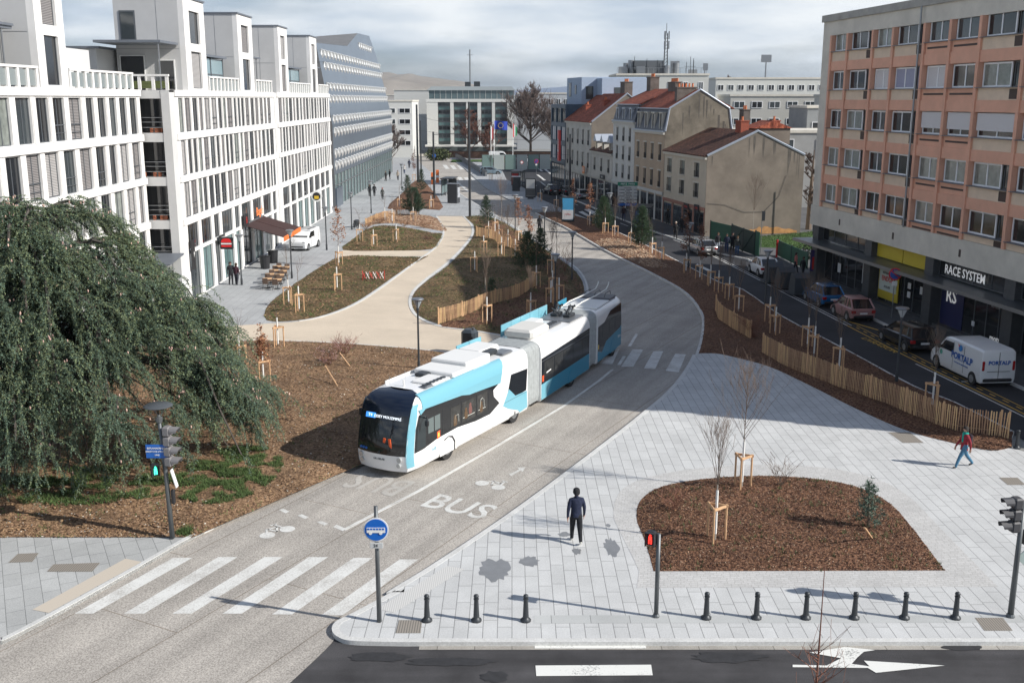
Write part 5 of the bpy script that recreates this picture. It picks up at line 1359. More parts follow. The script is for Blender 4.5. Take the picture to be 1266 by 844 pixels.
signal_head(t, -.22, -.05, 2.75, R(-172), 3, m=mat('signal_housing_dark',(.07,.07,.075),.45))
b = MB()
for z in (2.75,3.4): b.tube([(-.2,0,z),(0,0,z)], .025, 5)
b.build('signal_bracket', M_pole, t)
ped_head(t, .25, .1, 2.35, R(20), False)
b = MB(); b.bbox((.26,0,1.8),(.4,.03,.4),Matrix.Rotation(PI/4,3,'Y')); b.build('diamond_plate', mat('pale_green_plate',(.42,.5,.47),.5), t)
t = thing('signal_pole', 'thin post with a lit red man signal beside the mulch bed', 'traffic light', gz(811,762), 0)
b = MB(); b.tube([(0,0,0),(0,0,2.5)], [.065,.06], 10); b.build('pole', M_pole, t, smooth=True)
b = MB(); b.lathe([(.10,0),(.10,.04),(.07,.1)], n=10); b.build('base', M_pole, t)
ped_head(t, -.2, 0, 2.38, R(-115), False)
# bus lane sign
t = thing('bus_lane_sign', 'round blue sign with a white bus on a grey post at the kerb tip', 'road sign', gz(469,768), 0)
b = MB(); b.tube([(0,0,0),(0,0,3.42)], [.068,.055], 12); b.build('pole', M_pole, t, smooth=True)
b = MB(); b.tube([(0,-.09,2.78),(0,-.07,2.78)], .345, 28); b.build('sign_rim', M_white, t)
b = MB(); b.tube([(0,-.105,2.78),(0,-.092,2.78)], .31, 28); b.build('sign_disc', mat('bright_sign_blue',(.01,.13,.52),.4), t)
b = MB()
b.box(-.25,.25,-.118,-.108,2.72,2.85); b.box(-.25,.25,-.118,-.108,2.70,2.72)
for x in (-.15,.13): b.tube([(x,-.122,2.69),(x,-.108,2.69)], .045, 12)
b.build('bus_pictogram', M_white, t)
b = MB()
for k in range(6): b.box(-.235+k*.08,-.175+k*.08,-.122,-.119,2.785,2.835)
b.build('pictogram_windows', MATS['bright_sign_blue'], t)
b = MB(); b.bbox((0,-.09,2.32),(.36,.02,.17),bev=.008); o = b.build('supplement_plate', mat('plate_grey',(.55,.56,.55),.5), t)
text('24', .12, upright(-.02,-.105,2.32), M_black, o)
# other posts and signs
def post_sign(l, px, py, h, kind, ang=0, z=.12):
    t = thing('road_sign', l, 'road sign', gz(px,py,z), ang)
    b = MB(); b.tube([(0,0,0),(0,0,h)], .035, 6); b.build('pole', M_grey, t)
    if kind == 'nostop':
        b = MB(); b.tube([(0,-.07,h-.35),(0,-.045,h-.35)], .42, 22); b.build('sign_rim', mat('sign_red',(.6,.03,.03),.4), t)
        b = MB(); b.tube([(0,-.085,h-.35),(0,-.072,h-.35)], .33, 22); b.build('sign_disc', mat('sign_blue_dull',(.02,.08,.36),.4), t)
        b = MB(); b.bbox((0,-.09,h-.35),(.66,.01,.08),Matrix.Rotation(R(40),3,'Y')); b.build('red_bar', MATS['sign_red'], t)
        b = MB(); b.bbox((0,-.07,h-.98),(.35,.02,.3)); b.build('supplement_plate', M_white, t)
    elif kind == 'flag':
        b = MB(); b.bbox((.1,-.05,h-.5),(.3,.03,.9)); b.build('sign_plate', M_steel, t)
    elif kind == 'diamond':
        b = MB(); b.bbox((0,-.05,h-.4),(.55,.03,.55),Matrix.Rotation(PI/4,3,'Y')); b.build('sign_plate', mat('sign_red',(.6,.03,.03),.4), t)
        b = MB(); b.bbox((0,-.075,h-.4),(.4,.02,.4),Matrix.Rotation(PI/4,3,'Y')); b.build('sign_face', M_white, t)
    elif kind == 'disc':
        b = MB(); b.tube([(0,-.07,h-.35),(0,-.045,h-.35)], .4, 16); b.build('sign_disc', M_blue, t)
    return t
post_sign('no stopping sign on a post behind the pink car', 1102, 393, 3.3, 'nostop', R(-8))
post_sign('dark narrow plate on a thin post by the green fence', 940, 313, 4.0, 'flag')
post_sign('red edged diamond sign far up the street by the parked vehicles', 645, 215, 2.6, 'diamond')
post_sign('round blue and red sign standing before the far parked van', 663, 217, 3.0, 'nostop')
post_sign('round sign on the far left of the avenue crossing', 537, 210, 3.2, 'disc')
t = thing('direction_sign', 'green topped direction sign with stacked white name plates', 'road sign', gz(775,270), R(-5))
b = MB()
for x in (-.9,.9): b.tube([(x,0,0),(x,0,4.3)], .05, 6)
b.build('sign_post', M_grey, t)
b = MB(); b.bbox((0,-.06,4.15),(2.4,.05,.45)); o = b.build('top_plate', mat('sign_green',(.01,.20,.12),.5), t)
text('METZ  PARIS', .3, upright(0,-.1,4.15), M_white, o)
for k in range(6):
    b = MB(); b.bbox((0,-.06,3.68-.4*k),(2.3,.05,.32)); o = b.build('name_plate', mat('plate_white',(.5,.52,.52),.5) if k < 5 else M_blue, t)
    text(('CENTRE','GARE','HÔPITAL','STADE','PARKING','P+R')[k], .24, upright(0,-.1,3.68-.4*k), M_black if k < 5 else M_white, o)
def advert(l, px, py, w, h, m1, m2=None, ang=0, words=None, legs=True):
    t = thing('advert_panel', l, 'advertising panel', gz(px,py), ang)
    b = MB(); b.bbox((0,0,h/2+.2),(w,.22,h),bev=.04); b.box(-w*.3,w*.3,-.08,.08,0,.22); b.build('panel_case', M_steel, t)
    b = MB(); b.bbox((0,-.125,h/2+.22),(w*.84,.03,h*.86)); o = b.build('poster', m1, t)
    if m2:
        b = MB(); b.bbox((0,-.15,h*.28+.2),(w*.84,.02,h*.38)); b.build('poster_lower_half', m2, o)
    if words: text(words, .28, upright(0,-.165,h*.3+.2), M_red, o)
advert('advert panel with a blue and white poster on the median', 702, 276, 1.5, 2.9, mat('poster_blue',(.08,.42,.72),.5), M_white, R(-12), 'Soldes')
advert('advert panel with a black and white figure poster at the far stop', 656, 246, 1.5, 2.8, mat('poster_grey',(.55,.55,.53),.5), mat('poster_dark',(.08,.08,.08),.5), R(-12))
# bus shelters
def shelter(l, px, py, ang, w=4.2, ad=None, sc=1.):
    t = thing('bus_shelter', l, 'bus shelter', gz(px,py), ang); t.scale = (sc,)*3
    b = MB(); b.bbox((0,.1,2.55),(w+.4,1.9,.12),bev=.03); b.build('roof', M_steel, t)
    for x in (-w/2, 0, w/2):
        b = MB(); b.box(x-.05,x+.05,.75,.85,0,2.5); b.build('post', M_steel, t)
    b = MB(); b.box(-w/2+.05,w/2-.05,.78,.82,.25,2.4); b.build('back_glass', mat('shelter_glass',(.18,.24,.25),.1,spec=.8), t)
    b = MB(); b.box(-w/2+.5,.6,.2,.6,.42,.48); b.box(-w/2+.7,-w/2+.78,.3,.5,0,.42); b.box(.3,.38,.3,.5,0,.42); b.build('bench', M_grey, t)
    b = MB(); b.bbox((w/2-.05,-.05,1.3),(.16,1.3,2.1),bev=.03); b.build('end_panel', M_steel, t)
    if ad:
        b = MB(); b.box(w/2+.035,w/2+.06,-.6,.5,.4,2.2); b.box(w/2-.155,w/2-.135,-.6,.5,.4,2.2); b.build('poster', ad, t)
    return t
shelter('dark glazed bus shelter on the left platform of the bus lane', 556, 241, R(80), 3.6)
shelter('bus shelter with a red poster on the far right platform', 640, 230, R(-100), 4.4, mat('poster_red',(.4,.03,.03),.5))
shelter('bus shelter with a violet blue poster before the tan house', 794, 283, R(-102), 3.8, mat('poster_violet',(.06,.10,.30),.5))
t = thing('ticket_kiosk', 'dark upright ticket kiosk on the left bus platform', 'kiosk', gz(561,251), R(70))
b = MB(); b.bbox((0,0,1.3),(1.1,1.5,2.6),bev=.08); b.build('kiosk_body', mat('kiosk_dark',(.055,.058,.065),.4), t)
b = MB(); b.bbox((0,0,2.66),(1.3,1.7,.1),bev=.03); b.build('kiosk_roof', M_grey, t); b = MB(); b.box(-.4,.4,-.78,-.755,.8,2.2); b.build('screen', mat('kiosk_panel',(.4,.42,.45),.3), t)
t = thing('kiosk', 'small dark cabinet beside the red poster shelter', 'cabinet', gz(638,236), 0)
b = MB(); b.bbox((0,0,1.1),(1.2,.9,2.2),bev=.06); b.build('cabinet_body', M_steel, t); b = MB(); b.bbox((0,0,2.24),(1.4,1.1,.08)); b.build('cabinet_roof', M_white, t)
t = thing('work_barrier_post', 'orange and white banded post near the ticket kiosk', 'traffic post', gz(541,226), 0)
b = MB(); b.box(-.25,.25,-.25,.25,0,2.2); b.build('post', M_orange, t); b = MB(); b.box(-.26,.26,-.26,.26,.9,1.3); b.build('white_band', M_white, t)
t = thing('work_barrier_post', 'orange and dark banded post left of the other banded post', 'traffic post', gz(535,228), 0)
b = MB(); b.box(-.25,.25,-.25,.25,0,2.0); b.build('post', M_orange, t); b = MB(); b.box(-.26,.26,-.26,.26,.8,1.3); b.build('dark_band', M_steel, t)
# bins
t = thing('bin_housing', 'x', 'waste container'); b = MB()
b.xprism([(-.65,0),(.65,0),(.65,.5),(.30,1.45),(-.15,1.55),(-.65,1.2)], -.6, .6); b.build('container_body', mat('bin_dark',(.045,.055,.065),.45), t)
b = MB(); b.tube([(.55,0,.95),(.75,0,1.05)], .25, 10); b.build('drum_lid', M_grey, t); b = MB(); b.box(-.9,.9,-.9,.9,-.01,.02); b.build('base_plate', M_steel, t)
PBn = Placer(t, 'dark waste containers at the kerb')
for x, y, l in ((956,347,'dark waste container next to the white hatchback'),(970,354,'dark waste container in the middle of the three'),(988,362,'dark waste container next to the blue car')): PBn(gz(x,y), R(95), l)
t = thing('equipment_cabinet', 'dark rounded cabinet standing on the path behind the bus roof', 'cabinet', gz(581,437), R(-20))
b = MB(); b.bbox((0,0,.72),(.85,.8,1.44),bev=.16); b.build('cabinet_body', mat('bin_dark',(.045,.055,.065),.45), t); b = MB(); b.box(.05,.35,-.43,-.405,.5,1.1); b.build('cabinet_door', M_steel, t)
b = MB(); b.bbox((.25,-.1,1.5),(.12,.12,.12)); b.build('cabinet_knob', M_grey, t)
t = thing('litter_bag', 'pale knotted bag left beside the waste containers', 'bag', gz(976,350), 0); b = MB(); b.lathe([(.2,0),(.32,.15),(.28,.35),(.06,.45),(.1,.5)], n=9); b.build('bag', mat('bag_white',(.5,.5,.48),.6), t)
for x,y,l in ((328,332,'black planter tub under the brown awning, nearer one'),(338,325,'black planter tub under the brown awning, farther one')):
    t = thing('planter_tub', l, 'planter', gz(x,y), R(90)); b = MB(); b.lathe([(.38,0),(.45,1.05),(.5,1.08),(.42,1.1)], n=12); b.build('tub', M_black, t)
# cafe tables and chairs
t = thing('cafe_table', 'x', 'table'); b = MB(); b.bbox((0,0,.73),(.7,.7,.035),bev=.01); b.build('tabletop', M_wood, t)
b = MB(); b.tube([(0,0,0),(0,0,.71)], .03, 6); b.lathe([(.25,0),(.25,.03),(.04,.05)], n=8); b.build('pedestal', M_steel, t); PTb = Placer(t, 'cafe tables before the brown awning')
t = thing('cafe_chair', 'x', 'chair'); b = MB(); b.bbox((0,0,.45),(.42,.42,.035),bev=.01); b.build('seat', mat('rattan',(.12,.08,.06),.8), t)
b = MB(); b.bbox((0,.2,.68),(.42,.03,.42),Matrix.Rotation(R(-10),3,'X'),bev=.01); b.build('backrest', MATS['rattan'], t)
for sx,sy in ((-1,-1),(1,-1),(-1,1),(1,1)): b = MB(); b.tube([(sx*.18,sy*.18,.44),(sx*.21,sy*.22,0)], .015, 4); b.build('leg', M_steel, t)
PCh = Placer(t, 'rattan chairs round the cafe tables')
tb = [(331,356),(343,357),(334,350),(346,351),(339,345),(350,346),(343,340),(353,341)]
tl_ = ['table at the near left corner of the cafe terrace','table at the near right corner of the cafe terrace','second-row table on the left of the cafe terrace','second-row table on the right of the cafe terrace','third-row table on the left of the cafe terrace','third-row table on the right of the cafe terrace','farthest left cafe table','farthest right cafe table']
for (x,y), l in zip(tb, tl_):
    p = gz(x,y); PTb(p, rnd.random()*.2, 'wood topped cafe table, '+l)
    for k, sd in ((-1,'street'),(1,'building')):
        PCh(p+Vector((k*.0,k*.55,0)), 0 if k > 0 else PI, 'rattan chair, %s side of the %s' % ('far' if k > 0 else 'near', l.replace(' of the cafe terrace','').replace('on the ','').replace('table at the','corner table,')))
# expanding red and white barrier
t = thing('folding_barrier', 'red and white folding barrier standing on the dark soil bed', 'barrier', gz(462,346,.2), R(8)); t.scale = (.78,.78,.78)
for k in range(6):
    for s in (-1,1):
        b = MB(); b.tube([(-1.0+k*.36-.15, s*.03, .15 if s > 0 else .85),(-1.0+k*.36+.2, s*.03, .85 if s > 0 else .15)], .035, 4); b.build('lattice_bar', M_red if (k+s) % 2 else M_white, t)
for x in (-1.1,1.1): b = MB(); b.tube([(x,0,0),(x,0,1.0)], .03, 6); b.build('end_post', M_red, t)
# parked bicycle
def bicycle(l, p, ang):
    t = thing('bicycle', l, 'bicycle', p, ang)
    for x in (-.52,.52):
        b = MB(); n = 18
        for k in range(n):
            a0, a1 = 2*PI*k/n, 2*PI*(k+1)/n; b.tube([(x+.33*math.cos(a0),0,.34+.33*math.sin(a0)),(x+.33*math.cos(a1),0,.34+.33*math.sin(a1))], .018, 4, cap=False)
        for k in range(6): a0 = PI*k/6; b.tube([(x-.32*math.cos(a0),0,.34-.32*math.sin(a0)),(x+.32*math.cos(a0),0,.34+.32*math.sin(a0))], .004, 3, cap=False)
        b.build('wheel', M_rubber, t)
    b = MB()
    for a, e in (((-.52,.34),(-.1,.32)),((-.1,.32),(.38,.75)),((-.18,.85),(.36,.82)),((-.18,.9),(-.1,.32)),((-.52,.34),(-.16,.78)),((.52,.34),(.34,.95))): b.tube([(a[0],0,a[1]),(e[0],0,e[1])], .018, 5)
    b.build('frame', M_steel, t)
    b = MB(); b.bbox((-.2,0,.93),(.26,.13,.06),bev=.02); b.build('saddle', M_black, t); b = MB(); b.tube([(.34,-.27,.98),(.34,.27,.98)], .015, 5); b.build('handlebar', M_steel, t)
    return t
bicycle('bicycle leaning by the lamp on the left pavement', gz(440,283), R(70))
t = thing('covered_bicycle', 'dark bicycle trailer with a red light beside the left pavement lamp', 'trailer', gz(441,281), R(80)); b = MB(); b.bbox((0,0,.5),(.9,.5,.7),bev=.1); b.build('box', M_steel, t)
for y in (-.3,.3): b = MB(); b.tube([(0,y-.03,.25),(0,y+.03,.25)], .25, 12); b.build('wheel', M_rubber, t)
# green fences and banner by the gable
def panel_fence(l, name, pts, h, m, z=.12, thick=.06, cat='fence', diag=False):
    t = thing(name, l, cat, (0,0,0), 0)
    for a, c in zip(pts, pts[1:]):
        d = c-a; L_ = d.length; ang = math.atan2(d.y, d.x); 
        o = MB().box(0,L_,-thick/2,thick/2,.08,h).build('fence_panel', m, t, loc=(a.x,a.y,z), rot=ang)
        MB().box(-.05,.05,-.06,.06,0,h+.08).build('post', M_steel, t, loc=(a.x,a.y,z), rot=ang)
        if diag:
            q = MB(); q.tube([(.2,-.06,.2),(L_-.2,-.06,h-.2)], .03, 4); q.build('brace', m, t, loc=(a.x,a.y,z), rot=ang)
    return t
M_gf = mat('green_fence', (.015,.085,.05), .5); M_gfd = mat('dark_green_slats', (.012,.035,.028), .5)
panel_fence('bright green hoarding at the foot of the stained gable', 'hoarding', [gz(878,296),gz(905,303)], 1.9, M_gf)
panel_fence('dark green gate panels behind the four standing people', 'site_gate', [gz(904,305),gz(918,311),gz(932,316)], 2.2, M_gfd, diag=True)
panel_fence('bright green end panel of the dark gate', 'hoarding', [gz(933,316),gz(938,318)], 2.3, M_gf)
panel_fence('green slatted fence above the low wall beside the salmon slab', 'slatted_fence', [gz(960,316),gz(978,325),gz(998,334)], 1.5, M_gf)
t = thing('shop_flag', 'narrow violet and red feather banner at the salmon slab corner', 'banner', gz(1001,345), 0); b = MB(); b.tube([(0,0,0),(0,0,2.4)], .03, 5); b.build('pole', M_steel, t)
b = MB(); b.bbox((.2,0,1.5),(.5,.05,1.7)); b.build('cloth', mat('violet_cloth',(.06,.04,.16),.8), t); b = MB(); b.bbox((.2,-.04,1.3),(.2,.02,1.0)); b.build('cloth_mark', M_red, t)
t = thing('marker_post', 'short red post at the green fence opening', 'post', gz(960,318), 0); b = MB(); b.tube([(0,0,0),(0,0,1.6)], .09, 8); b.build('post', M_red, t)
# flags, walls and car park in front of the office
def flag(l, px, py, h, cols, w=2.6):
    t = thing('flag', l, 'flag', ((px-633)/1290*237, 240, .1), 0)
    b = MB(); b.tube([(0,0,0),(0,0,h)], [.09,.05], 6); b.build('flagpole', M_white, t)
    b = MB(); n = len(cols); 
    if n == 1:
        vs = []; 
        for i in range(9):
            x = w*i/8; yy = .25*math.sin(i*.9); vs += [(x,yy,h-2.1-.25*i/8),(x,yy,h-.25-.18*i/8)]
        b.add(vs, [(i*2,i*2+2,i*2+3,i*2+1) for i in range(8)]); b.build('flag_cloth', cols[0], t)
        s = MB()
        for k in range(12): a = 2*PI*k/12; s.tube([(w/2+.55*math.cos(a), -.30, h-1.3+.55*math.sin(a)),(w/2+.55*math.cos(a), -.34, h-1.3+.55*math.sin(a))], .09, 5)
        s.build('flag_stars', mat('star_yellow',(.8,.6,.05),.5), t)
    else:
        for k, c in enumerate(cols):
            q = MB(); q.add([(k*.3,.02*k,h-3.4+.15*k),(k*.3+.3,.02*k+.05,h-3.2+.15*k),(k*.3+.35,.02*k+.05,h-.5-.3*k),(k*.3,.02*k,h-.2-.3*k)],[(0,1,2,3)]); q.build('flag_cloth', c, t)
flag('blue flag with a ring of yellow stars flying before the office block', 611, 185, 9.6, [mat('flag_blue',(.01,.04,.35),.7)], 3.0)
flag('drooping red and white flag left of the starred blue flag', 607, 185, 8.4, [M_white, MATS['bright_red']])
flag('drooping green white and red flag right of the starred blue flag', 634, 186, 9.0, [MATS['bright_red'], M_white, mat('flag_green',(.01,.28,.10),.7)])
def wallthing(name, l, cat, a, c, h, th, m, z=0):
    d = c-a; t = thing(name, l, cat, (a.x,a.y,z), math.atan2(d.y,d.x)); MB().box(0,d.length,0,th,0,h).build('wall_body', m, t); MB().box(-.05,d.length+.05,-.05,th+.05,h,h+.12).build('coping', M_steel, t); return t
wallthing('terrace_wall', 'low brown terrace wall at the foot of the office block', 'wall', Vector((-16,262,0)), Vector((22,258,0)), 1.6, .5, mat('brown_wall',(.16,.09,.06),.9,var=.2))
wallthing('ramp_wall', 'grey parapet curving along the avenue edge towards the bridge', 'wall', gz(520,168), gz(600,218), 1.0, .3, mat('parapet_grey',(.16,.17,.18),.8))
t = thing('translucent_hoarding', 'white and green translucent panels fencing the far car park', 'fence', gz(596,212), 0)
for k in range(7): MB().bbox((k*2.3+1.1,k*.25,1.8),(2.1,.08,2.9)).build('panel', mat('pale_panel',(.40,.44,.42),.4) if k % 2 else mat('dim_green_panel',(.18,.26,.24),.4), t); MB().box(k*2.3-.05,k*2.3+.05,k*.25-.05,k*.25+.05,0,3.4).build('post', M_steel, t)
b = MB(); b.box(0,60,0,20,0,.15); o = b.build('car_park_strip', ground_mat('car_park_ground',(.09,.09,.09),(.16,.16,.16),fine=8,coarse=.2)); o.location = (2, 222, -.1); o['kind'] = 'structure'
b = MB(); b.box(0,80,0,6,0,.4); o = b.build('green_verge', G_lawn); o.location = (-14, 243, -.1); o['kind'] = 'structure'
for a, z0, hh in ((640,5.,0),):
    pass
# ================================================================ THE BUS  (local x runs from the nose backwards, local -y is the side we see)
B0 = Vector((-5.05, 38.45, .012))
A1 = math.atan2(.877, .48)
M_bw = mat('bus_white', (.80,.80,.79), .25, coat=.4)
M_bt = mat('bus_light_turquoise', (.18,.43,.52), .3, coat=.3)
M_bd = mat('bus_deep_turquoise', (.012,.23,.36), .3, coat=.3)
M_bb = mat('bus_black_glass', (.012,.014,.017), .06, spec=.8)
M_bell = mat('bellows_rubber', (.33,.35,.35), .8, var=.18, vscale=5)
bus = thing('articulated_bus', 'white, black and turquoise double-articulated bus driving down the paved bus road', 'bus', B0, A1)
HW = 1.275; ZB = .28; ZT = 3.12
def ring_pts():
    """half section from the lower side up over the roof edge: (y, z)"""
    return [(1.215,.28),(HW,.42),(HW,.95),(HW,1.5),(HW,2.1),(HW-.01,2.6),(HW-.05,2.85),(HW-.13,3.02),(HW-.26,3.12),(.55,3.16)]
def nose(z):
    P = [(.28,.10),(.6,.02),(1.0,0.),(1.6,.10),(2.2,.26),(2.7,.45),(2.95,.66),(3.08,.95),(3.16,1.45)]
    for (a,x),(c,y) in zip(P,P[1:]):
        if z <= c: return x+(y-x)*(z-a)/(c-a)
    return 1.45
def seg_shell(name, L_, m, parent, M, front=False, rear=False, x0=0.):
    rp = ring_pts(); full = [(-y,z) for y,z in rp] + [(y,z) for y,z in rp[::-1]]
    xs = [x0] if not front else [0,.12,.3,.6,1.0,1.6,2.4]
    xs += [x0+L_-.6, x0+L_-.15, x0+L_] if rear else [x0+L_]
    vs = []; n = len(full)
    for x in xs:
        for y, z in full:
            if front:
                k = max(0, 1-x/1.7); X = x+nose(z)*k*(1 if x < 1.7 else 0)
                t = min(1, x/.9); yy = y*(.90+.10*math.sin(t*PI/2)); X += 0
            else: X = x; yy = y
            if rear:
                k = max(0, (x-(x0+L_-.6))/.6); yy = yy*(1-.05*k*k); X -= max(0,(z-2.2))*.25*k
            vs.append((X,yy,z))
    fs = []
    for i in range(len(xs)-1):
        for k in range(n-1): fs.append((i*n+k, (i+1)*n+k, (i+1)*n+k+1, i*n+k+1))
        fs.append((i*n+n-1, (i+1)*n+n-1, (i+1)*n, i*n))
    if rear or True: m0 = (len(xs)-1)*n; fs.append(tuple(m0+k for k in range(n)))
    if not front: fs.append(tuple(range(n-1,-1,-1)))
    b = MB(); b.add(vs, fs); o = b.build(name, m, parent, auto=.55); o.matrix_local = M; return o
def poly_side(name, pts, m, parent, M, off=.006, th=.012, far=False):
    """painted sheet or glass on the flat side; pts are (x,z)"""
    b = MB(); s = 1 if far else -1
    y0 = s*(HW+off-th); y1 = s*(HW+off)
    b.xprism(pts, min(y0,y1), max(y0,y1)); o = b.build(name, m, parent); o.matrix_local = M; return o
def wheel(parent, M, x, side=-1, r=.48, w=.28, hw=HW, rimm=None, name='wheel'):
    b = MB(); y = side*(hw-.03)
    b.tube([(x,y,r),(x,y-side*w,r)], r, 20); o = b.build(name, M_rubber, parent, auto=.6); 
    if M is not None: o.matrix_local = M
    b = MB(); b.tube([(x,y+side*.012,r),(x,y-side*.05,r)], [r*.60,r*.60], 14); b.tube([(x,y+side*.03,r),(x,y,r)], [r*.2,r*.25], 8); b.build('rim', rimm or M_grey, o)
    return o
I4 = Matrix.Identity(4)
# -- front section
Mf = I4
seg_shell('front_body', 9.7, M_bw, bus, Mf, front=True)
# front face in rows: white bumper, black windscreen, black dome
def front_rows(name, zs, m, inset=0., out=.0, smooth=True):
    b = MB(); cols = 13; vs = []
    def hwz(z):
        for (y0,z0),(y1,z1) in zip(ring_pts(), ring_pts()[1:]):
            if z <= z1: return (y0+(y1-y0)*(z-z0)/(z1-z0))*.90
        return .5
    for z in zs:
        w = hwz(z)-inset
        for c in range(cols):
            u = -1+2*c/(cols-1); 
            vs.append((nose(z)-.20*(1-abs(u)**2.4)-out, u*w, z))
    fs = [(r_*cols+c, (r_+1)*cols+c, (r_+1)*cols+c+1, r_*cols+c+1) for r_ in range(len(zs)-1) for c in range(cols-1)]
    b.add(vs, fs); return b.build(name, m, bus, auto=.7)
front_rows('bumper', [.28,.5,.75,.93], M_bw)
front_rows('windscreen', [.93,1.1,1.35,1.6,1.9,2.2,2.45], M_bb)
front_rows('dome', [2.45,2.6,2.75,2.9,3.0,3.08,3.12,3.155], mat('dome_black',(.006,.012,.028),.12,spec=.7))
# dome carries on over the first stretch of roof
b = MB(); vs = []; xs_ = [1.45,1.6,1.75]
fs = []
rp = ring_pts()[6:]
row = [(-y,z) for y,z in rp]+[(y,z) for y,z in rp[::-1]]
# interior hints seen through the windscreen: driver in an orange vest, seats
b = MB(); b.bbox((-.215,-.30,1.35),(.03,.10,.42),Matrix.Rotation(.15,3,'X')); b.bbox((-.215,-.58,1.35),(.03,.10,.42),Matrix.Rotation(-.15,3,'X')); 
o = b.build('driver_vest', mat('hi_vis_orange',(.8,.12,.03),.7), bus); o.location = (.10,.1,.02)
b = MB(); b.lathe([(.02,1.62),(.10,1.68),(.11,1.78),(.08,1.88),(.02,1.92)], (.075,-.32,.02), 8); b.build('driver_head', mat('dim_skin',(.12,.07,.05),.6), bus)
# destination display
b = MB(); b.bbox((.105,.55,2.36),(.03,.42,.2),Matrix.Rotation(R(16),3,'Y')); b.build('line_display', mat('display_blue',(.05,.25,.7),.4,emit=1.2), bus)
M_disp = mat('display_white', (.8,.85,.9), .4, emit=1.2)
def fronttext(s, size, y, z, m, x):
    M = Matrix.Translation((x,y,z)) @ Matrix.Rotation(-PI/2,4,'Z') @ Matrix.Rotation(PI/2-R(14),4,'X')
    return text(s, size, M, m, bus)
fronttext('T4', .16, .55, 2.37, M_disp, .075); fronttext('ESSEY MOUZIMPRÉ', .15, -.28, 2.36, M_disp, .062)
b = MB(); b.bbox((-.175,.0,.74),(.03,.56,.13)); b.build('number_plate', M_white, bus); fronttext('GK-340-FR', .115, 0, .74, M_black, -.2)
for y in (.62,.76,.9): b = MB(); b.tube([(-.175+(y-.6)*.16,y,1.08),(-.12+(y-.6)*.16,y,1.08)], .05, 10); b.build('round_sticker', M_blue, bus)
b = MB(); b.tube([(-.215,0,1.0),(-.19,0,1.0)], .05, 12); b.build('badge', M_steel, bus)
for s in (-1,1):
    b = MB(); b.tube([(-.17,s*.90,.80),(-.06,s*.90,.80)], .10, 12); b.tube([(-.15,s*.86,.56),(-.04,s*.86,.56)], .085, 12)
    b.build('headlight', mat('headlight_glass',(.5,.52,.52),.1,.4), bus)
b = MB(); b.add([(.10,-1.13,.93),(.0,-1.0,.93),(.10,-1.155,1.6),(.18,-1.05,1.6)],[(0,1,3,2)])
# turquoise A-pillars, a band along the front corners
def pillar(s):
    zs = [.45,.7,.95,1.3,1.7,2.1,2.45,2.7,2.85]; b = MB(); vs = []
    for z in zs:
        vs += [(nose(z)-.02, s*1.13, z), (nose(z)+.06, s*1.185, z), (nose(z)*.85+.34, s*(1.262 if z < 2.6 else 1.22), z)]
    fs = []
    for i in range(len(zs)-1):
        for k in range(2):
            q = (i*3+k, (i+1)*3+k, (i+1)*3+k+1, i*3+k+1); fs.append(q if s > 0 else q[::-1])
    b.add(vs, fs); return b.build('corner_pillar', M_bt if s < 0 else M_bd, bus, auto=.7)
pillar(-1); pillar(1)
# upper curved turquoise band along the roof edge of the front section
def edge_band(name, x0, x1, m, M=I4, lift=.008, parent=bus, zlo=2.6, side=-1, taper=0.):
    pr = [(HW-.01,2.6),(HW-.05,2.85),(HW-.13,3.02),(HW-.26,3.12),(HW-.36,3.13)]
    pr = [(y+lift, z+lift*.6) for y, z in pr]
    b = MB(); n = len(pr); vs = [(x0+taper*(z-2.6)*0, side*y, z) for y,z in pr] + [(x1+taper*(z-2.6), side*y, z) for y,z in pr]
    fs = [(i, n+i, n+i+1, i+1) if side < 0 else (i, i+1, n+i+1, n+i) for i in range(n-1)]
    b.add(vs, fs); o = b.build(name, m, parent, auto=.6); o.matrix_local = M; return o
edge_band('turquoise_roof_edge', 1.0, 7.3, M_bt, taper=.5)
SIDE = poly_side
SIDE('turquoise_side_band', [(.75,2.62),(.85,2.4),(1.2,2.56),(2.4,2.5),(3.9,2.42),(4.5,2.30),(5.4,2.26),(7.15,2.16),(7.3,2.615),(.9,2.615)], M_bt, bus, Mf, off=.004)
SIDE('side_glass_band', [(.42,.98),(1.0,.98),(2.0,1.12),(3.5,1.16),(5.0,1.02),(6.2,1.0),(7.05,1.28),(6.55,1.7),(6.5,2.0),(7.0,2.18),(5.4,2.255),(4.5,2.295),(3.9,2.415),(2.4,2.495),(1.2,2.555),(.75,2.4),(.55,1.9)], M_bb, bus, Mf, off=.003)
M_in = mat('lit_interior_glass', (.032,.033,.032), .1, spec=.8, var=.8, vscale=4)
for (a, c, z0, z1) in ((1.35,1.75,1.5,2.1),(1.82,2.22,1.5,2.1),(3.0,3.75,1.28,2.1),(3.9,5.0,1.25,2.1),(5.12,5.95,1.25,2.08)):
    SIDE('side_window', [(a,z0),(c,z0),(c,z1),(a,z1)], M_in if a > 2.5 else mat('driver_glass',(.12,.15,.15),.08,spec=.8), bus, Mf, off=.008, th=.006)
M_hr = mat('handrail_pale', (.55,.55,.5), .4)
for (a,c) in ((3.95,4.9),(5.2,5.8)):
    b = MB(); b.box(a,c,-HW-.014,-HW-.010,1.42,1.445); b.build('hand_rail', M_hr, bus)
b = MB(); b.tube([(5.35,-HW-.012,1.5),(5.4,-HW-.012,1.85),(5.55,-HW-.012,1.9),(5.68,-HW-.012,1.8),(5.7,-HW-.012,1.5)], .012, 4); b.build('hand_rail', M_hr, bus)
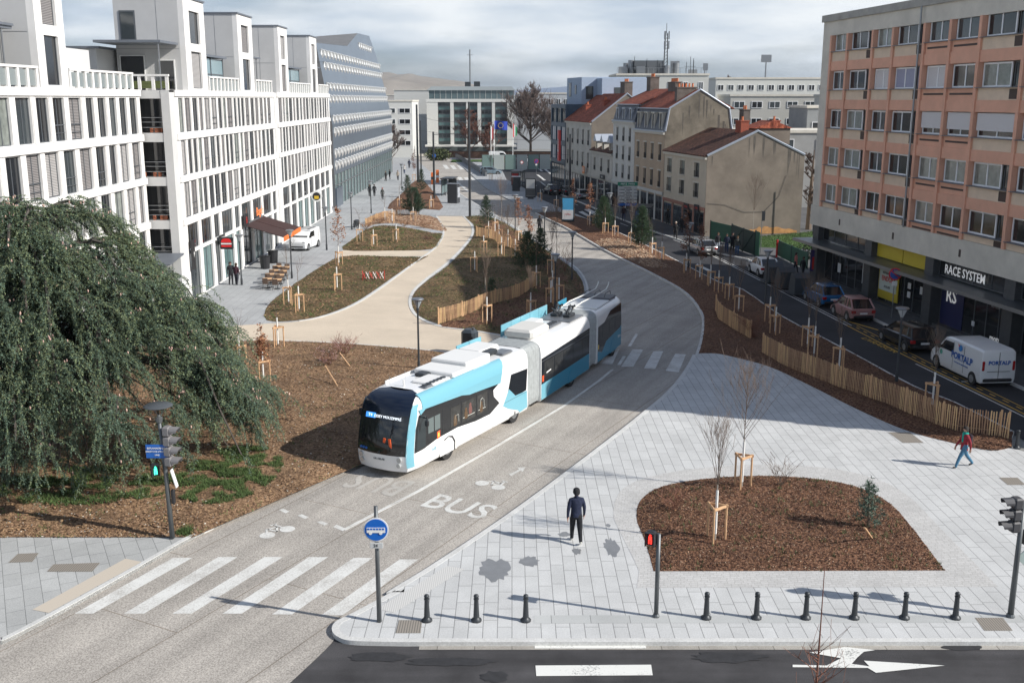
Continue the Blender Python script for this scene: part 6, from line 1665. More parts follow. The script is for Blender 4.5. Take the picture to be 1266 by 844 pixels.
b = MB(); b.tube([(3.3,-HW-.012,1.4),(3.35,-HW-.012,1.7),(3.6,-HW-.012,1.7),(3.62,-HW-.012,1.4)], .012, 4); b.build('hand_rail', M_hr, bus)
SIDE('rear_quarter_glass', [(7.75,1.45),(8.35,1.2),(9.55,1.25),(9.65,2.25),(8.1,2.32)], M_bb, bus, Mf, off=.004)
SIDE('turquoise_panel', [(7.35,1.05),(7.9,1.7),(8.5,1.25),(9.6,1.22),(9.65,.42),(8.9,.36),(8.75,.5),(7.85,.8)], M_bt, bus, Mf, off=.0065)
SIDE('panel_seam', [(7.5,1.15),(9.6,1.17),(9.6,1.185),(7.5,1.165)], M_steel, bus, Mf, off=.009)
SIDE('wheel_arch', [(2.15,.30),(2.2,.7),(2.4,.98),(2.8,1.08),(3.2,.98),(3.4,.7),(3.45,.30)], M_bw, bus, Mf, off=.018)
SIDE('arch_gap', [(3.30,.28),(3.32,.65),(3.12,.92),(2.8,1.0),(2.5,.95),(2.42,.86),(2.8,.955),(3.05,.86),(3.22,.62),(3.2,.28)], M_black, bus, Mf, off=.021)
SIDE('orange_sticker', [(1.98,1.1),(2.2,1.12),(2.2,1.42),(1.98,1.4)], mat('sticker_red',(.7,.10,.03),.5), bus, Mf, off=.008)
SIDE('orange_sticker_centre', [(2.03,1.17),(2.15,1.18),(2.15,1.35),(2.03,1.34)], mat('sticker_yellow',(.8,.55,.1),.5), bus, Mf, off=.011)
text('hdb', .22, upright(1.75,-HW-.012,.78), mat('soft_blue_letters',(.25,.5,.6),.5), bus, depth=.002)
SIDE('driver_window_frame', [(.5,1.05),(1.15,1.05),(1.2,2.35),(.85,2.35),(.62,1.9)], glass('deep_window',(.02,.03,.035),.04), bus, Mf, off=.008, th=.006)
wheel(bus, None, 2.8); wheel(bus, None, 2.8, 1); wheel(bus, None, 8.45, r=.46); wheel(bus, None, 8.45, 1)
M_seat = mat('bus_interior_hint', (.10,.06,.03), .6); M_pas = mat('passenger_hint', (.16,.07,.06), .7)
for x, z, m_ in ((3.35,1.42,M_seat),(4.2,1.5,M_seat),(4.55,1.62,M_pas),(5.45,1.45,M_seat)):
    b = MB(); b.lathe([(.02,-.16),(.13,-.12),(.13,.10),(.08,.18),(.09,.26),(.03,.33)], (x,0,z), 8); o = b.build('passenger' if m_ is M_pas else 'seat', m_, bus); o.scale = (1,.08,1); o.location = (0,-HW-.012,0)
# panel seams
for x in (1.28,2.42,3.84,5.06,6.1): MB().box(x-.008,x+.008,-HW-.0085,-HW-.006,1.18,2.22).build('panel_seam', M_steel, bus)
for x in (4.6,6.4): MB().box(x-.006,x+.006,-HW-.003,-HW,.34,1.0).build('panel_seam', M_grey, bus)
MB().box(1.3,7.6,-HW-.003,-HW,.60,.61).build('panel_seam', M_grey, bus)
# roof of the front section: white cover boxes, fans, turquoise far fairing
def rbox(name, x0, x1, y0, y1, z0, z1, m, M=I4, bev=.05, parent=bus):
    b = MB(); b.bbox(((x0+x1)/2,(y0+y1)/2,(z0+z1)/2),(x1-x0,y1-y0,z1-z0),bev=bev); o = b.build(name, m, parent); o.matrix_local = M; return o
M_rw = mat('roof_white', (.74,.74,.72), .5)
rbox('roof_cover', 2.3, 3.6, -.95, .15, 3.14, 3.24, M_rw)
for k in range(6):
    b = MB(); b.tube([(2.0+k*.27,-.72,3.235),(2.0+k*.27,-.72,3.27)], .115, 12); b.build('roof_fan', M_steel, bus)
rbox('fan_plinth', 1.85, 3.6, -.9, -.54, 3.13, 3.23, M_grey)
rbox('roof_cover', 3.7, 5.5, -1.0, .95, 3.14, 3.34, M_rw); rbox('roof_cover', 3.2, 3.75, .1, .6, 3.15, 3.30, M_steel)
rbox('roof_cover', 5.0, 7.0, -.85, .95, 3.14, 3.50, M_rw); rbox('roof_cover', 7.2, 8.9, -.2, .95, 3.14, 3.45, M_rw)
rbox('cooling_unit', 7.3, 8.2, -.55, -.15, 3.2, 3.42, M_steel); rbox('cooling_unit', 8.0, 8.9, -.95, -.3, 3.14, 3.26, M_grey)
for x, y in ((.0,0),): pass
b = MB(); b.tube([(1.75,.1,3.15),(1.72,.1,3.42)], .03, 6); b.build('antenna', M_white, bus)
for x in (1.9,3.0): b = MB(); b.tube([(x,.9,3.1),(x,.9,3.42)], .012, 4); b.build('antenna', M_grey, bus)
def fairing(x0, x1, y, z0, z1, m, M, n=3, parent=bus, name='roof_fairing'):
    s = (x1-x0)/n
    for k in range(n):
        o = MB().box(x0+k*s, x0+(k+1)*s-.03, y-.02, y+.02, z0, z1).build(name, m, parent); o.matrix_local = M
fairing(1.9, 9.4, 1.12, 3.0, 3.2, M_rw, I4, 4); fairing(7.4, 9.6, 1.14, 3.05, 3.50, M_bt, I4, 2)
# -- bellows and following sections along a slight bend
def chain(x, bend):
    return Matrix.Translation((x,0,0)) @ Matrix.Rotation(bend,4,'Z')
Mm = chain(10.35, R(4.2)) ; 
def bellows(M0, xa, M1, xb, name='bellows'):
    rp = [(1.15,.35),(1.21,.6),(1.21,2.7),(1.17,2.95),(1.05,3.12),(.9,3.2),(.4,3.22)]; full = [(-y,z) for y,z in rp]+[(y,z) for y,z in rp[::-1]]
    n = len(full); K = 13; vs = []
    for i in range(K):
        t = i/(K-1); q = 1.0 if i % 2 else .965
        for y,z in full:
            p = (M0 @ Vector((xa, y*q, .35+(z-.35)*(1 if i % 2 else .985)))).lerp(M1 @ Vector((xb, y*q, .35+(z-.35)*(1 if i % 2 else .985))), t); vs.append(p)
    fs = [(i*n+k,(i+1)*n+k,(i+1)*n+(k+1)%n,i*n+(k+1)%n) for i in range(K-1) for k in range(n)]
    b = MB(); b.add(vs, fs); return b.build(name, M_bell, bus)
bellows(I4, 9.68, Mm, .75)
LMs = 6.6
seg_shell('middle_body', LMs, M_bw, bus, Mm, x0=.7)
SIDE('side_glass_band', [(.75,1.1),(2.6,1.12),(7.25,1.18),(7.25,2.55),(.75,2.35)], M_bb, bus, Mm, off=.003)
SIDE('lower_turquoise_panel', [(.75,1.095),(7.25,1.175),(7.25,.34),(5.2,.34),(.75,.34)], M_bd, bus, Mm, off=.004)
SIDE('light_turquoise_panel', [(.75,1.085),(2.1,1.1),(1.4,.34),(.75,.34)], M_bt, bus, Mm, off=.007)
for a, c in ((1.1,2.3),(2.4,3.5),(3.6,4.8),(4.9,6.1),(6.2,7.0)):
    SIDE('side_window', [(a,1.35),(c,1.35),(c,2.15),(a,2.15)], M_in, bus, Mm, off=.008, th=.006)
SIDE('window_trim', [(.75,2.2),(7.2,2.24),(7.2,2.26),(.75,2.22)], M_grey, bus, Mm, off=.009)
SIDE('orange_sticker', [(.85,1.2),(1.05,1.2),(1.05,1.5),(.85,1.5)], MATS['sticker_red'], bus, Mm, off=.009)
b = MB(); b.xprism([(1.35,1.52),(1.9,1.56),(1.9,1.62),(1.35,1.58)],-HW-.02,-HW-.012); o = b.build('window_notice', M_white, bus); o.matrix_local = Mm
for x in (4.75,): 
    for s in (-1,1): 
        o = wheel(bus, Mm, x, s, r=.46)
SIDE('wheel_arch', [(4.2,.30),(4.25,.62),(4.45,.88),(4.75,.96),(5.05,.88),(5.25,.62),(5.3,.30)], M_bd, bus, Mm, off=.015)
rbox('climate_unit', .85, 3.0, -.75, .75, 3.16, 3.62, mat('unit_cream',(.62,.61,.57),.6), Mm, .12)
rbox('roof_cover', 3.2, 4.7, .3, 1.0, 3.14, 3.42, M_rw, Mm)
rbox('fan_plinth', 3.6, 5.1, -.55, .05, 3.15, 3.25, M_grey, Mm)
for k in range(4):
    b = MB(); b.tube([(3.85+k*.33,-.25,3.25),(3.85+k*.33,-.25,3.29)], .14, 12); o = b.build('roof_fan', M_steel, bus); o.matrix_local = Mm
fairing(1.4, 7.2, 1.14, 3.05, 3.62, M_bt, Mm, 5)
Mr = Mm @ chain(8.0, R(3.2))
bellows(Mm, 7.28, Mr, .6)
seg_shell('rear_body', 5.0, M_bw, bus, Mr, x0=.55, rear=True)
SIDE('side_glass_band', [(.6,.95),(1.4,.75),(2.2,1.2),(5.0,1.42),(5.3,1.5),(5.15,2.85),(3.0,2.78),(1.8,2.35),(.6,2.3)], M_bb, bus, Mr, off=.003)
SIDE('lower_turquoise_panel', [(.6,.34),(.6,.945),(1.4,.745),(2.2,1.195),(5.0,1.415),(5.3,1.49),(5.32,.34)], M_bd, bus, Mr, off=.004)
for a, c in ((1.5,2.6),(2.75,3.8),(3.95,4.9)):
    SIDE('side_window', [(a,1.55),(c,1.58),(c,2.3),(a,2.2)], M_in, bus, Mr, off=.008, th=.006)
SIDE('wheel_arch', [(3.1,.30),(3.15,.7),(3.35,.98),(3.75,1.08),(4.15,.98),(4.35,.7),(4.4,.30)], M_bd, bus, Mr, off=.015)
for s in (-1,1): wheel(bus, Mr, 3.75, s, r=.46)
o = text('florio', .26, upright(4.85,-HW-.02,.95), M_white, bus, depth=.002); o.matrix_local = Mr @ upright(4.85,-HW-.02,.95)
SIDE('orange_sticker', [(.65,1.05),(.8,1.05),(.8,1.3),(.65,1.3)], MATS['sticker_yellow'], bus, Mr, off=.009)
o = front = MB().box(5.50,5.545,-1.05,1.05,1.3,2.6).build('rear_window', M_bb, bus); o.matrix_local = Mr
for s in (-1,1):
    o = MB().box(5.5,5.56,s*1.08-.08,s*1.08+.08,.8,1.2).build('tail_light', M_red, bus); o.matrix_local = Mr
fairing(.9, 2.4, 1.14, 3.05, 3.45, M_bd, Mr, 1)
# trolley gear: bases, springs and poles
M_pole_w = mat('trolley_pole', (.72,.72,.68), .4)
for s in (-.35,.35):
    b = MB(); b.bbox((6.6,s,3.3),(.8,.4,.16),bev=.03); 
    b.tube([(6.3,s,3.38),(6.9,s,3.72),(7.2,s*1.1,3.5)], .05, 5); b.tube([(6.5,s-.12,3.4),(7.1,s-.12,3.75)], .04, 5); b.tube([(6.5,s+.12,3.4),(7.1,s+.12,3.75)], .04, 5)
    b.tube([(6.4,s-.2,3.35),(6.4,s+.2,3.62)], .04, 5); b.tube([(7.0,s-.2,3.7),(7.0,s+.2,3.66)], .05, 5)
    o = b.build('trolley_base', M_steel, bus); o.matrix_local = Mm
    b = MB(); b.tube([(-1.2,s,3.55),(.6,s,3.62),(3.2,s*.95,3.52),(5.3,s*.9,3.52),(5.75,s*.9,3.72),(5.85,s*.9,3.86)], [.045,.04,.035,.03,.03,.035], 6); o = b.build('trolley_pole', M_pole_w, bus); o.matrix_local = Mr
rbox('trolley_deck', 5.4, 7.3, -.9, .9, 3.16, 3.22, M_grey, Mm, .02)
rbox('rear_cover', 3.9, 5.2, -.95, .95, 3.14, 3.28, mat('deck_dark',(.12,.12,.13),.5), Mr, .04)
rbox('rear_cover', 1.2, 3.7, -1.0, 1.0, 3.14, 3.22, M_rw, Mr, .04)
b = MB()
for y in (-.6,0,.6): b.tube([(4.0,y,3.3),(4.2,y,3.5),(5.1,y,3.5),(5.25,y,3.3)], .022, 5)
o = b.build('pole_cradle', M_steel, bus); o.matrix_local = Mr
b = MB(); b.tube([(1.05,-HW-.0,2.25),(.95,-HW-.22,2.3),(.85,-HW-.3,2.2)], .03, 5); b.bbox((.82,-HW-.3,2.12),(.12,.16,.24),bev=.03); b.build('camera_mirror', M_black, bus)
b = MB(); b.tube([(.95,HW,2.25),(.85,HW+.22,2.3)], .03, 5); b.bbox((.8,HW+.28,2.15),(.12,.14,.3),bev=.03); b.build('camera_mirror', M_black, bus)

# ================================================================ CARS (local x forward)
def loft(st, ncap=True):
    """st: list of rings (equal counts of points)"""
    n = len(st[0]); vs = [p for rg in st for p in rg]
    fs = [(i*n+k,i*n+(k+1)%n,(i+1)*n+(k+1)%n,(i+1)*n+k) for i in range(len(st)-1) for k in range(n)]
    if ncap: fs.append(tuple(range(n-1,-1,-1))); m0 = (len(st)-1)*n; fs.append(tuple(range(m0,m0+n)))
    return vs, fs
def car(l, loc, ang, paint, L_=3.9, W_=1.7, H_=1.48, belt=.92, kind='hatch', name='parked_car', group='cars parked along the shops', cat='car', decor=None):
    """body lofted from nose (+x) to tail; glasshouse separate"""
    t = thing(name, l, cat, loc, ang, group); hw = W_/2; h = L_/2
    hoodz = belt-.10 if kind != 'van' else belt
    if kind == 'van':
        prof = [(-h,.35,1.85),(-h+.04,.25,1.93),(-h+.3,.25,H_),(-.2,.22,H_+.01),(h-1.75,.22,H_-.02),(h-1.35,.22,H_-.14),(h-.78,.22,1.22),(h-.35,.22,1.08),(h-.06,.25,.86),(h,.33,.72)]
    else:
        prof = [(-h,.42,belt-.08),(-h+.05,.30,belt),(-h+.4,.24,belt+.02),(-.5,.20,belt),(h*.35,.20,belt-.02),(h*.5,.20,hoodz),(h-.45,.22,hoodz-.12),(h-.12,.25,hoodz-.27),(h,.36,hoodz-.38)]
    st = []
    for i, (x, zb, zt) in enumerate(prof):
        k = 1.0 if 1 < i < len(prof)-2 else (.96 if i in (1,len(prof)-2) else .90)
        w = hw*k; d = zt-zb
        if kind == 'van':
            ym = .93 if zt > 1.5 else .97
            st.append([(x,-w*.94,zb),(x,-w,zb+d*.12),(x,-w,zb+d*.5),(x,-w*ym,zt-d*.06),(x,-w*ym*.9,zt),(x,w*ym*.9,zt),(x,w*ym,zt-d*.06),(x,w,zb+d*.5),(x,w,zb+d*.12),(x,w*.94,zb)])
        else:
            st.append([(x,-w*.92,zb),(x,-w,zb+d*.2),(x,-w*1.0,zb+d*.62),(x,-w*.965,zt-d*.08),(x,-w*.86,zt),(x,w*.86,zt),(x,w*.965,zt-d*.08),(x,w*1.0,zb+d*.62),(x,w,zb+d*.2),(x,w*.92,zb)])
    b = MB(); b.add(*loft(st)); b.build('body', paint, t, auto=.5)
    gl = M_bb
    if kind == 'van':
        b = MB(); b.add([(h-1.66,-hw*.8,H_-.08),(h-1.66,hw*.8,H_-.08),(h-.83,hw*.86,1.25),(h-.83,-hw*.86,1.25)],[(0,1,2,3)]); o = b.build('windscreen', gl, t); o.location = (.03,0,.025)
        for s in (-1,1):
            b = MB(); b.xprism([(h-2.35,1.22),(h-1.0,1.22),(h-1.55,1.72),(h-2.35,1.74)], s*hw*.99-.01, s*hw*.99+.01); b.build('side_window', gl, t)
            b = MB(); b.box(h-2.42,h-2.40,s*hw-.006,s*hw+.006,.4,1.8); b.box(h-3.5,h-3.48,s*hw-.006,s*hw+.006,.4,1.8); b.build('door_seam', M_steel, t)
        b = MB()
        for s in (-1,1): b.box(-h-.012,-h+.02,s*.42-.3,s*.42+.3,1.25,1.68)
        if decor != 'panel': b.build('rear_window', gl, t)
    else:
        r0, r1, f0, f1 = (-h+.10, -h+.72, h*.50, h*.10) if kind == 'hatch' else (-h+.1, -h+.42, h*.5, h*.08)
        zr = H_-.05; tw = hw*.74; bw = hw*.93
        rows_ = [[(r0,-bw*.92,belt),(r0,bw*.92,belt)],]
        b = MB()
        V = [(r0,-bw*.94,belt-.02),(f0,-bw*.92,belt-.02),(f1,-tw,zr),(r1,-tw,zr),(r0,bw*.94,belt-.02),(f0,bw*.92,belt-.02),(f1,tw,zr),(r1,tw,zr)]
        b.add(V,[(0,1,2,3),(7,6,5,4),(1,5,6,2),(4,0,3,7)]); b.build('windows', gl, t)
        b = MB(); 
        st = [[(r1-.06,-tw*.96,zr-.02),(r1-.02,-tw*.8,zr+.03),(r1-.02,tw*.8,zr+.03),(r1-.06,tw*.96,zr-.02)],
              [(r1+.25,-tw-.02,zr-.0),(r1+.25,-tw*.84,H_-.015),(r1+.25,tw*.84,H_-.015),(r1+.25,tw+.02,zr-.0)],
              [(f1-.35,-tw-.02,zr-.0),(f1-.35,-tw*.86,H_+.01),(f1-.35,tw*.86,H_+.01),(f1-.35,tw+.02,zr-.0)],
              [(f1+.05,-tw,zr-.03),(f1+.04,-tw*.85,zr+.02),(f1+.04,tw*.85,zr+.02),(f1+.05,tw,zr-.03)]]
        b.add(*loft(st)); b.build('roof', paint, t, auto=.5)
        b = MB()
        for s in (-1,1):
            b.tube([(f0+.02,s*bw*.92,belt),(f1+.02,s*(tw+.01),zr)], .035, 5); b.tube([(r0-.02,s*bw*.94,belt),(r1-.04,s*(tw+.01),zr)], .06 if kind=='hatch' else .05, 5)
            xm = (f1+r1)/2+.05; b.tube([(xm,s*bw*.945,belt),(xm,s*(tw+.01),zr)], .03, 4)
            xm = r1+.3; b.tube([(xm,s*bw*.945,belt),(xm,s*(tw+.01),zr)], .045, 4)
        b.build('window_pillar', paint, t)
    for x in (-h+.68, h-.75):
        for s in (-1,1):
            b = MB(); b.tube([(x,s*(hw+.006),.33),(x,s*(hw-.1),.33)], .385, 16); b.build('wheel_arch', M_black, t)
            wheel(t, None, x, s, r=.31 if kind != 'van' else .34, w=.2, hw=hw+.06, rimm=mat('alloy_rim',(.35,.36,.37),.35,.7))
    for s in (-1,1):
        zt_ = belt-.2 if kind != 'van' else 1.15
        b = MB(); b.bbox((-h+.05,s*(hw-.17),zt_),(.16,.28 if kind!='van' else .14,.2 if kind!='van' else .5),bev=.03); b.build('tail_light', mat('tail_red',(.35,.01,.01),.25), t)
        b = MB(); b.bbox((h-.16,s*(hw-.24),hoodz-.34 if kind!='van' else .82),(.26,.3,.16),bev=.04); b.build('headlight', mat('headlight_glass',(.5,.52,.52),.1,.4), t)
        b = MB(); b.bbox((h*.42 if kind!='van' else h-1.1,s*(hw+.09),belt+.06 if kind!='van' else 1.3),(.12,.18,.14 if kind!='van' else .24),bev=.04); b.build('mirror', paint if kind!='van' else M_black, t)
    b = MB(); b.bbox((-h-.01,0,.62 if kind!='van' else .55),(.03,.5,.11)); b.build('number_plate', M_white, t)
    b = MB(); b.bbox((-h+.04,0,.40),(.16,W_*.8,.18),bev=.04); b.bbox((h-.06,0,.42),(.16,W_*.7,.16),bev=.04); b.build('bumper_trim', M_black, t)
    return t
SA = math.atan2(.995,-.102)
def park(Y, off=1.05): p = PLp(Y); return Vector((p.x+off, Y, .006))
car('white city hatchback with black rear glass at the waste containers', park(86.3,.95), SA, mat('car_white',(.72,.73,.73),.25,coat=.5), 3.6, 1.64, 1.5)
car('blue hatchback between the waste containers and the pink car', park(73.6), SA, mat('car_blue',(.01,.13,.33),.25,.2,coat=.6), 3.9, 1.7, 1.5)
car('small dusty pink hatchback parked behind the blue car', park(68.9-.3), SA, mat('car_pink',(.42,.22,.21),.3,.2,coat=.5), 3.6, 1.68, 1.52)
car('black estate car with red lights ahead of the white van', park(60.4,.95), SA, mat('car_black',(.010,.011,.014),.2,coat=.6), 4.4, 1.76, 1.5, kind='estate')
vn = car('white delivery van lettered PORTALP with its rear facing us', park(53.6,1.1), SA, mat('van_white',(.74,.75,.75),.3,coat=.4), 5.1, 1.95, 1.97, kind='van', name='delivery_van', cat='van', decor='panel')
M_pb = mat('logo_blue', (.01,.10,.40), .4)
text('PORTALP', .50, Matrix.Translation((-.75,.99,1.12)) @ Matrix.Rotation(PI,4,'Z') @ Matrix.Rotation(PI/2,4,'X'), M_pb, vn, bold=.012)
b = MB(); b.tube([(-.55,.98,1.62),(-.55,.995,1.62)], .17, 14); b.build('logo_globe', mat('globe_blue',(.05,.25,.6),.4), vn)
b = MB(); b.add([(-.5,.998,1.75),(-.3,.998,1.83),(-.42,.998,1.64)],[(0,2,1)]); b.build('logo_wing', M_red, vn)
text('www.portes-automatiques', .13, Matrix.Translation((-.75,.99,.80)) @ Matrix.Rotation(PI,4,'Z') @ Matrix.Rotation(PI/2,4,'X'), M_pb, vn)
b = MB(); b.tube([(1.35,.985,1.0),(1.35,.998,1.0)], .14, 12); b.build('door_emblem', mat('emblem_green',(.1,.4,.3),.5), vn)
text('PORTALP', .28, Matrix.Translation((-2.575,-.02,1.3)) @ Matrix.Rotation(-PI/2,4,'Z') @ Matrix.Rotation(PI/2,4,'X'), M_pb, vn, bold=.008)
b = MB(); b.box(-2.58,-2.565,-.01,.01,.5,1.85); b.box(-2.58,-2.565,-.6,.6,.85,.87); b.build('door_seam', M_steel, vn)
car('silver hatchback parked at the kerb before the red-brown shop', gz(862,312,.12)+Vector((.4,0,-.1)), SA+.08, mat('car_silver',(.42,.43,.45),.25,.5,coat=.5), 3.9, 1.7, 1.45, group=None)
car('silver car driving past the wide pale house', gz(718,246,.0), SA+.1, MATS['car_silver'], 4.2, 1.75, 1.5, kind='estate', name='moving_car', group=None)
car('black car on the far street by the navy block', gz(682,240,0), SA+.15, MATS['car_black'], 4.0, 1.75, 1.55, name='moving_car', group=None)
car('low dark car just behind the black one on the far street', gz(700,241,0), SA+.15, mat('car_dark_grey',(.05,.055,.06),.25,coat=.5), 4.0, 1.7, 1.4, name='moving_car', group=None)
car('pale blue saloon crossing at the far junction', gz(607,215,.12)+Vector((0,0,-.1)), R(-4), mat('car_pale_blue',(.25,.33,.38),.25,.4,coat=.5), 4.3, 1.75, 1.45, kind='estate', name='moving_car', group=None)
far_car = [(617,198,'car_white',0,'white van parked left in the far car park','van'),(634,199,'car_dark_grey',0,'dark car beside the white far van','hatch'),(664,207,'car_dark_grey',1,'dark van standing behind the round far sign','van'),(676,208,'car_black',1,'black car right of the dark far van','hatch'),(649,201,'car_white',0,'pale car in the middle of the far car park','hatch'),(690,206,'car_dark_grey',1,'dark car by the corner of the navy block','hatch')]
for x,y,mn,k,l,kd in far_car:
    car(l, gz(x,y,.02), PI/2 if k else .1, MATS[mn], 4.2 if kd=='hatch' else 5.0, 1.8, 1.5 if kd=='hatch' else 2.1, kind=kd, group='vehicles in the far car park', cat='car' if kd=='hatch' else 'van')
sv = car('small white van facing us on the left pavement past the awning', gz(376,308,.12)+Vector((0,.5,0)), R(-100), MATS['van_white'], 4.1, 1.75, 1.85, kind='van', name='delivery_van', group=None, cat='van')
b = MB()
for k in (-1.2,-.4,.4): b.tube([(k,-.7,1.98),(k,.7,1.98)], .025, 5)
b.tube([(-1.5,-.6,1.96),(.6,-.6,1.96)], .025, 5); b.tube([(-1.5,.6,1.96),(.6,.6,1.96)], .025, 5); b.build('roof_rack', M_steel, sv)
# ================================================================ PEOPLE
SKIN = mat('skin', (.42,.24,.17), .6)
def cloth(name, c): return mat('cloth_'+name, c, .9, var=.3, vscale=9, bump=1.0, bscale=11)
def person(l, loc, ang, top, legs, hair=(.03,.02,.015), h=1.75, pose='walk', shoes=(.05,.05,.05), coat=0., hands=False, headc=None, female=False, bag=None, hat=None, extra=None, group=None, skirt=None):
    """one continuous skinned body facing local -y; materials by the bone each face lies on"""
    t = thing('person', l, 'person', loc, ang, group)
    k = h/1.75; st = {'walk': .19, 'stand': .03, 'stride': .36}[pose]
    hw = .165 if female else .185
    J = {}; E = []
    def j(n, x, y, z, r): J[n] = (Vector((x,y,z))*k, r*k)
    j('pelvis',0,0,.93,.135); j('waist',0,-.01,1.08,.125); j('chest',0,-.015,1.30,.150); j('neckb',0,0,1.46,.085); j('neck',0,-.01,1.52,.052); j('headb',0,-.02,1.58,.075); j('head',0,-.03,1.66,.098); j('crown',0,-.015,1.715,.075)
    sw = 0.0
    for s, sg in (('l',1),('r',-1)):
        f = sg*st
        j('hip'+s, sg*.09, 0, .88, .10); j('knee'+s, sg*.10, -f*.55-.02, .49, .062); j('ankle'+s, sg*.10, -f+ (.10 if f < 0 else -.0), .09+(.06 if f < 0 and st > .1 else 0), .045)
        j('heel'+s, sg*.10, -f+(.13 if f < 0 else .03), .045+(.08 if f < 0 and st > .1 else 0), .042); j('toe'+s, sg*.115, -f-.14+(.10 if f < 0 else 0), .032, .036)
        j('sh'+s, sg*hw, 0, 1.40, .068); a = -f*.6
        j('elbow'+s, sg*(hw+.07), .02-a*.35, 1.12, .048); j('wrist'+s, sg*(hw+.085), -.05-a*.8, .88, .034)
        j('palm'+s, sg*(hw+.085), -.065-a*.9, .81, .036)
        E += [('pelvis','hip'+s,'leg'),('hip'+s,'knee'+s,'leg'),('knee'+s,'ankle'+s,'leg'),('ankle'+s,'heel'+s,'shoe'),('heel'+s,'toe'+s,'shoe'),
              ('chest','sh'+s,'top'),('sh'+s,'elbow'+s,'top'),('elbow'+s,'wrist'+s,'top'),('wrist'+s,'palm'+s,'skin')]
        if hands:
            for q, (dx, ln) in enumerate(((-.024,.075),(-.008,.085),(.008,.082),(.024,.066))):
                p = J['palm'+s][0]; J['f%s%d'%(s,q)] = (p+Vector((dx*.3, dx, -.05))*k, .0105*k); J['g%s%d'%(s,q)] = (p+Vector((dx*.3-sg*.01, dx*1.1-.008, -.05-ln))*k, .008*k)
                E += [('palm'+s,'f%s%d'%(s,q),'skin'),('f%s%d'%(s,q),'g%s%d'%(s,q),'skin')]
            p = J['palm'+s][0]; J['th'+s] = (p+Vector((-sg*.02,-.045,-.03))*k, .011*k); J['ti'+s] = (p+Vector((-sg*.03,-.055,-.07))*k, .009*k)
            E += [('palm'+s,'th'+s,'skin'),('th'+s,'ti'+s,'skin')]
    E += [('pelvis','waist','top' if coat or True else 'leg'),('waist','chest','top'),('chest','neckb','top'),('neckb','neck','skin'),('neck','headb','skin'),('headb','head','skin'),('head','crown','skin')]
    names = list(J); idx = {n:i for i,n in enumerate(names)}
    for n_ in J:
        f_ = 1.32 if n_[:3] in ('hip','kne','ank') else (1.22 if n_[:2] in ('sh','el','wr') else (1.15 if n_[:3] in ('hee','toe','nec') else 1.0))
        J[n_] = (J[n_][0], J[n_][1]*f_)
    me = bpy.data.meshes.new('body'); me.from_pydata([J[n][0] for n in names], [(idx[a],idx[c]) for a,c,_ in E], [])
    o = bpy.data.objects.new('body', me); COL.objects.link(o)
    md = o.modifiers.new('skin','SKIN'); md.use_smooth_shade = True
    for i, n in enumerate(names):
        v = me.skin_vertices[0].data[i]; v.radius = (J[n][1], J[n][1]*(.72 if n in ('pelvis','waist','chest') else 1)); v.use_root = (n == 'pelvis')
    sb = o.modifiers.new('sub','SUBSURF'); sb.levels = 1; sb.render_levels = 1
    dg = bpy.context.evaluated_depsgraph_get(); nm = bpy.data.meshes.new_from_object(o.evaluated_get(dg)); bpy.data.objects.remove(o)
    mats = {'leg':0,'shoe':1,'top':2,'skin':3}
    nm.materials.clear()
    for m in (cloth('l%.2f%.2f%.2f'%legs, legs), cloth('s%.2f%.2f%.2f'%shoes, shoes), cloth('t%.2f%.2f%.2f'%top, top), SKIN): nm.materials.append(m)
    segs = [(J[a][0], J[c][0], mats[m], (J[a][1]+J[c][1])/2) for a,c,m in E]
    for p in nm.polygons:
        c = p.center; best = 1e9; mi = 0
        for a, e, m, r_ in segs:
            d = e-a; tt = max(0,min(1,(c-a).dot(d)/max(1e-9,d.length_squared))); dd = (c-a-d*tt).length/r_
            if dd < best: best = dd; mi = m
        if mi == 2 and c.z < (.93)*k and abs(c.x) < .16*k: mi = 0
        p.material_index = mi
    ob = put('body', nm, t)
    topm = nm.materials[2]
    # jacket / coat shell
    b = MB(); zb = (.86-coat)*k; n = 14; prof = [(zb,.185+coat*.12,.14+coat*.10),(.98*k,.172,.128),(1.12*k,.162,.12),(1.30*k,.205,.14),(1.42*k,.195,.115),(1.48*k,.09,.085)]
    vs = []
    for z, rx, ry in prof:
        for q in range(n): a = 2*PI*q/n; vs.append((math.cos(a)*rx*k*(.9 if female else 1), -.01+math.sin(a)*ry*k, z))
    fs = [(i*n+q,i*n+(q+1)%n,(i+1)*n+(q+1)%n,(i+1)*n+q) for i in range(len(prof)-1) for q in range(n)]
    b.add(vs, fs); b.build('jacket', topm, t, smooth=True)
    # hair or cap
    b = MB(); hm = mat('hair_%.2f%.2f'%hair[:2], hair, .8); c0 = J['head'][0]; rr = .112*k
    vs = []; n = 12
    rings = [(1.0,.0),(.92,.45),(.70,.78),(.38,.96),(.05,1.04)]
    for q, zq in rings:
        for i in range(n):
            a = 2*PI*i/n; back = .5+.5*math.sin(a)
            zz = c0.z + rr*zq - (rr*(.9 if not female else 1.5)*back if zq == 0 else 0) + (rr*.28*(1-back) if zq == 0 else 0)
            vs.append((c0.x+math.cos(a)*rr*q, c0.y+.008+math.sin(a)*rr*1.08*q, zz+.01))
    fs = [(i*n+q,i*n+(q+1)%n,(i+1)*n+(q+1)%n,(i+1)*n+q) for i in range(len(rings)-1) for q in range(n)] + [tuple(range((len(rings)-1)*n, len(rings)*n))]
    b.add(vs, fs); b.build('hair', hm if not hat else mat('hat_%.2f'%hat[0], hat, .9), t, smooth=True)
    # face: nose, eyes, mouth, ears
    b = MB(); y = c0.y-.095*k
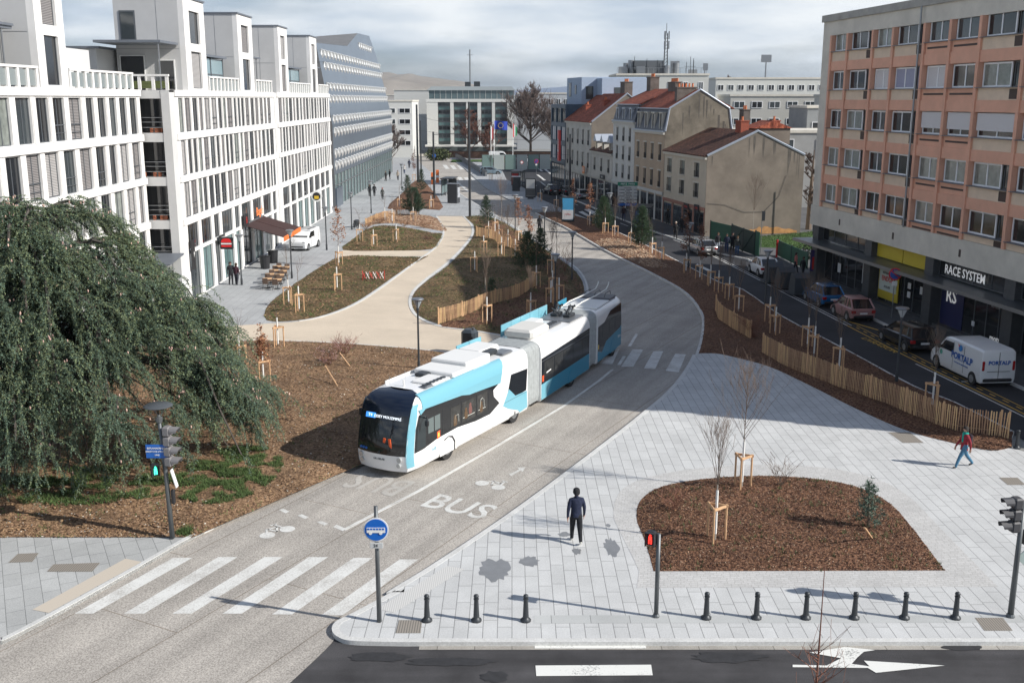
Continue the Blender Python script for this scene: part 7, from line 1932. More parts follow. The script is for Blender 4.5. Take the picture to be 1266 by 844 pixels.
    b.add([(0,y-.022*k,c0.z-.018*k),(-.014*k,y,c0.z-.022*k),(.014*k,y,c0.z-.022*k),(0,y,c0.z+.02*k)],[(0,1,3),(0,3,2),(0,2,1)])
    for s in (-1,1): b.bbox((s*.098*k, c0.y+.01, c0.z-.005),(.014*k,.03*k,.045*k),bev=.004)
    b.build('face_features', SKIN, t)
    b = MB()
    for s in (-1,1): b.bbox((s*.034*k, y+.004, c0.z+.008*k),(.02*k,.008,.010*k))
    b.bbox((0, y+.006, c0.z-.045*k),(.04*k,.008,.008*k)); b.build('eyes_and_mouth', mat('eye_dark',(.06,.02,.02),.5), t)
    if bag:
        b = MB(); b.bbox((0,.20*k,1.22*k),(.28*k,.16*k,.42*k),bev=.05); b.build('backpack', cloth('b%.2f%.2f'%bag[:2], bag), t)
    if extra:
        b = MB(); b.lathe([(.09*k,1.40*k),(.13*k,1.44*k),(.12*k,1.50*k),(.08*k,1.54*k)], (0,-.01,0), 12); b.bbox((.03,-.14*k,1.28*k),(.10*k,.03,.34*k),bev=.01); b.build('scarf', cloth('scarf', extra), t, smooth=True)
    return t
# local -y is the facing side; ang 0 faces the camera
person('man in navy hooded jacket walking away across the plaza towards the bus', gz(712,670), PI+.1, (.012,.018,.045), (.008,.009,.012), h=1.86, pose='walk', shoes=(.7,.68,.62), hands=True, hat=(.012,.012,.014))
person('woman in red coat and blue jeans with teal scarf striding left across the plaza', gz(1190,577), R(-84), (.24,.018,.03), (.07,.19,.30), h=1.66, pose='stride', coat=.10, hands=True, female=True, bag=(.03,.02,.03), extra=(.0,.28,.22), hair=(.02,.015,.012))
ppl = [
 ('person in black standing at the burger entrance, nearer of two', 286,352,.6,(.012,.012,.015),(.02,.02,.025),'stand',1.8,0),
 ('person in dark red jacket beside the one in black at the burger entrance', 293,352,2.8,(.06,.02,.03),(.03,.03,.04),'stand',1.7,1),
 ('person in black coat walking left of two on the left pavement', 457,243,PI,(.012,.012,.014),(.02,.02,.02),'walk',1.75,1),
 ('dark dressed walker on the right of the pair on the left pavement', 463,243,PI,(.02,.02,.022),(.015,.015,.02),'walk',1.8,0),
 ('lone walker in grey coat with red hat on the left pavement', 473,247,0.,(.06,.06,.055),(.03,.03,.03),'walk',1.7,1),
 ('person in dark coat, left of the group by the glass front', 477,224,1.,(.015,.015,.017),(.02,.02,.02),'stand',1.75,0),
 ('person in black, right of the group by the glass front', 482,222,-1.,(.01,.01,.012),(.02,.02,.02),'stand',1.78,0),
 ('person in beige coat coming down the left pavement', 492,223,0.,(.36,.31,.25),(.03,.03,.04),'walk',1.72,1),
 ('person in white top and jeans on the left pavement', 500,215,0.,(.5,.48,.46),(.04,.06,.12),'walk',1.7,0),
 ('person in navy with a green bag beside the left ramp', 506,208,PI,(.012,.016,.04),(.015,.018,.03),'walk',1.8,0),
 ('dark figure near the far left mast', 496,189,0.,(.05,.015,.02),(.02,.02,.02),'walk',1.75,0),
 ('tiny walker in red on the far ramp pavement', 548,180,0.,(.35,.02,.04),(.02,.02,.05),'walk',1.75,0),
 ('dark figure on the far pavement below the hoarding', 569,193,0.,(.01,.01,.012),(.02,.02,.02),'walk',1.8,0),
 ('dark dressed person walking on the bus road behind the pines', 667,287,PI,(.012,.012,.014),(.015,.015,.018),'walk',1.8,0),
 ('man in black jacket and pale jeans, leftmost of the four by the green gate', 887,311,.3,(.012,.012,.014),(.32,.36,.42),'stand',1.8,0),
 ('person in navy jacket, second of the four by the green gate', 898,312,-.4,(.014,.018,.04),(.03,.05,.12),'stand',1.75,0),
 ('person in black hood, third of the four by the green gate', 905,311,.2,(.01,.01,.012),(.012,.012,.014),'stand',1.82,0),
 ('person in grey jacket and blue jeans, rightmost by the green gate', 911,315,-.2,(.05,.055,.05),(.05,.10,.20),'stand',1.75,0),
 ('person with pale hat walking below the red-brown shop', 835,295,0.,(.015,.015,.018),(.02,.02,.02),'walk',1.75,1),
 ('dark figure at the doorway of the red-brown shop', 842,287,.5,(.02,.02,.022),(.02,.02,.02),'stand',1.75,0),
 ('dark dressed walker on the pavement in front of the cream house', 825,277,PI,(.012,.012,.012),(.02,.02,.02),'walk',1.75,0),
 ('woman in pink coat by the green slatted fence', 983,337,1.2,(.5,.16,.13),(.02,.02,.03),'walk',1.68,1),
 ('person in black walking beside the waste containers', 992,344,2.,(.01,.01,.012),(.015,.015,.018),'walk',1.75,0),
 ('dark dressed pedestrian crossing at the violet shelter', 771,273,0.,(.03,.012,.014),(.03,.04,.08),'walk',1.8,0),
 ('pedestrian in black outside the low grey house', 758,256,PI,(.01,.01,.012),(.012,.012,.014),'walk',1.75,0),
]
for i, (l, x, y, a, tp, lg, ps, hh, fm) in enumerate(ppl):
    kw = {}
    if 'pale hat' in l: kw['hat'] = (.6,.52,.42)
    if 'red hat' in l: kw['hat'] = (.3,.03,.02)
    if 'hood' in l: kw['hat'] = (.012,.012,.014)
    person(l, gz(x,y) if 'bus road' not in l else gz(x,y,.012), a, tp, lg, h=hh, pose=ps, female=bool(fm), coat=.12 if 'coat' in l else 0., hair=(.03+.02*(i%3),.02+.01*(i%3),.015), **kw)
# ================================================================ YOUNG TREES, PINES, FENCES
rt = random.Random(42)
def grow(b, p, d, L_, r, depth, spread=.5, kids_=3, up=.25, nseg=3, tips=None, n=4, minr=.004):
    pts = [p]; rad = [r]; q = p.copy(); dd = d.normalized()
    for i in range(nseg):
        dd = (dd + Vector((rt.uniform(-.12,.12), rt.uniform(-.12,.12), up*.25))).normalized()
        q = q + dd*(L_/nseg); pts.append(q.copy()); rad.append(max(minr, r*(1-.75*(i+1)/nseg)))
    b.tube(pts, rad, n, cap=False)
    if tips is not None: tips.append((pts, rad))
    if depth <= 0: return
    for k in range(kids_):
        f = rt.uniform(.25,.95); i = min(nseg-1, int(f*nseg)); base = pts[i].lerp(pts[i+1], f*nseg-i)
        a = rt.uniform(0, 2*PI); side = Vector((math.cos(a), math.sin(a), 0)); nd = (dd*(1-spread)+side*spread+Vector((0,0,up))).normalized()
        grow(b, base, nd, L_*rt.uniform(.45,.7), max(minr, r*(1-.75*f)*.62), depth-1, spread, kids_, up, 2, tips, 3, minr)
M_stake = mat('stake_timber', (.58,.36,.20), .75, var=.22, vscale=7)
M_twig = mat('twig', (.15,.11,.085), .9)
M_twig_r = mat('reddish_twig', (.20,.09,.06), .9)
M_brl = mat('withered_leaf', (.30,.135,.07), .85, island=.45)
M_brl2 = mat('dark_withered_leaf', (.17,.075,.045), .85, island=.4)
def leaf_cloud(b, pts, n, size, flat=.4, rr=rt):
    for i in range(n):
        c = pts[rr.randrange(len(pts))] + Vector((rr.gauss(0,1),rr.gauss(0,1),rr.gauss(0,1)))*size*1.2
        u = Vector((rr.gauss(0,1),rr.gauss(0,1),rr.gauss(0,flat))).normalized()*size*rr.uniform(.6,1.2); w = Vector((rr.gauss(0,1),rr.gauss(0,1),rr.gauss(0,1))); w = (w-u*w.dot(u)/u.length_squared).normalized()*size*.5
        b.add([c-u, c-w*.9, c+u, c+w*.9], [(0,1,2,3)])
def sapling(l, px, py, kind='bare', h=4.0, stake=1.25, z=.18, wrap=True, spread=.5, cw=.6, group='staked young trees in the beds', lean=0.):
    t = thing('young_tree', l, 'tree', gz(px,py,z), rt.uniform(0,2*PI), group)
    R0 = .34
    if stake:
        P = [Vector((R0*math.cos(a), R0*math.sin(a), 0)) for a in (.3,.3+2*PI/3,.3+4*PI/3)]
        for p in P: b = MB(); b.tube([p, p+Vector((0,0,stake))], .038, 7); b.build('stake', M_stake, t)
        for i in range(3):
            a, c = P[i], P[(i+1)%3]; d = (c-a).normalized()*.06
            b = MB(); b.bbox(((a+c)/2+Vector((0,0,stake-.06+.004*i))), ((c-a).length+.12,.035,.09), Matrix.Rotation(math.atan2((c-a).y,(c-a).x),3,'Z')); b.build('crossrail', M_stake, t)
    b = MB(); tips = []
    top = Vector((lean,0,h*(.5 if kind != 'stub' else 1)))
    b.tube([(0,0,-.05),(lean*.3,0,h*.25),top], [.03,.026,.018], 6)
    if kind == 'stub':
        b2 = MB(); b2.tube([top, top+Vector((.02,.01,h*.35))], [.014,.006], 4)
        for q in range(5): grow(b2, top+Vector((0,0,rt.uniform(-.2,.4)*h*.4)), Vector((rt.uniform(-1,1),rt.uniform(-1,1),1.2)), h*.35, .007, 1, .4, 2, .3, minr=.004)
        b2.build('crown', M_twig, t)
    b.build('trunk', M_palebark if kind == 'bare' else M_bark, t)
    if wrap:
        b = MB(); b.tube([(0,0,.25),(0,0,stake+.5 if stake else 1.4)], .045, 8); b.build('trunk_wrap', M_wrap, t)
    if kind == 'bare':
        b = MB(); tip = []
        b.tube([top, top+Vector((lean,.05,h*.5))], [.018,.005], 4)
        for q in range(int(14*cw/.6)+4):
            zz = rt.uniform(.40,.86)*h; a = rt.uniform(0,2*PI)
            grow(b, Vector((lean*zz/h,0,zz)), Vector((math.cos(a)*cw*.75,math.sin(a)*cw*.75,1.25)), (h-zz)*.72+.22, .010, 2, .34, 3, .3, minr=.0035)
        b.build('crown', M_twig, t)
    if kind in ('brown','dark'):
        b = MB(); pts = []; 
        b.tube([top, top+Vector((0,0,h*.48))], [.018,.006], 4)
        for q in range(26):
            f = rt.random(); zz = h*(.36+.62*f); a = rt.uniform(0,2*PI); w = cw*(1-f)**.7*.75+.06
            e = Vector((math.cos(a)*w, math.sin(a)*w, zz+w*.7)); s = Vector((0,0,zz)); b.tube([s, e], [.009,.004], 3, cap=False)
            pts += [s.lerp(e, .35), s.lerp(e,.6), s.lerp(e,.8), e]
        b.build('branches', M_twig_r, t)
        b = MB(); leaf_cloud(b, pts, 520 if py > 300 else 380, .085 if py > 250 else .10); b.build('crown', M_brl if kind == 'brown' else M_brl2, t)
    return t
S = [ # near plaza
 ('bare tree with a tall fan of fine twigs above the plaza bed',917,603,'bare',4.6,1.3,.95),
 ('slim bare young tree on the left of the plaza bed, nearer us',884,668,'bare',3.9,1.25,.5),
 ('staked tree with dark bare twigs behind the end of the paling fence',1152,506,'bare',3.6,1.3,.4),
 ('staked stem between the tall lamp and the pink car, nearest of the row',1037,458,'bare',3.0,1.3,.4),
 ('staked bare tree just in front of the pair before the blue car',1006,442,'bare',4.2,1.3,.5),
 ('staked bare tree just behind its twin before the blue car',998,430,'bare',4.0,1.3,.5),
 ('staked tree at the gap of the paling fence, nearer of two',958,414,'bare',3.6,1.25,.45),
 ('staked tree at the gap of the paling fence, farther of two',951,400,'stub',2.6,1.25,.3),
 ('staked bare stem above the left tip of the paling fence',913,386,'bare',3.4,1.2,.4),
 ('staked bare stem one place up the row from the fence tip',901,371,'bare',3.4,1.2,.4),
 ('staked bare stem two places up the row from the fence tip',888,362,'bare',3.3,1.2,.4),
 ('staked bare stem three places up the row from the fence tip',878,354,'bare',3.3,1.2,.35),
 ('slender brown leaved sapling, nearer of the two by the silver hatchback',865,346,'dark',4.4,1.2,.42),
 ('broad brown leaved sapling, farther of the two by the silver hatchback',848,338,'dark',5.2,1.2,.62),
 ('staked stem below the second pine of the median',818,322,'stub',2.4,1.2,.3),
 ('staked stem beside the second pine of the median',806,316,'stub',2.4,1.2,.3),
 ('staked bare tree left of the second pine of the median',780,302,'bare',4.2,1.2,.5),
 ('staked bare tree between the two pines of the median',760,293,'bare',4.0,1.2,.5),
 ('staked stem against the first pine of the median',748,289,'stub',2.2,1.2,.3),
 ('orange brown leaved sapling by the advert, nearer of two',729,280,'brown',5.0,1.2,.6),
 ('staked stem just right of the orange brown sapling',736,279,'stub',3.,1.2,.3),
 ('orange brown leaved sapling touching the blue and white advert',708,270,'brown',4.8,1.2,.55),
 ('staked stem on the far pavement by the figure poster',668,249,'stub',2.4,1.2,.3),
 ('small staked tree in a mulch square on the far pavement',688,258,'stub',2.4,1.2,.3),
 ('staked tree in the farthest mulch square of the far pavement',607,223,'bare',4.0,1.2,.5),
 # cedar bed
 ('sapling with withered red leaves beside the cedar tips',326,473,'brown',3.0,1.2,.42),
 ('staked stem on the path edge behind the red leaved sapling',344,430,'stub',2.2,1.3,.3),
 ('staked stem half hidden by the cedar tips',297,453,'stub',2.0,1.2,.3),
 ('staked stem at the near corner of the lower grassed bed, right one',370,386,'stub',2.6,1.3,.3),
 ('staked stem at the near corner of the lower grassed bed, left one',357,377,'stub',3.2,1.3,.3),
 ('staked stem near the cafe tables edge of the lower grassed bed',417,359,'stub',2.0,1.3,.3),
 ('tall cone of withered brown leaves at the side path',419,328,'brown',5.0,1.2,.85),
 ('staked stem at the left end of the upper grassed bed',445,299,'stub',2.4,1.3,.3),
 ('short staked stem second in the upper grassed bed',462,305,'stub',2.2,1.2,.3),
 ('staked stem in the middle of the upper grassed bed',490,299,'stub',2.8,1.3,.3),
 ('staked stem on the left of the woodchip bed',476,274,'stub',2.2,1.2,.3),
 ('staked stem in the middle of the woodchip bed',485,276,'stub',2.4,1.2,.3),
 ('staked stem on the right of the woodchip bed',511,274,'bare',3.2,1.2,.3),
 ('staked stem right of the dark pine at the mulch triangle',533,258,'stub',2.4,1.2,.3),
 ('staked stem left of the dark pine at the mulch triangle',494,257,'stub',2.4,1.2,.3),
 ('brown leaved sapling at the tip of the mulch triangle',512,224,'dark',5.5,1.2,.7),
 # shrub bed
 ('staked stem nearest the bend of the path in the shrub bed',587,337,'stub',2.2,1.3,.3),
 ('staked stem second from the path bend in the shrub bed',598,315,'stub',2.4,1.3,.3),
 ('staked stem in the middle of the shrub bed',620,317,'stub',2.6,1.3,.3),
 ('staked stem by the wavy fence, below the lamp',637,320,'stub',2.6,1.3,.3),
 ('staked stem in front of the long paling fence, left one',602,401,'stub',2.8,1.3,.3),
 ('staked stem in front of the long paling fence, right one',656,395,'bare',3.2,1.3,.3),
 ('staked stem at the end of the long paling fence',663,357,'stub',2.8,1.3,.3),
 ('staked stem by the road edge among the dark mulch, far one',682,340,'bare',4.2,1.3,.35),
 ('staked stem next to the lamp rising behind the bus, far one',683,364,'stub',2.4,1.3,.3),
 ('staked stem next to the lamp rising behind the bus, near one',691,374,'stub',2.8,1.3,.3),
 ('staked stem hidden behind the lamp in the dark mulch',681,378,'stub',2.2,1.3,.3),
 ('staked stem at the top of the shrub bed, left',604,295,'stub',2.4,1.3,.3),
 ('staked stem at the top of the shrub bed, middle',612,289,'stub',2.4,1.3,.3),
 ('staked stem at the top of the shrub bed, right',617,299,'stub',2.4,1.3,.3),
 ('staked stem inside the curve of the wavy fence',628,307,'bare',3.8,1.3,.3),
 ('first of the two orange brown saplings at the lamp by the bus road',641,300,'brown',4.6,1.2,.5),
 ('second of the two orange brown saplings by the bus road',653,309,'brown',4.6,1.2,.55),
 ('bare multi-twig tree by the bus road below the lamp pair',688,326,'bare',5.0,0,.8),
 ('bare young tree by the bus road, higher up the bed',620,276,'bare',5.0,0,.6),
 ('thin bare tree beside the paling fence in the shrub bed',600,372,'bare',3.6,0,.35),
 ('bare tree in front of the stained gable',930,300,'bare',6.5,0,.9),
]
for l,x,y,k,h,s,cw in S:
    sapling(l, x, y, k, h, s, cw=cw, wrap=(s > 0))
# foreground thin tree whose top reaches into the picture from below
t = thing('young_tree', 'thin bare tree rising into the picture at the bottom edge', 'tree', (4.55,14.2,0), 0)
b = MB(); b.tube([(0,0,0),(.0,0,3),(.05,0,5.3)], [.05,.04,.024], 8); b.build('trunk', M_bark, t)
b = MB(); b.tube([(.05,0,5.3),(.06,.02,6.7),(.05,0,7.65)], [.024,.010,.005], 5)
for q in range(17):
    zz = rt.uniform(4.9,6.5); a = rt.uniform(0,2*PI); grow(b, Vector((.05,0,zz)), Vector((math.cos(a)*1.0,math.sin(a)*1.0,.8)), rt.uniform(.4,.8), .009, 1, .45, 3, .2, minr=.003)
b.build('crown', M_twig_r, t)
# leaning stakes with small pink twigged shrubs
def lean_stake(l, x0, y0, x1, y1):
    a = gz(x0,y0,.2); c = gz(x1,y1,.2); t = thing('leaning_stake', l, 'stake', a, 0)
    e = at(x1,y1,.95)-a; b = MB(); b.tube([(0,0,-.1), e], .035, 6); b.build('stake', M_stake, t)
lean_stake('slanting timber stake in the soil bed, nearer one', 421,481,402,452); lean_stake('slanting timber stake in the soil bed, farther one', 436,455,420,436)
def twig_shrub(l, px, py, h, m, n=14, leaf=None, cnt=200, w=.8, z=.2, size=.03):
    t = thing('shrub', l, 'shrub', gz(px,py,z), 0); b = MB(); tips = []
    for q in range(n):
        a = rt.uniform(0,2*PI); grow(b, Vector((rt.uniform(-.1,.1),rt.uniform(-.1,.1),0)), Vector((math.cos(a)*w,math.sin(a)*w,1)), h*rt.uniform(.6,1), .012, 2, .5, 3, .15, tips=tips, minr=.005)
    b.build('stems', m, t)
    if leaf:
        b = MB(); pts = [p for pp, _ in tips for p in pp[1:]]; leaf_cloud(b, pts, cnt, size); b.build('foliage', leaf, t)
M_pink = mat('pale_pink_blossom', (.50,.33,.32), .8, island=.3)
twig_shrub('low shrub with pale pink blossom by the nearer leaning stake', 404,452,1.0,M_twig_r,14,M_pink,420,1.2)
twig_shrub('wider pale pink shrub by the farther leaning stake', 427,438,1.2,M_twig_r,18,M_pink,560,1.3)
M_rus = mat('rusty_twig_leaf', (.16,.065,.03), .85, island=.4)
twig_shrub('dark rusty shrub at the gap in the paling fence', 932,417,1.3,M_twig_r,18,M_rus,420,.9,size=.04)
twig_shrub('bare twiggy shrub at the top of the plaza bed', 965,600,.9,M_twig,8,w=.6); twig_shrub('rusty twiggy shrub low on the left of the plaza bed', 830,630,.8,M_twig_r,10,M_rus,140,.8)
twig_shrub('bare twiggy shrub on the road edge of the shrub bed', 698,336,2.0,M_twig_r,10,w=.5); twig_shrub('fine twiggy shrub near the first lamp by the bus road', 627,284,2.2,M_twig,10,w=.5)
M_thick = mat('dry_twig_tan', (.30,.17,.10), .9, island=.3)
for i,(x,y) in enumerate(((470,276),(500,280),(525,281),(452,283))):
    twig_shrub('tan brushwood clump in the woodchip bed, %s' % ('left of centre','right of centre','at its right end','at its left tip')[i], x, y, .8, M_thick, 16, M_thick, 260, 1.6, size=.06)
twig_shrub('dark green and rust clump at the right of the upper grassed bed', 530,296,.5,M_twig,12,M_brl2,260,1.8,size=.05)
# conifers
M_pine = mat('pine_needles', (.045,.085,.038), .75, island=.4); M_pine2 = mat('dark_pine_needles', (.032,.068,.034), .75, island=.4)
def pine(l, px, py, h, w, m=None, z=.2, dens=1., lean=(0,0), name='pine_tree', cat='pine'):
    m = m or M_pine; t = thing(name, l, cat, gz(px,py,z), rt.uniform(0,6)); b = MB()
    b.tube([(0,0,-.05),(lean[0]*.5,lean[1]*.5,h*.5),(lean[0],lean[1],h*.97)], [.055,.04,.012], 6); b.build('trunk', M_bark, t)
    b = MB(); br = MB(); nb = int(60*dens)
    for i in range(nb):
        f = (i+.5)/nb; zz = h*(.06+.90*f); a = i*2.4+rt.uniform(-.3,.3); L_ = w*(1-f)**.75*rt.uniform(.65,1.15)+.12
        s = Vector((lean[0]*f, lean[1]*f, zz)); d = Vector((math.cos(a),math.sin(a),.45+.5*f)).normalized(); e = s+d*L_
        br.tube([s,e],[.014,.006],3,cap=False)
        for k in range(int(12*dens**.5*(.5+L_))):
            c = s.lerp(e, rt.uniform(.25,1.05)) + Vector((rt.gauss(0,.08),rt.gauss(0,.08),rt.gauss(0,.06)))
            for q in range(7):
                u = (d*.8+Vector((rt.gauss(0,1),rt.gauss(0,1),rt.gauss(0,.8)+.4))).normalized()*rt.uniform(.10,.19); sd = u.cross(Vector((rt.gauss(0,1),rt.gauss(0,1),rt.gauss(0,1)))).normalized()*.014
                b.add([c-sd,c+sd,c+u],[(0,1,2)])
    br.build('branches', M_bark, t); b.build('crown', m, t); return t
pine('dark pine at the bottom left of the mulch triangle, wide and bushy', 512,266,3.4,1.8,M_pine2,dens=2.4)
pine('small dark pine at the left corner of the mulch triangle tip', 504,243,3.2,.9,M_pine2)
pine('dark pine against the overhead masts at the mulch triangle', 521,238,3.6,1.0,M_pine2)
pine('tall dark pine on the left of the pair in the shrub bed', 652,336,3.4,1.5,M_pine,dens=1.6); pine('tall dark pine on the right of the pair in the shrub bed', 668,334,3.6,1.2,M_pine,dens=1.4)
pine('loose greyish pine at the top of the shrub bed', 601,281,3.6,1.1,M_pine2,dens=1.2)
pine('first green pine of the median, farther one', 746,287,3.9,1.5,M_pine,dens=2.0); pine('second green pine of the median, nearer one', 793,308,4.2,1.5,M_pine,dens=2.0)
pine('small leaning blue-green conifer with a stake at the right of the plaza bed', 1074,652,1.6,.45,mat('blue_green_needles',(.10,.15,.11),.75,island=.3),dens=.5,lean=(-.1,0)); lean_stake('short slanting stake under the small conifer', 1080,664,1069,652)
pine('pale green seedling in front of the long paling fence', 608,368,1.4,.4,M_pine,dens=.5)
# fences
M_pale = mat('chestnut_pale', (.50,.31,.17), .8, island=.35)
def paling(l, px, h=1.0, z=.2, gap=.105, pw=.045, k=4):
    line = pixline(px, z, k); n = len(line)
    t = thing('paling_fence', l, 'fence', (0,0,0), 0)
    tot = sum((line[i+1]-line[i]).length for i in range(n-1)); pn = max(1, round(tot/2.6)); res = resample(line, int(tot/gap)+1)
    per = max(1, len(res)//pn); 
    for s in range(0, len(res), per):
        b = MB(); seg = res[s:s+per]
        for i, p in enumerate(seg):
            q = res[min(s+i+1, len(res)-1)] - res[max(s+i-1, 0)]; a = math.atan2(q.y, q.x)
            b.bbox((p.x,p.y,z+h*.5*rt.uniform(.95,1.03)), (pw*rt.uniform(.8,1.2),.022,h), Matrix.Rotation(a,3,'Z') @ Matrix.Rotation(rt.uniform(-.05,.05),3,'Y'))
        for zz in (.25,.75):
            b.tube([(p.x,p.y,z+h*zz) for p in seg]+([(res[s+per].x,res[s+per].y,z+h*zz)] if s+per < len(res) else []), .008, 3)
        b.build('paling_panel', M_pale, t)
        p = seg[0]; b = MB(); b.tube([(p.x,p.y+.04,z-.05),(p.x,p.y+.04,z+h+.08)], .05, 6); b.build('post', M_stake, t)
    p = res[-1]; b = MB(); b.tube([(p.x,p.y+.04,z-.05),(p.x,p.y+.04,z+h+.05)], .05, 6); b.build('post', M_stake, t)
paling('long chestnut paling fence curving down beside the plaza to its right end', [(943,437),(970,452),(1002,465),(1045,482),(1091,498),(1135,516),(1180,533),(1246,541)], 1.12)
paling('short upper chestnut paling fence ending at the rusty shrub', [(885,385),(889,395),(903,405),(928,419)], 1.1)
paling('chestnut paling fence across the shrub bed behind the bus', [(542,400),(574,391),(604,378),(627,372),(644,366),(661,354)], 1.0)
paling('wavy chestnut paling fence at the top of the shrub bed', [(589,292),(600,294),(611,297),(618,303),(626,305),(636,309),(645,321)], 1.0)
paling('low rustic fence along the top of the woodchip bed', [(452,278),(470,270),(492,266),(518,265)], .7)
# big bare trees far behind
def big_bare(l, X, Y, h, w, m=M_twig, z=0, dens=1., leaf=None):
    t = thing('bare_tree', l, 'tree', (X,Y,z), 0); b = MB(); b.tube([(0,0,0),(0,0,h*.35),(.1,0,h*.92)], [.35,.26,.05], 8); b.build('trunk', M_bark, t)
    b = MB(); tips = []
    for q in range(int(34*dens)):
        zz = h*rt.uniform(.14,.85); a = rt.uniform(0,2*PI); grow(b, Vector((0,0,zz)), Vector((math.cos(a),math.sin(a),.75)), w*(1.15-zz/h)*rt.uniform(.8,1.2), .11, 3, .5, 4, .22, tips=tips, minr=.035)
    b.build('crown', m, t); 
    if leaf: b = MB(); pts = [p for pp,_ in tips for p in pp[1:]]; leaf_cloud(b, pts, 1500, .16); b.build('foliage', leaf, t)
M_far = mat('far_twig', (.115,.085,.075), .95)
big_bare('broad bare tree with a dense dark crown right of the flags', 4.6,262,17.2,8.2,M_far,dens=1.6)
big_bare('second bare tree overlapping the right of the broad bare one', 11.5,258,11,6.0,M_far,dens=1.1)
big_bare('spindly brown tree in front of the office block', -10.8,262,12.5,4.0,mat('rusty_far_twig',(.16,.075,.055),.95),dens=.7)
big_bare('thin rust tinted tree beside the starred blue flag', -5.2,258,9,3.4,MATS['rusty_far_twig'],dens=.5)
big_bare('bare tree in front of the white office wing', -27,236,9.5,3.6,M_far,dens=.6)
big_bare('bare knotty tree between the stained gable and the salmon slab', 33.0,116,9.6,1.9,M_far,dens=.4)
big_bare('distant poplar like bare tree beside the floodlight mast', 96,480,27,4.5,M_far,dens=.6); big_bare('distant bare tree above the slab end', 126,480,24,8,M_far,dens=.6)
# evergreen masses
M_ev = mat('evergreen_leaf', (.025,.05,.02), .8, island=.5)
def bush(l, X, Y, h, w, d, m=M_ev, z=.1, n=900, size=.12, name='bush', cat='bush'):
    t = thing(name, l, cat, (X,Y,z), 0); b = MB()
    for q in range(8): a = rt.uniform(0,6.28); b.tube([(0,0,0),(math.cos(a)*w*.35,math.sin(a)*d*.35,h*.7)], [.05,.02], 4)
    b.build('stems', M_bark, t); b = MB()
    for i in range(n):
        a = rt.uniform(0,2*PI); u = rt.random()**.4; zz = rt.random(); k = math.sin(PI*(.12+.80*zz))**.6*(1+.25*math.sin(3*a+l.__len__()))
        c = Vector((math.cos(a)*w*.5*u*k, math.sin(a)*d*.5*u*k, h*zz)); e = Vector((rt.gauss(0,1),rt.gauss(0,1),rt.gauss(0,1))).normalized()*size; f = e.cross(Vector((rt.gauss(0,1),rt.gauss(0,1),rt.gauss(0,1)))).normalized()*size*.6
        b.add([c-e,c-f,c+e,c+f],[(0,1,2,3)])
    b.build('foliage', m, t)
bush('dark evergreen bush below the left end of the avenue houses', -39.5,225,2.8,7,4,n=900,size=.3); bush('green bush beside the ramp parapet at the office foot', -17.5,250,2.6,6,3,mat('olive_leaf',(.07,.09,.03),.8,island=.4),n=700,size=.3)
bush('clipped dark hedge above the green slatted fence', 27.3,94,1.5,3.5,1.2,n=900,size=.09)
bush('small dark fir crown on the skyline over the red roofed house', -46,330,18.2,9,6,M_ev,n=900,size=.5)
bush('roof garden hedge on the distant block', 99,303,3.2,18,3,M_ev,z=19,n=900,size=.4)
# ================================================================ THE WEEPING CEDAR
import time
rc = random.Random(99)
CB = Vector((-18.5, 39.6, .2))
ced = thing('weeping_cedar', 'huge blue-green weeping cedar with drooping sprays and pink cones at the left edge', 'tree', CB, 0)
M_ced = mat('cedar_needles', (.092,.140,.095), .7, island=.42)
M_ced2 = mat('cedar_pale_needles', (.185,.225,.115), .7, island=.35)  # yellow-green growth; extra on upper limbs paints highlights into the colour
M_cbark = mat('cedar_twig', (.10,.11,.055), .85, var=.2, vscale=9)
lim = MB(); ndl = [MB(), MB()]; twg = MB(); cones = []
lim.tube([(0,0,-.2),(.1,.05,2.5),(-.15,.1,5),(.1,0,7.6),(.3,0,10.2)], [.42,.36,.27,.17,.07], 10)
def needles(c, d, ln, mb):
    for q in range(3):
        u = (d*.9 + Vector((rc.gauss(0,.75), rc.gauss(0,.75), rc.gauss(0,.6)))).normalized()*ln*rc.uniform(.8,1.4)
        s = Vector((u.y+rc.uniform(-.02,.02), -u.x, rc.uniform(-.03,.03))); 
        if s.length < 1e-5: continue
        s = s.normalized()*.021
        n = len(mb.v); mb.v += [tuple(c-s), tuple(c+s), tuple(c+u)]; mb.f.append((n,n+1,n+2)); mb.mi.append(0)
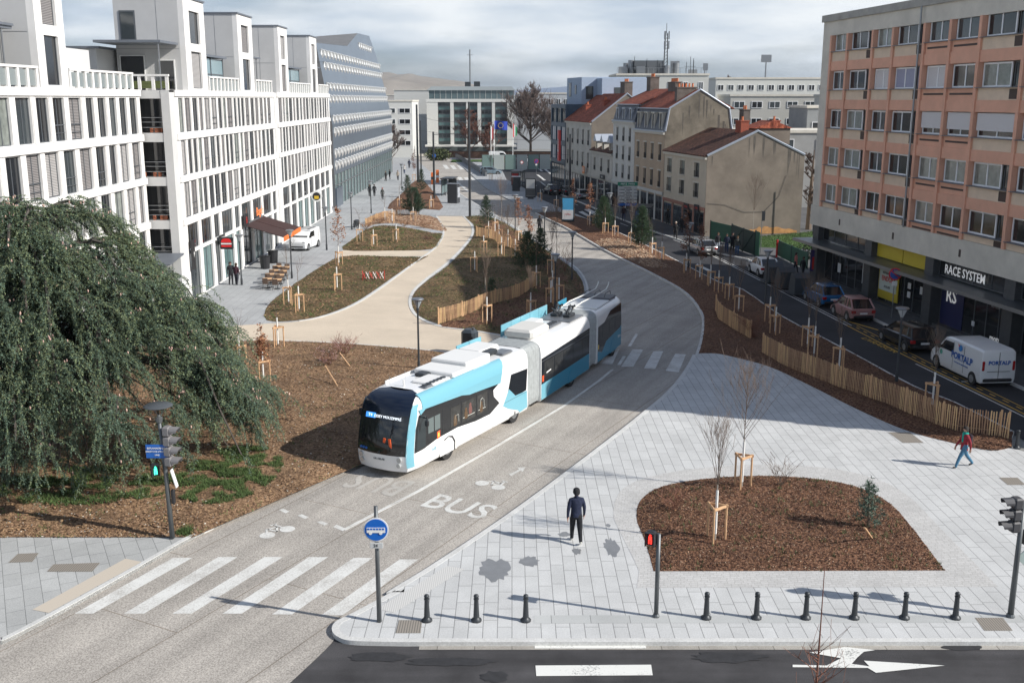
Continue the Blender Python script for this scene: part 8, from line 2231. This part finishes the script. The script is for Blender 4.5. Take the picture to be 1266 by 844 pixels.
def spray(p, d, L_, tone):
    """a hanging branchlet: curves over and droops, with side twigs in a herringbone"""
    if mnoise.noise(Vector((p.x*.55, p.y*.55, p.z*.75))+Vector((3.1,7.7,1.3))) < -.13 and rc.random() < .88: return
    tone = tone + .55*max(0, mnoise.noise(Vector((p.x*.9, p.y*.9, p.z*.9))))
    n = max(4, int(L_/.16)); pts = [p]; q = p.copy(); dd = d.normalized()
    for i in range(n):
        dd = (dd*(.80) + Vector((rc.gauss(0,.05), rc.gauss(0,.05), -.13-.07*i/n))).normalized()
        q = q + dd*(L_/n)
        if q.z < .25: break
        pts.append(q.copy())
    if len(pts) < 3: return
    twg.tube(pts, [.011]+[.006]*(len(pts)-1), 3, cap=False)
    side = Vector((dd.y, -dd.x, 0)); side = side.normalized() if side.length > .01 else Vector((1,0,0))
    ph = rc.uniform(0, 6.28); side = Vector((math.cos(ph), math.sin(ph), 0))
    for i in range(1, len(pts)):
        a, e = pts[i-1], pts[i]; f = i/len(pts); sl = .30*(1-.6*f)+.06
        for k in range(2):
            c = a.lerp(e, rc.random()); s = 1 if rc.random() < .5 else -1
            sd = (side*s*rc.uniform(.5,1) + (e-a).normalized()*.75 + Vector((rc.gauss(0,.25),rc.gauss(0,.25),-.15))).normalized()
            L2 = sl*rc.uniform(.5,1.3); m = max(2, int(L2/.055))
            for t_ in range(m):
                cc = c + sd*L2*(t_+.5)/m + Vector((0,0,-.05*((t_+.5)/m)**2)); needles(cc, (sd*.5+Vector((0,0,.25))).normalized(), .068, ndl[1 if rc.random() < tone else 0])
        needles(a.lerp(e,.5), Vector((0,0,.2)), .07, ndl[0])
    if rc.random() < .20: cones.append(pts[rc.randrange(len(pts)//2)])
def env(r): return 10.9 - 5.6*(max(0, r)/8.8)**1.7
NL = 92
for i in range(NL):
    az = i*2.39996 + rc.uniform(-.25,.25); f = rc.random()
    ca, sa = math.cos(az), math.sin(az)
    back = sa > .35
    z0 = 1.5 + 8.2*f; Rm = (8.7 - 4.6*f**1.6)*rc.uniform(.80,1.08)*(1.0 if ca > -.2 else .9)
    if sa < -.3: Rm *= .72
    n = 12; pts = []
    for k in range(n+1):
        u = k/n; r = Rm*u
        top = env(r)*rc.uniform(.97,1.0) - (1-f)*rc.uniform(1.0,5.2)
        z = z0*(1-u)**1.6 + top*(1-(1-u)**1.6) + .5*math.sin(PI*u) - (1.3*u**3)
        wob = .35*math.sin(u*5+i)
        pts.append(Vector((ca*r - sa*wob*u, sa*r + ca*wob*u, max(.8, z-.30))))
    lim.tube(pts, [.13*(1-.85*k/n)*(1-.35*f)+.012 for k in range(n+1)], 5)
    # branchlets along the limb
    dens = .60 if back and ca < .3 else 1.0
    if ca < -.5: dens *= .5
    Ltot = sum((pts[k+1]-pts[k]).length for k in range(n)); nb = int(Ltot/.135*dens)
    tone = rc.uniform(.05,.4)
    for k in range(nb):
        u = rc.random()**.8; x = u*n; j = min(n-1, int(x)); p = pts[j].lerp(pts[j+1], x-j)
        d = (pts[j+1]-pts[j]).normalized(); sd = Vector((d.y,-d.x,0)).normalized()*(1 if rc.random() < .5 else -1)
        L_ = rc.uniform(.6,1.7)*(1+.5*u)
        if u > .72: L_ = rc.uniform(.9,2.3)
        if rc.random() < .12: L_ *= 1.5
        spray(p, Vector((ca,sa,0))*rc.uniform(.2,1.1)+sd*rc.uniform(.1,.9)+Vector((0,0,.34)), L_, tone+(.15 if f > .5 else 0))
    for k in range(4): spray(pts[-1], (pts[-1]-pts[-2]).normalized()+Vector((rc.gauss(0,.4),rc.gauss(0,.4),.1)), rc.uniform(.8,2.0), tone)
# lower skirt limbs that sweep down to the ground on the street and plaza sides
for i in range(46):
    az = R(rc.uniform(-175, 38)); ca, sa = math.cos(az), math.sin(az); z0 = rc.uniform(2.2, 6.0)
    reach = 8.9 if ca > .2 else 7.0
    Rm = min(reach, 4.6/abs(sa) if sa < -.05 else 99, 6.0/sa if sa > .3 else 99)*rc.uniform(.72,1.0); n = 10; pts = []; ze = rc.uniform(.9, 3.4)
    for k in range(n+1):
        u = k/n; r = Rm*u; pts.append(Vector((ca*r, sa*r+.3*math.sin(4*u+i)*u, z0*(1-u)+ze*u+1.35*math.sin(PI*u)**.8)))
    lim.tube(pts, [.07*(1-.85*k/n)+.01 for k in range(n+1)], 4)
    tone = rc.uniform(.05,.55)
    for k in range(int(Rm/.115)):
        u = .12+.88*rc.random()**.75; x = u*n; j = min(n-1, int(x)); p = pts[j].lerp(pts[j+1], x-j)
        d = (pts[j+1]-pts[j]).normalized(); sd = Vector((d.y,-d.x,0)).normalized()*(1 if rc.random() < .5 else -1)
        spray(p, d*rc.uniform(.5,1.2)+sd*rc.uniform(.1,1.0)+Vector((0,0,.3)), rc.uniform(.7,2.0), tone)
# crown top
for k in range(90):
    a = rc.uniform(0,6.28); r = rc.uniform(0,1.6); spray(Vector((.3+math.cos(a)*r*.6, math.sin(a)*r*.6, rc.uniform(8.9,10.6)-r*.4)), Vector((math.cos(a),math.sin(a),.35)), rc.uniform(1.0,2.6), .35)
print('cedar faces', len(ndl[0].f)+len(ndl[1].f), len(twg.f))
lim.build('trunk', mat('cedar_bark', (.075,.065,.055), .9, var=.3, vscale=12), ced); twg.build('branches', M_cbark, ced)
ndl[0].build('crown', M_ced, ced); ndl[1].build('pale_foliage', M_ced2, ced)
b = MB()
for c in cones:
    if rc.random() < .8:
        for q in range(rc.choice((1,1,2,3))):
            o_ = c+Vector((rc.gauss(0,.12),rc.gauss(0,.12),rc.gauss(0,.06)+.05)); b.lathe([(.008,0),(.030,.03),(.030,.07),(.010,.11)], o_, 5)
o = b.build('cones', mat('pink_cone', (.52,.34,.28), .7, island=.3), ced); o['kind'] = 'stuff'

# ================================================================ GROUND SCATTER (uncountable)
def pip(x, y, poly):
    c = False; n = len(poly); j = n-1
    for i in range(n):
        if (poly[i].y > y) != (poly[j].y > y) and x < (poly[j].x-poly[i].x)*(y-poly[i].y)/(poly[j].y-poly[i].y)+poly[i].x: c = not c
        j = i
    return c
def sample(bed, n, ybias=0, xmin=None):
    nm, poly, hf = bed; xs = [p.x for p in poly]; ys = [p.y for p in poly]; out = []; lo = max(min(xs), xmin if xmin is not None else -1e9)
    tries = 0
    while len(out) < n and tries < n*12:
        tries += 1; x = rc.uniform(lo, max(xs)); u = rc.random(); y = min(ys)+(max(ys)-min(ys))*(u**(1+ybias))
        if pip(x, y, poly): out.append(Vector((x, y, hf(x, y))))
    return out
def chips(name, pts, s0, s1, asp, m, lift=.01):
    b = MB()
    for p in pts:
        a = rc.uniform(0,PI); s = rc.uniform(s0,s1); u = Vector((math.cos(a),math.sin(a),rc.uniform(-.5,.5)))*s; w = Vector((-math.sin(a),math.cos(a),rc.uniform(-.6,.6)))*s*asp*rc.uniform(.6,1.3); n_ = Vector((0,0,s*.35)); c = p+Vector((0,0,lift+s*.15))
        b.add([c-u-w*.6, c-u*.2+w, c+u+w*.3, c+u*.4-w, c+n_], [(0,1,4),(1,2,4),(2,3,4),(3,0,4)])
    o = b.build(name, m); o['kind'] = 'stuff'; return o
M_ch_d = mat('chip_dark', (.075,.034,.02), .9, island=.6); M_ch_r = mat('chip_rust', (.20,.095,.05), .9, island=.5); M_ch_p = mat('chip_pale', (.42,.31,.22), .9, island=.35)
M_clod = mat('clod', (.21,.125,.07), .95, island=.5); M_ston = mat('pale_stone', (.50,.45,.38), .9, island=.3)
B_ = {}
for bd in BEDS: B_.setdefault(bd[0], []).append(bd)
mb0 = B_['mulch_bed'][0]
chips('bark_chips', sample(mb0, 9000), .02, .055, .35, M_ch_d); chips('rust_chips', sample(mb0, 8000), .02, .05, .35, M_ch_r); chips('pale_chips', sample(mb0, 2600), .015, .035, .4, M_ch_p)
cb = B_['cedar_bed'][0]
cs = sample(cb, 15000, .6, -24); chips('soil_clods', cs, .02, .07, .8, M_clod); chips('soil_stones', sample(cb, 2600, .5, -24), .015, .045, .7, M_ston)
md_ = B_['median_bed'][0]
chips('bark_chips', sample(md_, 7000, .9), .03, .07, .35, M_ch_d); chips('rust_chips', sample(md_, 6000, .9), .03, .07, .35, M_ch_r)
for bd in B_['mulch_patch']: chips('bark_chips', sample(bd, 3500, .5), .03, .08, .4, M_ch_d)
for bd in B_['woodchip_bed']: chips('pale_chips', sample(bd, 1400), .05, .14, .35, M_ch_p); chips('rust_chips', sample(bd, 900), .05, .14, .35, M_ch_r)
for bd in B_['lawn_bed']+B_['shrub_bed']: chips('soil_clods', sample(bd, 2200), .04, .10, .8, M_clod)
M_weed = mat('weed_green', (.085,.15,.035), .8, island=.45)
M_weedd = mat('weed_dull', (.07,.09,.03), .85, island=.5)
def patchy(pts, sc, th, sd): return [p for p in pts if mnoise.noise(Vector((p.x*sc, p.y*sc, sd))) > th]
def weeds(name, pts, h0, h1, m, nb=5, patch=0):
    b = MB()
    for p in pts:
        for q in range(nb):
            a = rc.uniform(0,2*PI); hh = rc.uniform(h0,h1); r_ = hh*rc.uniform(.3,.9); c = p+Vector((rc.gauss(0,.03),rc.gauss(0,.03),-.01)); w = Vector((-math.sin(a),math.cos(a),0))*hh*.10
            e = c+Vector((math.cos(a)*r_,math.sin(a)*r_,hh)); n = len(b.v); b.v += [tuple(c-w),tuple(c+w),tuple(e)]; b.f.append((n,n+1,n+2)); b.mi.append(0)
    o = b.build(name, m); o['kind'] = 'stuff'; return o
hfc = cb[2]
def region(cx, cy, rx, ry, n):
    c = at(cx,cy,.25); out = []
    for i in range(n):
        a = rc.uniform(0,6.28); r_ = rc.random()**.6; x = c.x+math.cos(a)*rx*r_; y = c.y+math.sin(a)*ry*r_
        if pip(x,y,cb[1]): out.append(Vector((x,y,hfc(x,y))))
    return out
weeds('grass_tufts', patchy(region(285,585,1.9,3.2,8000)+region(110,600,3.4,2.0,6000), 1.2, -.06, 3.)+region(228,655,.25,.25,160), .05, .15, mat('fresh_grass', (.075,.12,.032), .8, island=.55), 6)
weeds('weeds', patchy(sample(cb, 5200, .5, -24), .9, .12, 4.), .04, .11, M_weed, 5)
weeds('weeds', patchy(sample(mb0, 900), 1.3, .05, 8.), .05, .16, M_weedd, 6)
for bd in B_['lawn_bed']: weeds('weeds', patchy(sample(bd, 5200), .5, -.12, 2.), .05, .13, M_weedd, 4); weeds('weeds', patchy(sample(bd, 2600), .7, .12, 5.), .05, .15, M_weed, 5)
for bd in B_['shrub_bed']: weeds('weeds', patchy(sample(bd, 9000), .4, -.12, 2.), .05, .14, M_weedd, 4); weeds('weeds', patchy(sample(bd, 4500), .6, .12, 5.), .05, .16, M_weed, 5)
weeds('grass_tufts', sample(B_['grass_corner'][0], 5000), .08, .2, mat('fresh_grass', (.10,.20,.03), .8), 4)

# air
if True:
    b = MB(); b.box(-420, 2000, -60, 6500, -3, 120); hz = b.build('haze', bpy.data.materials.new('haze_air')); hz['kind'] = 'stuff'
    hm = hz.data.materials[0]; hm.use_nodes = True; N = hm.node_tree.nodes; N.clear(); o_ = N.new('ShaderNodeOutputMaterial'); v = N.new('ShaderNodeVolumePrincipled')
    v.inputs['Color'].default_value = (.80,.87,.95,1); v.inputs['Density'].default_value = .00010; v.inputs['Anisotropy'].default_value = .3
    hm.node_tree.links.new(v.outputs[0], o_.inputs['Volume'])
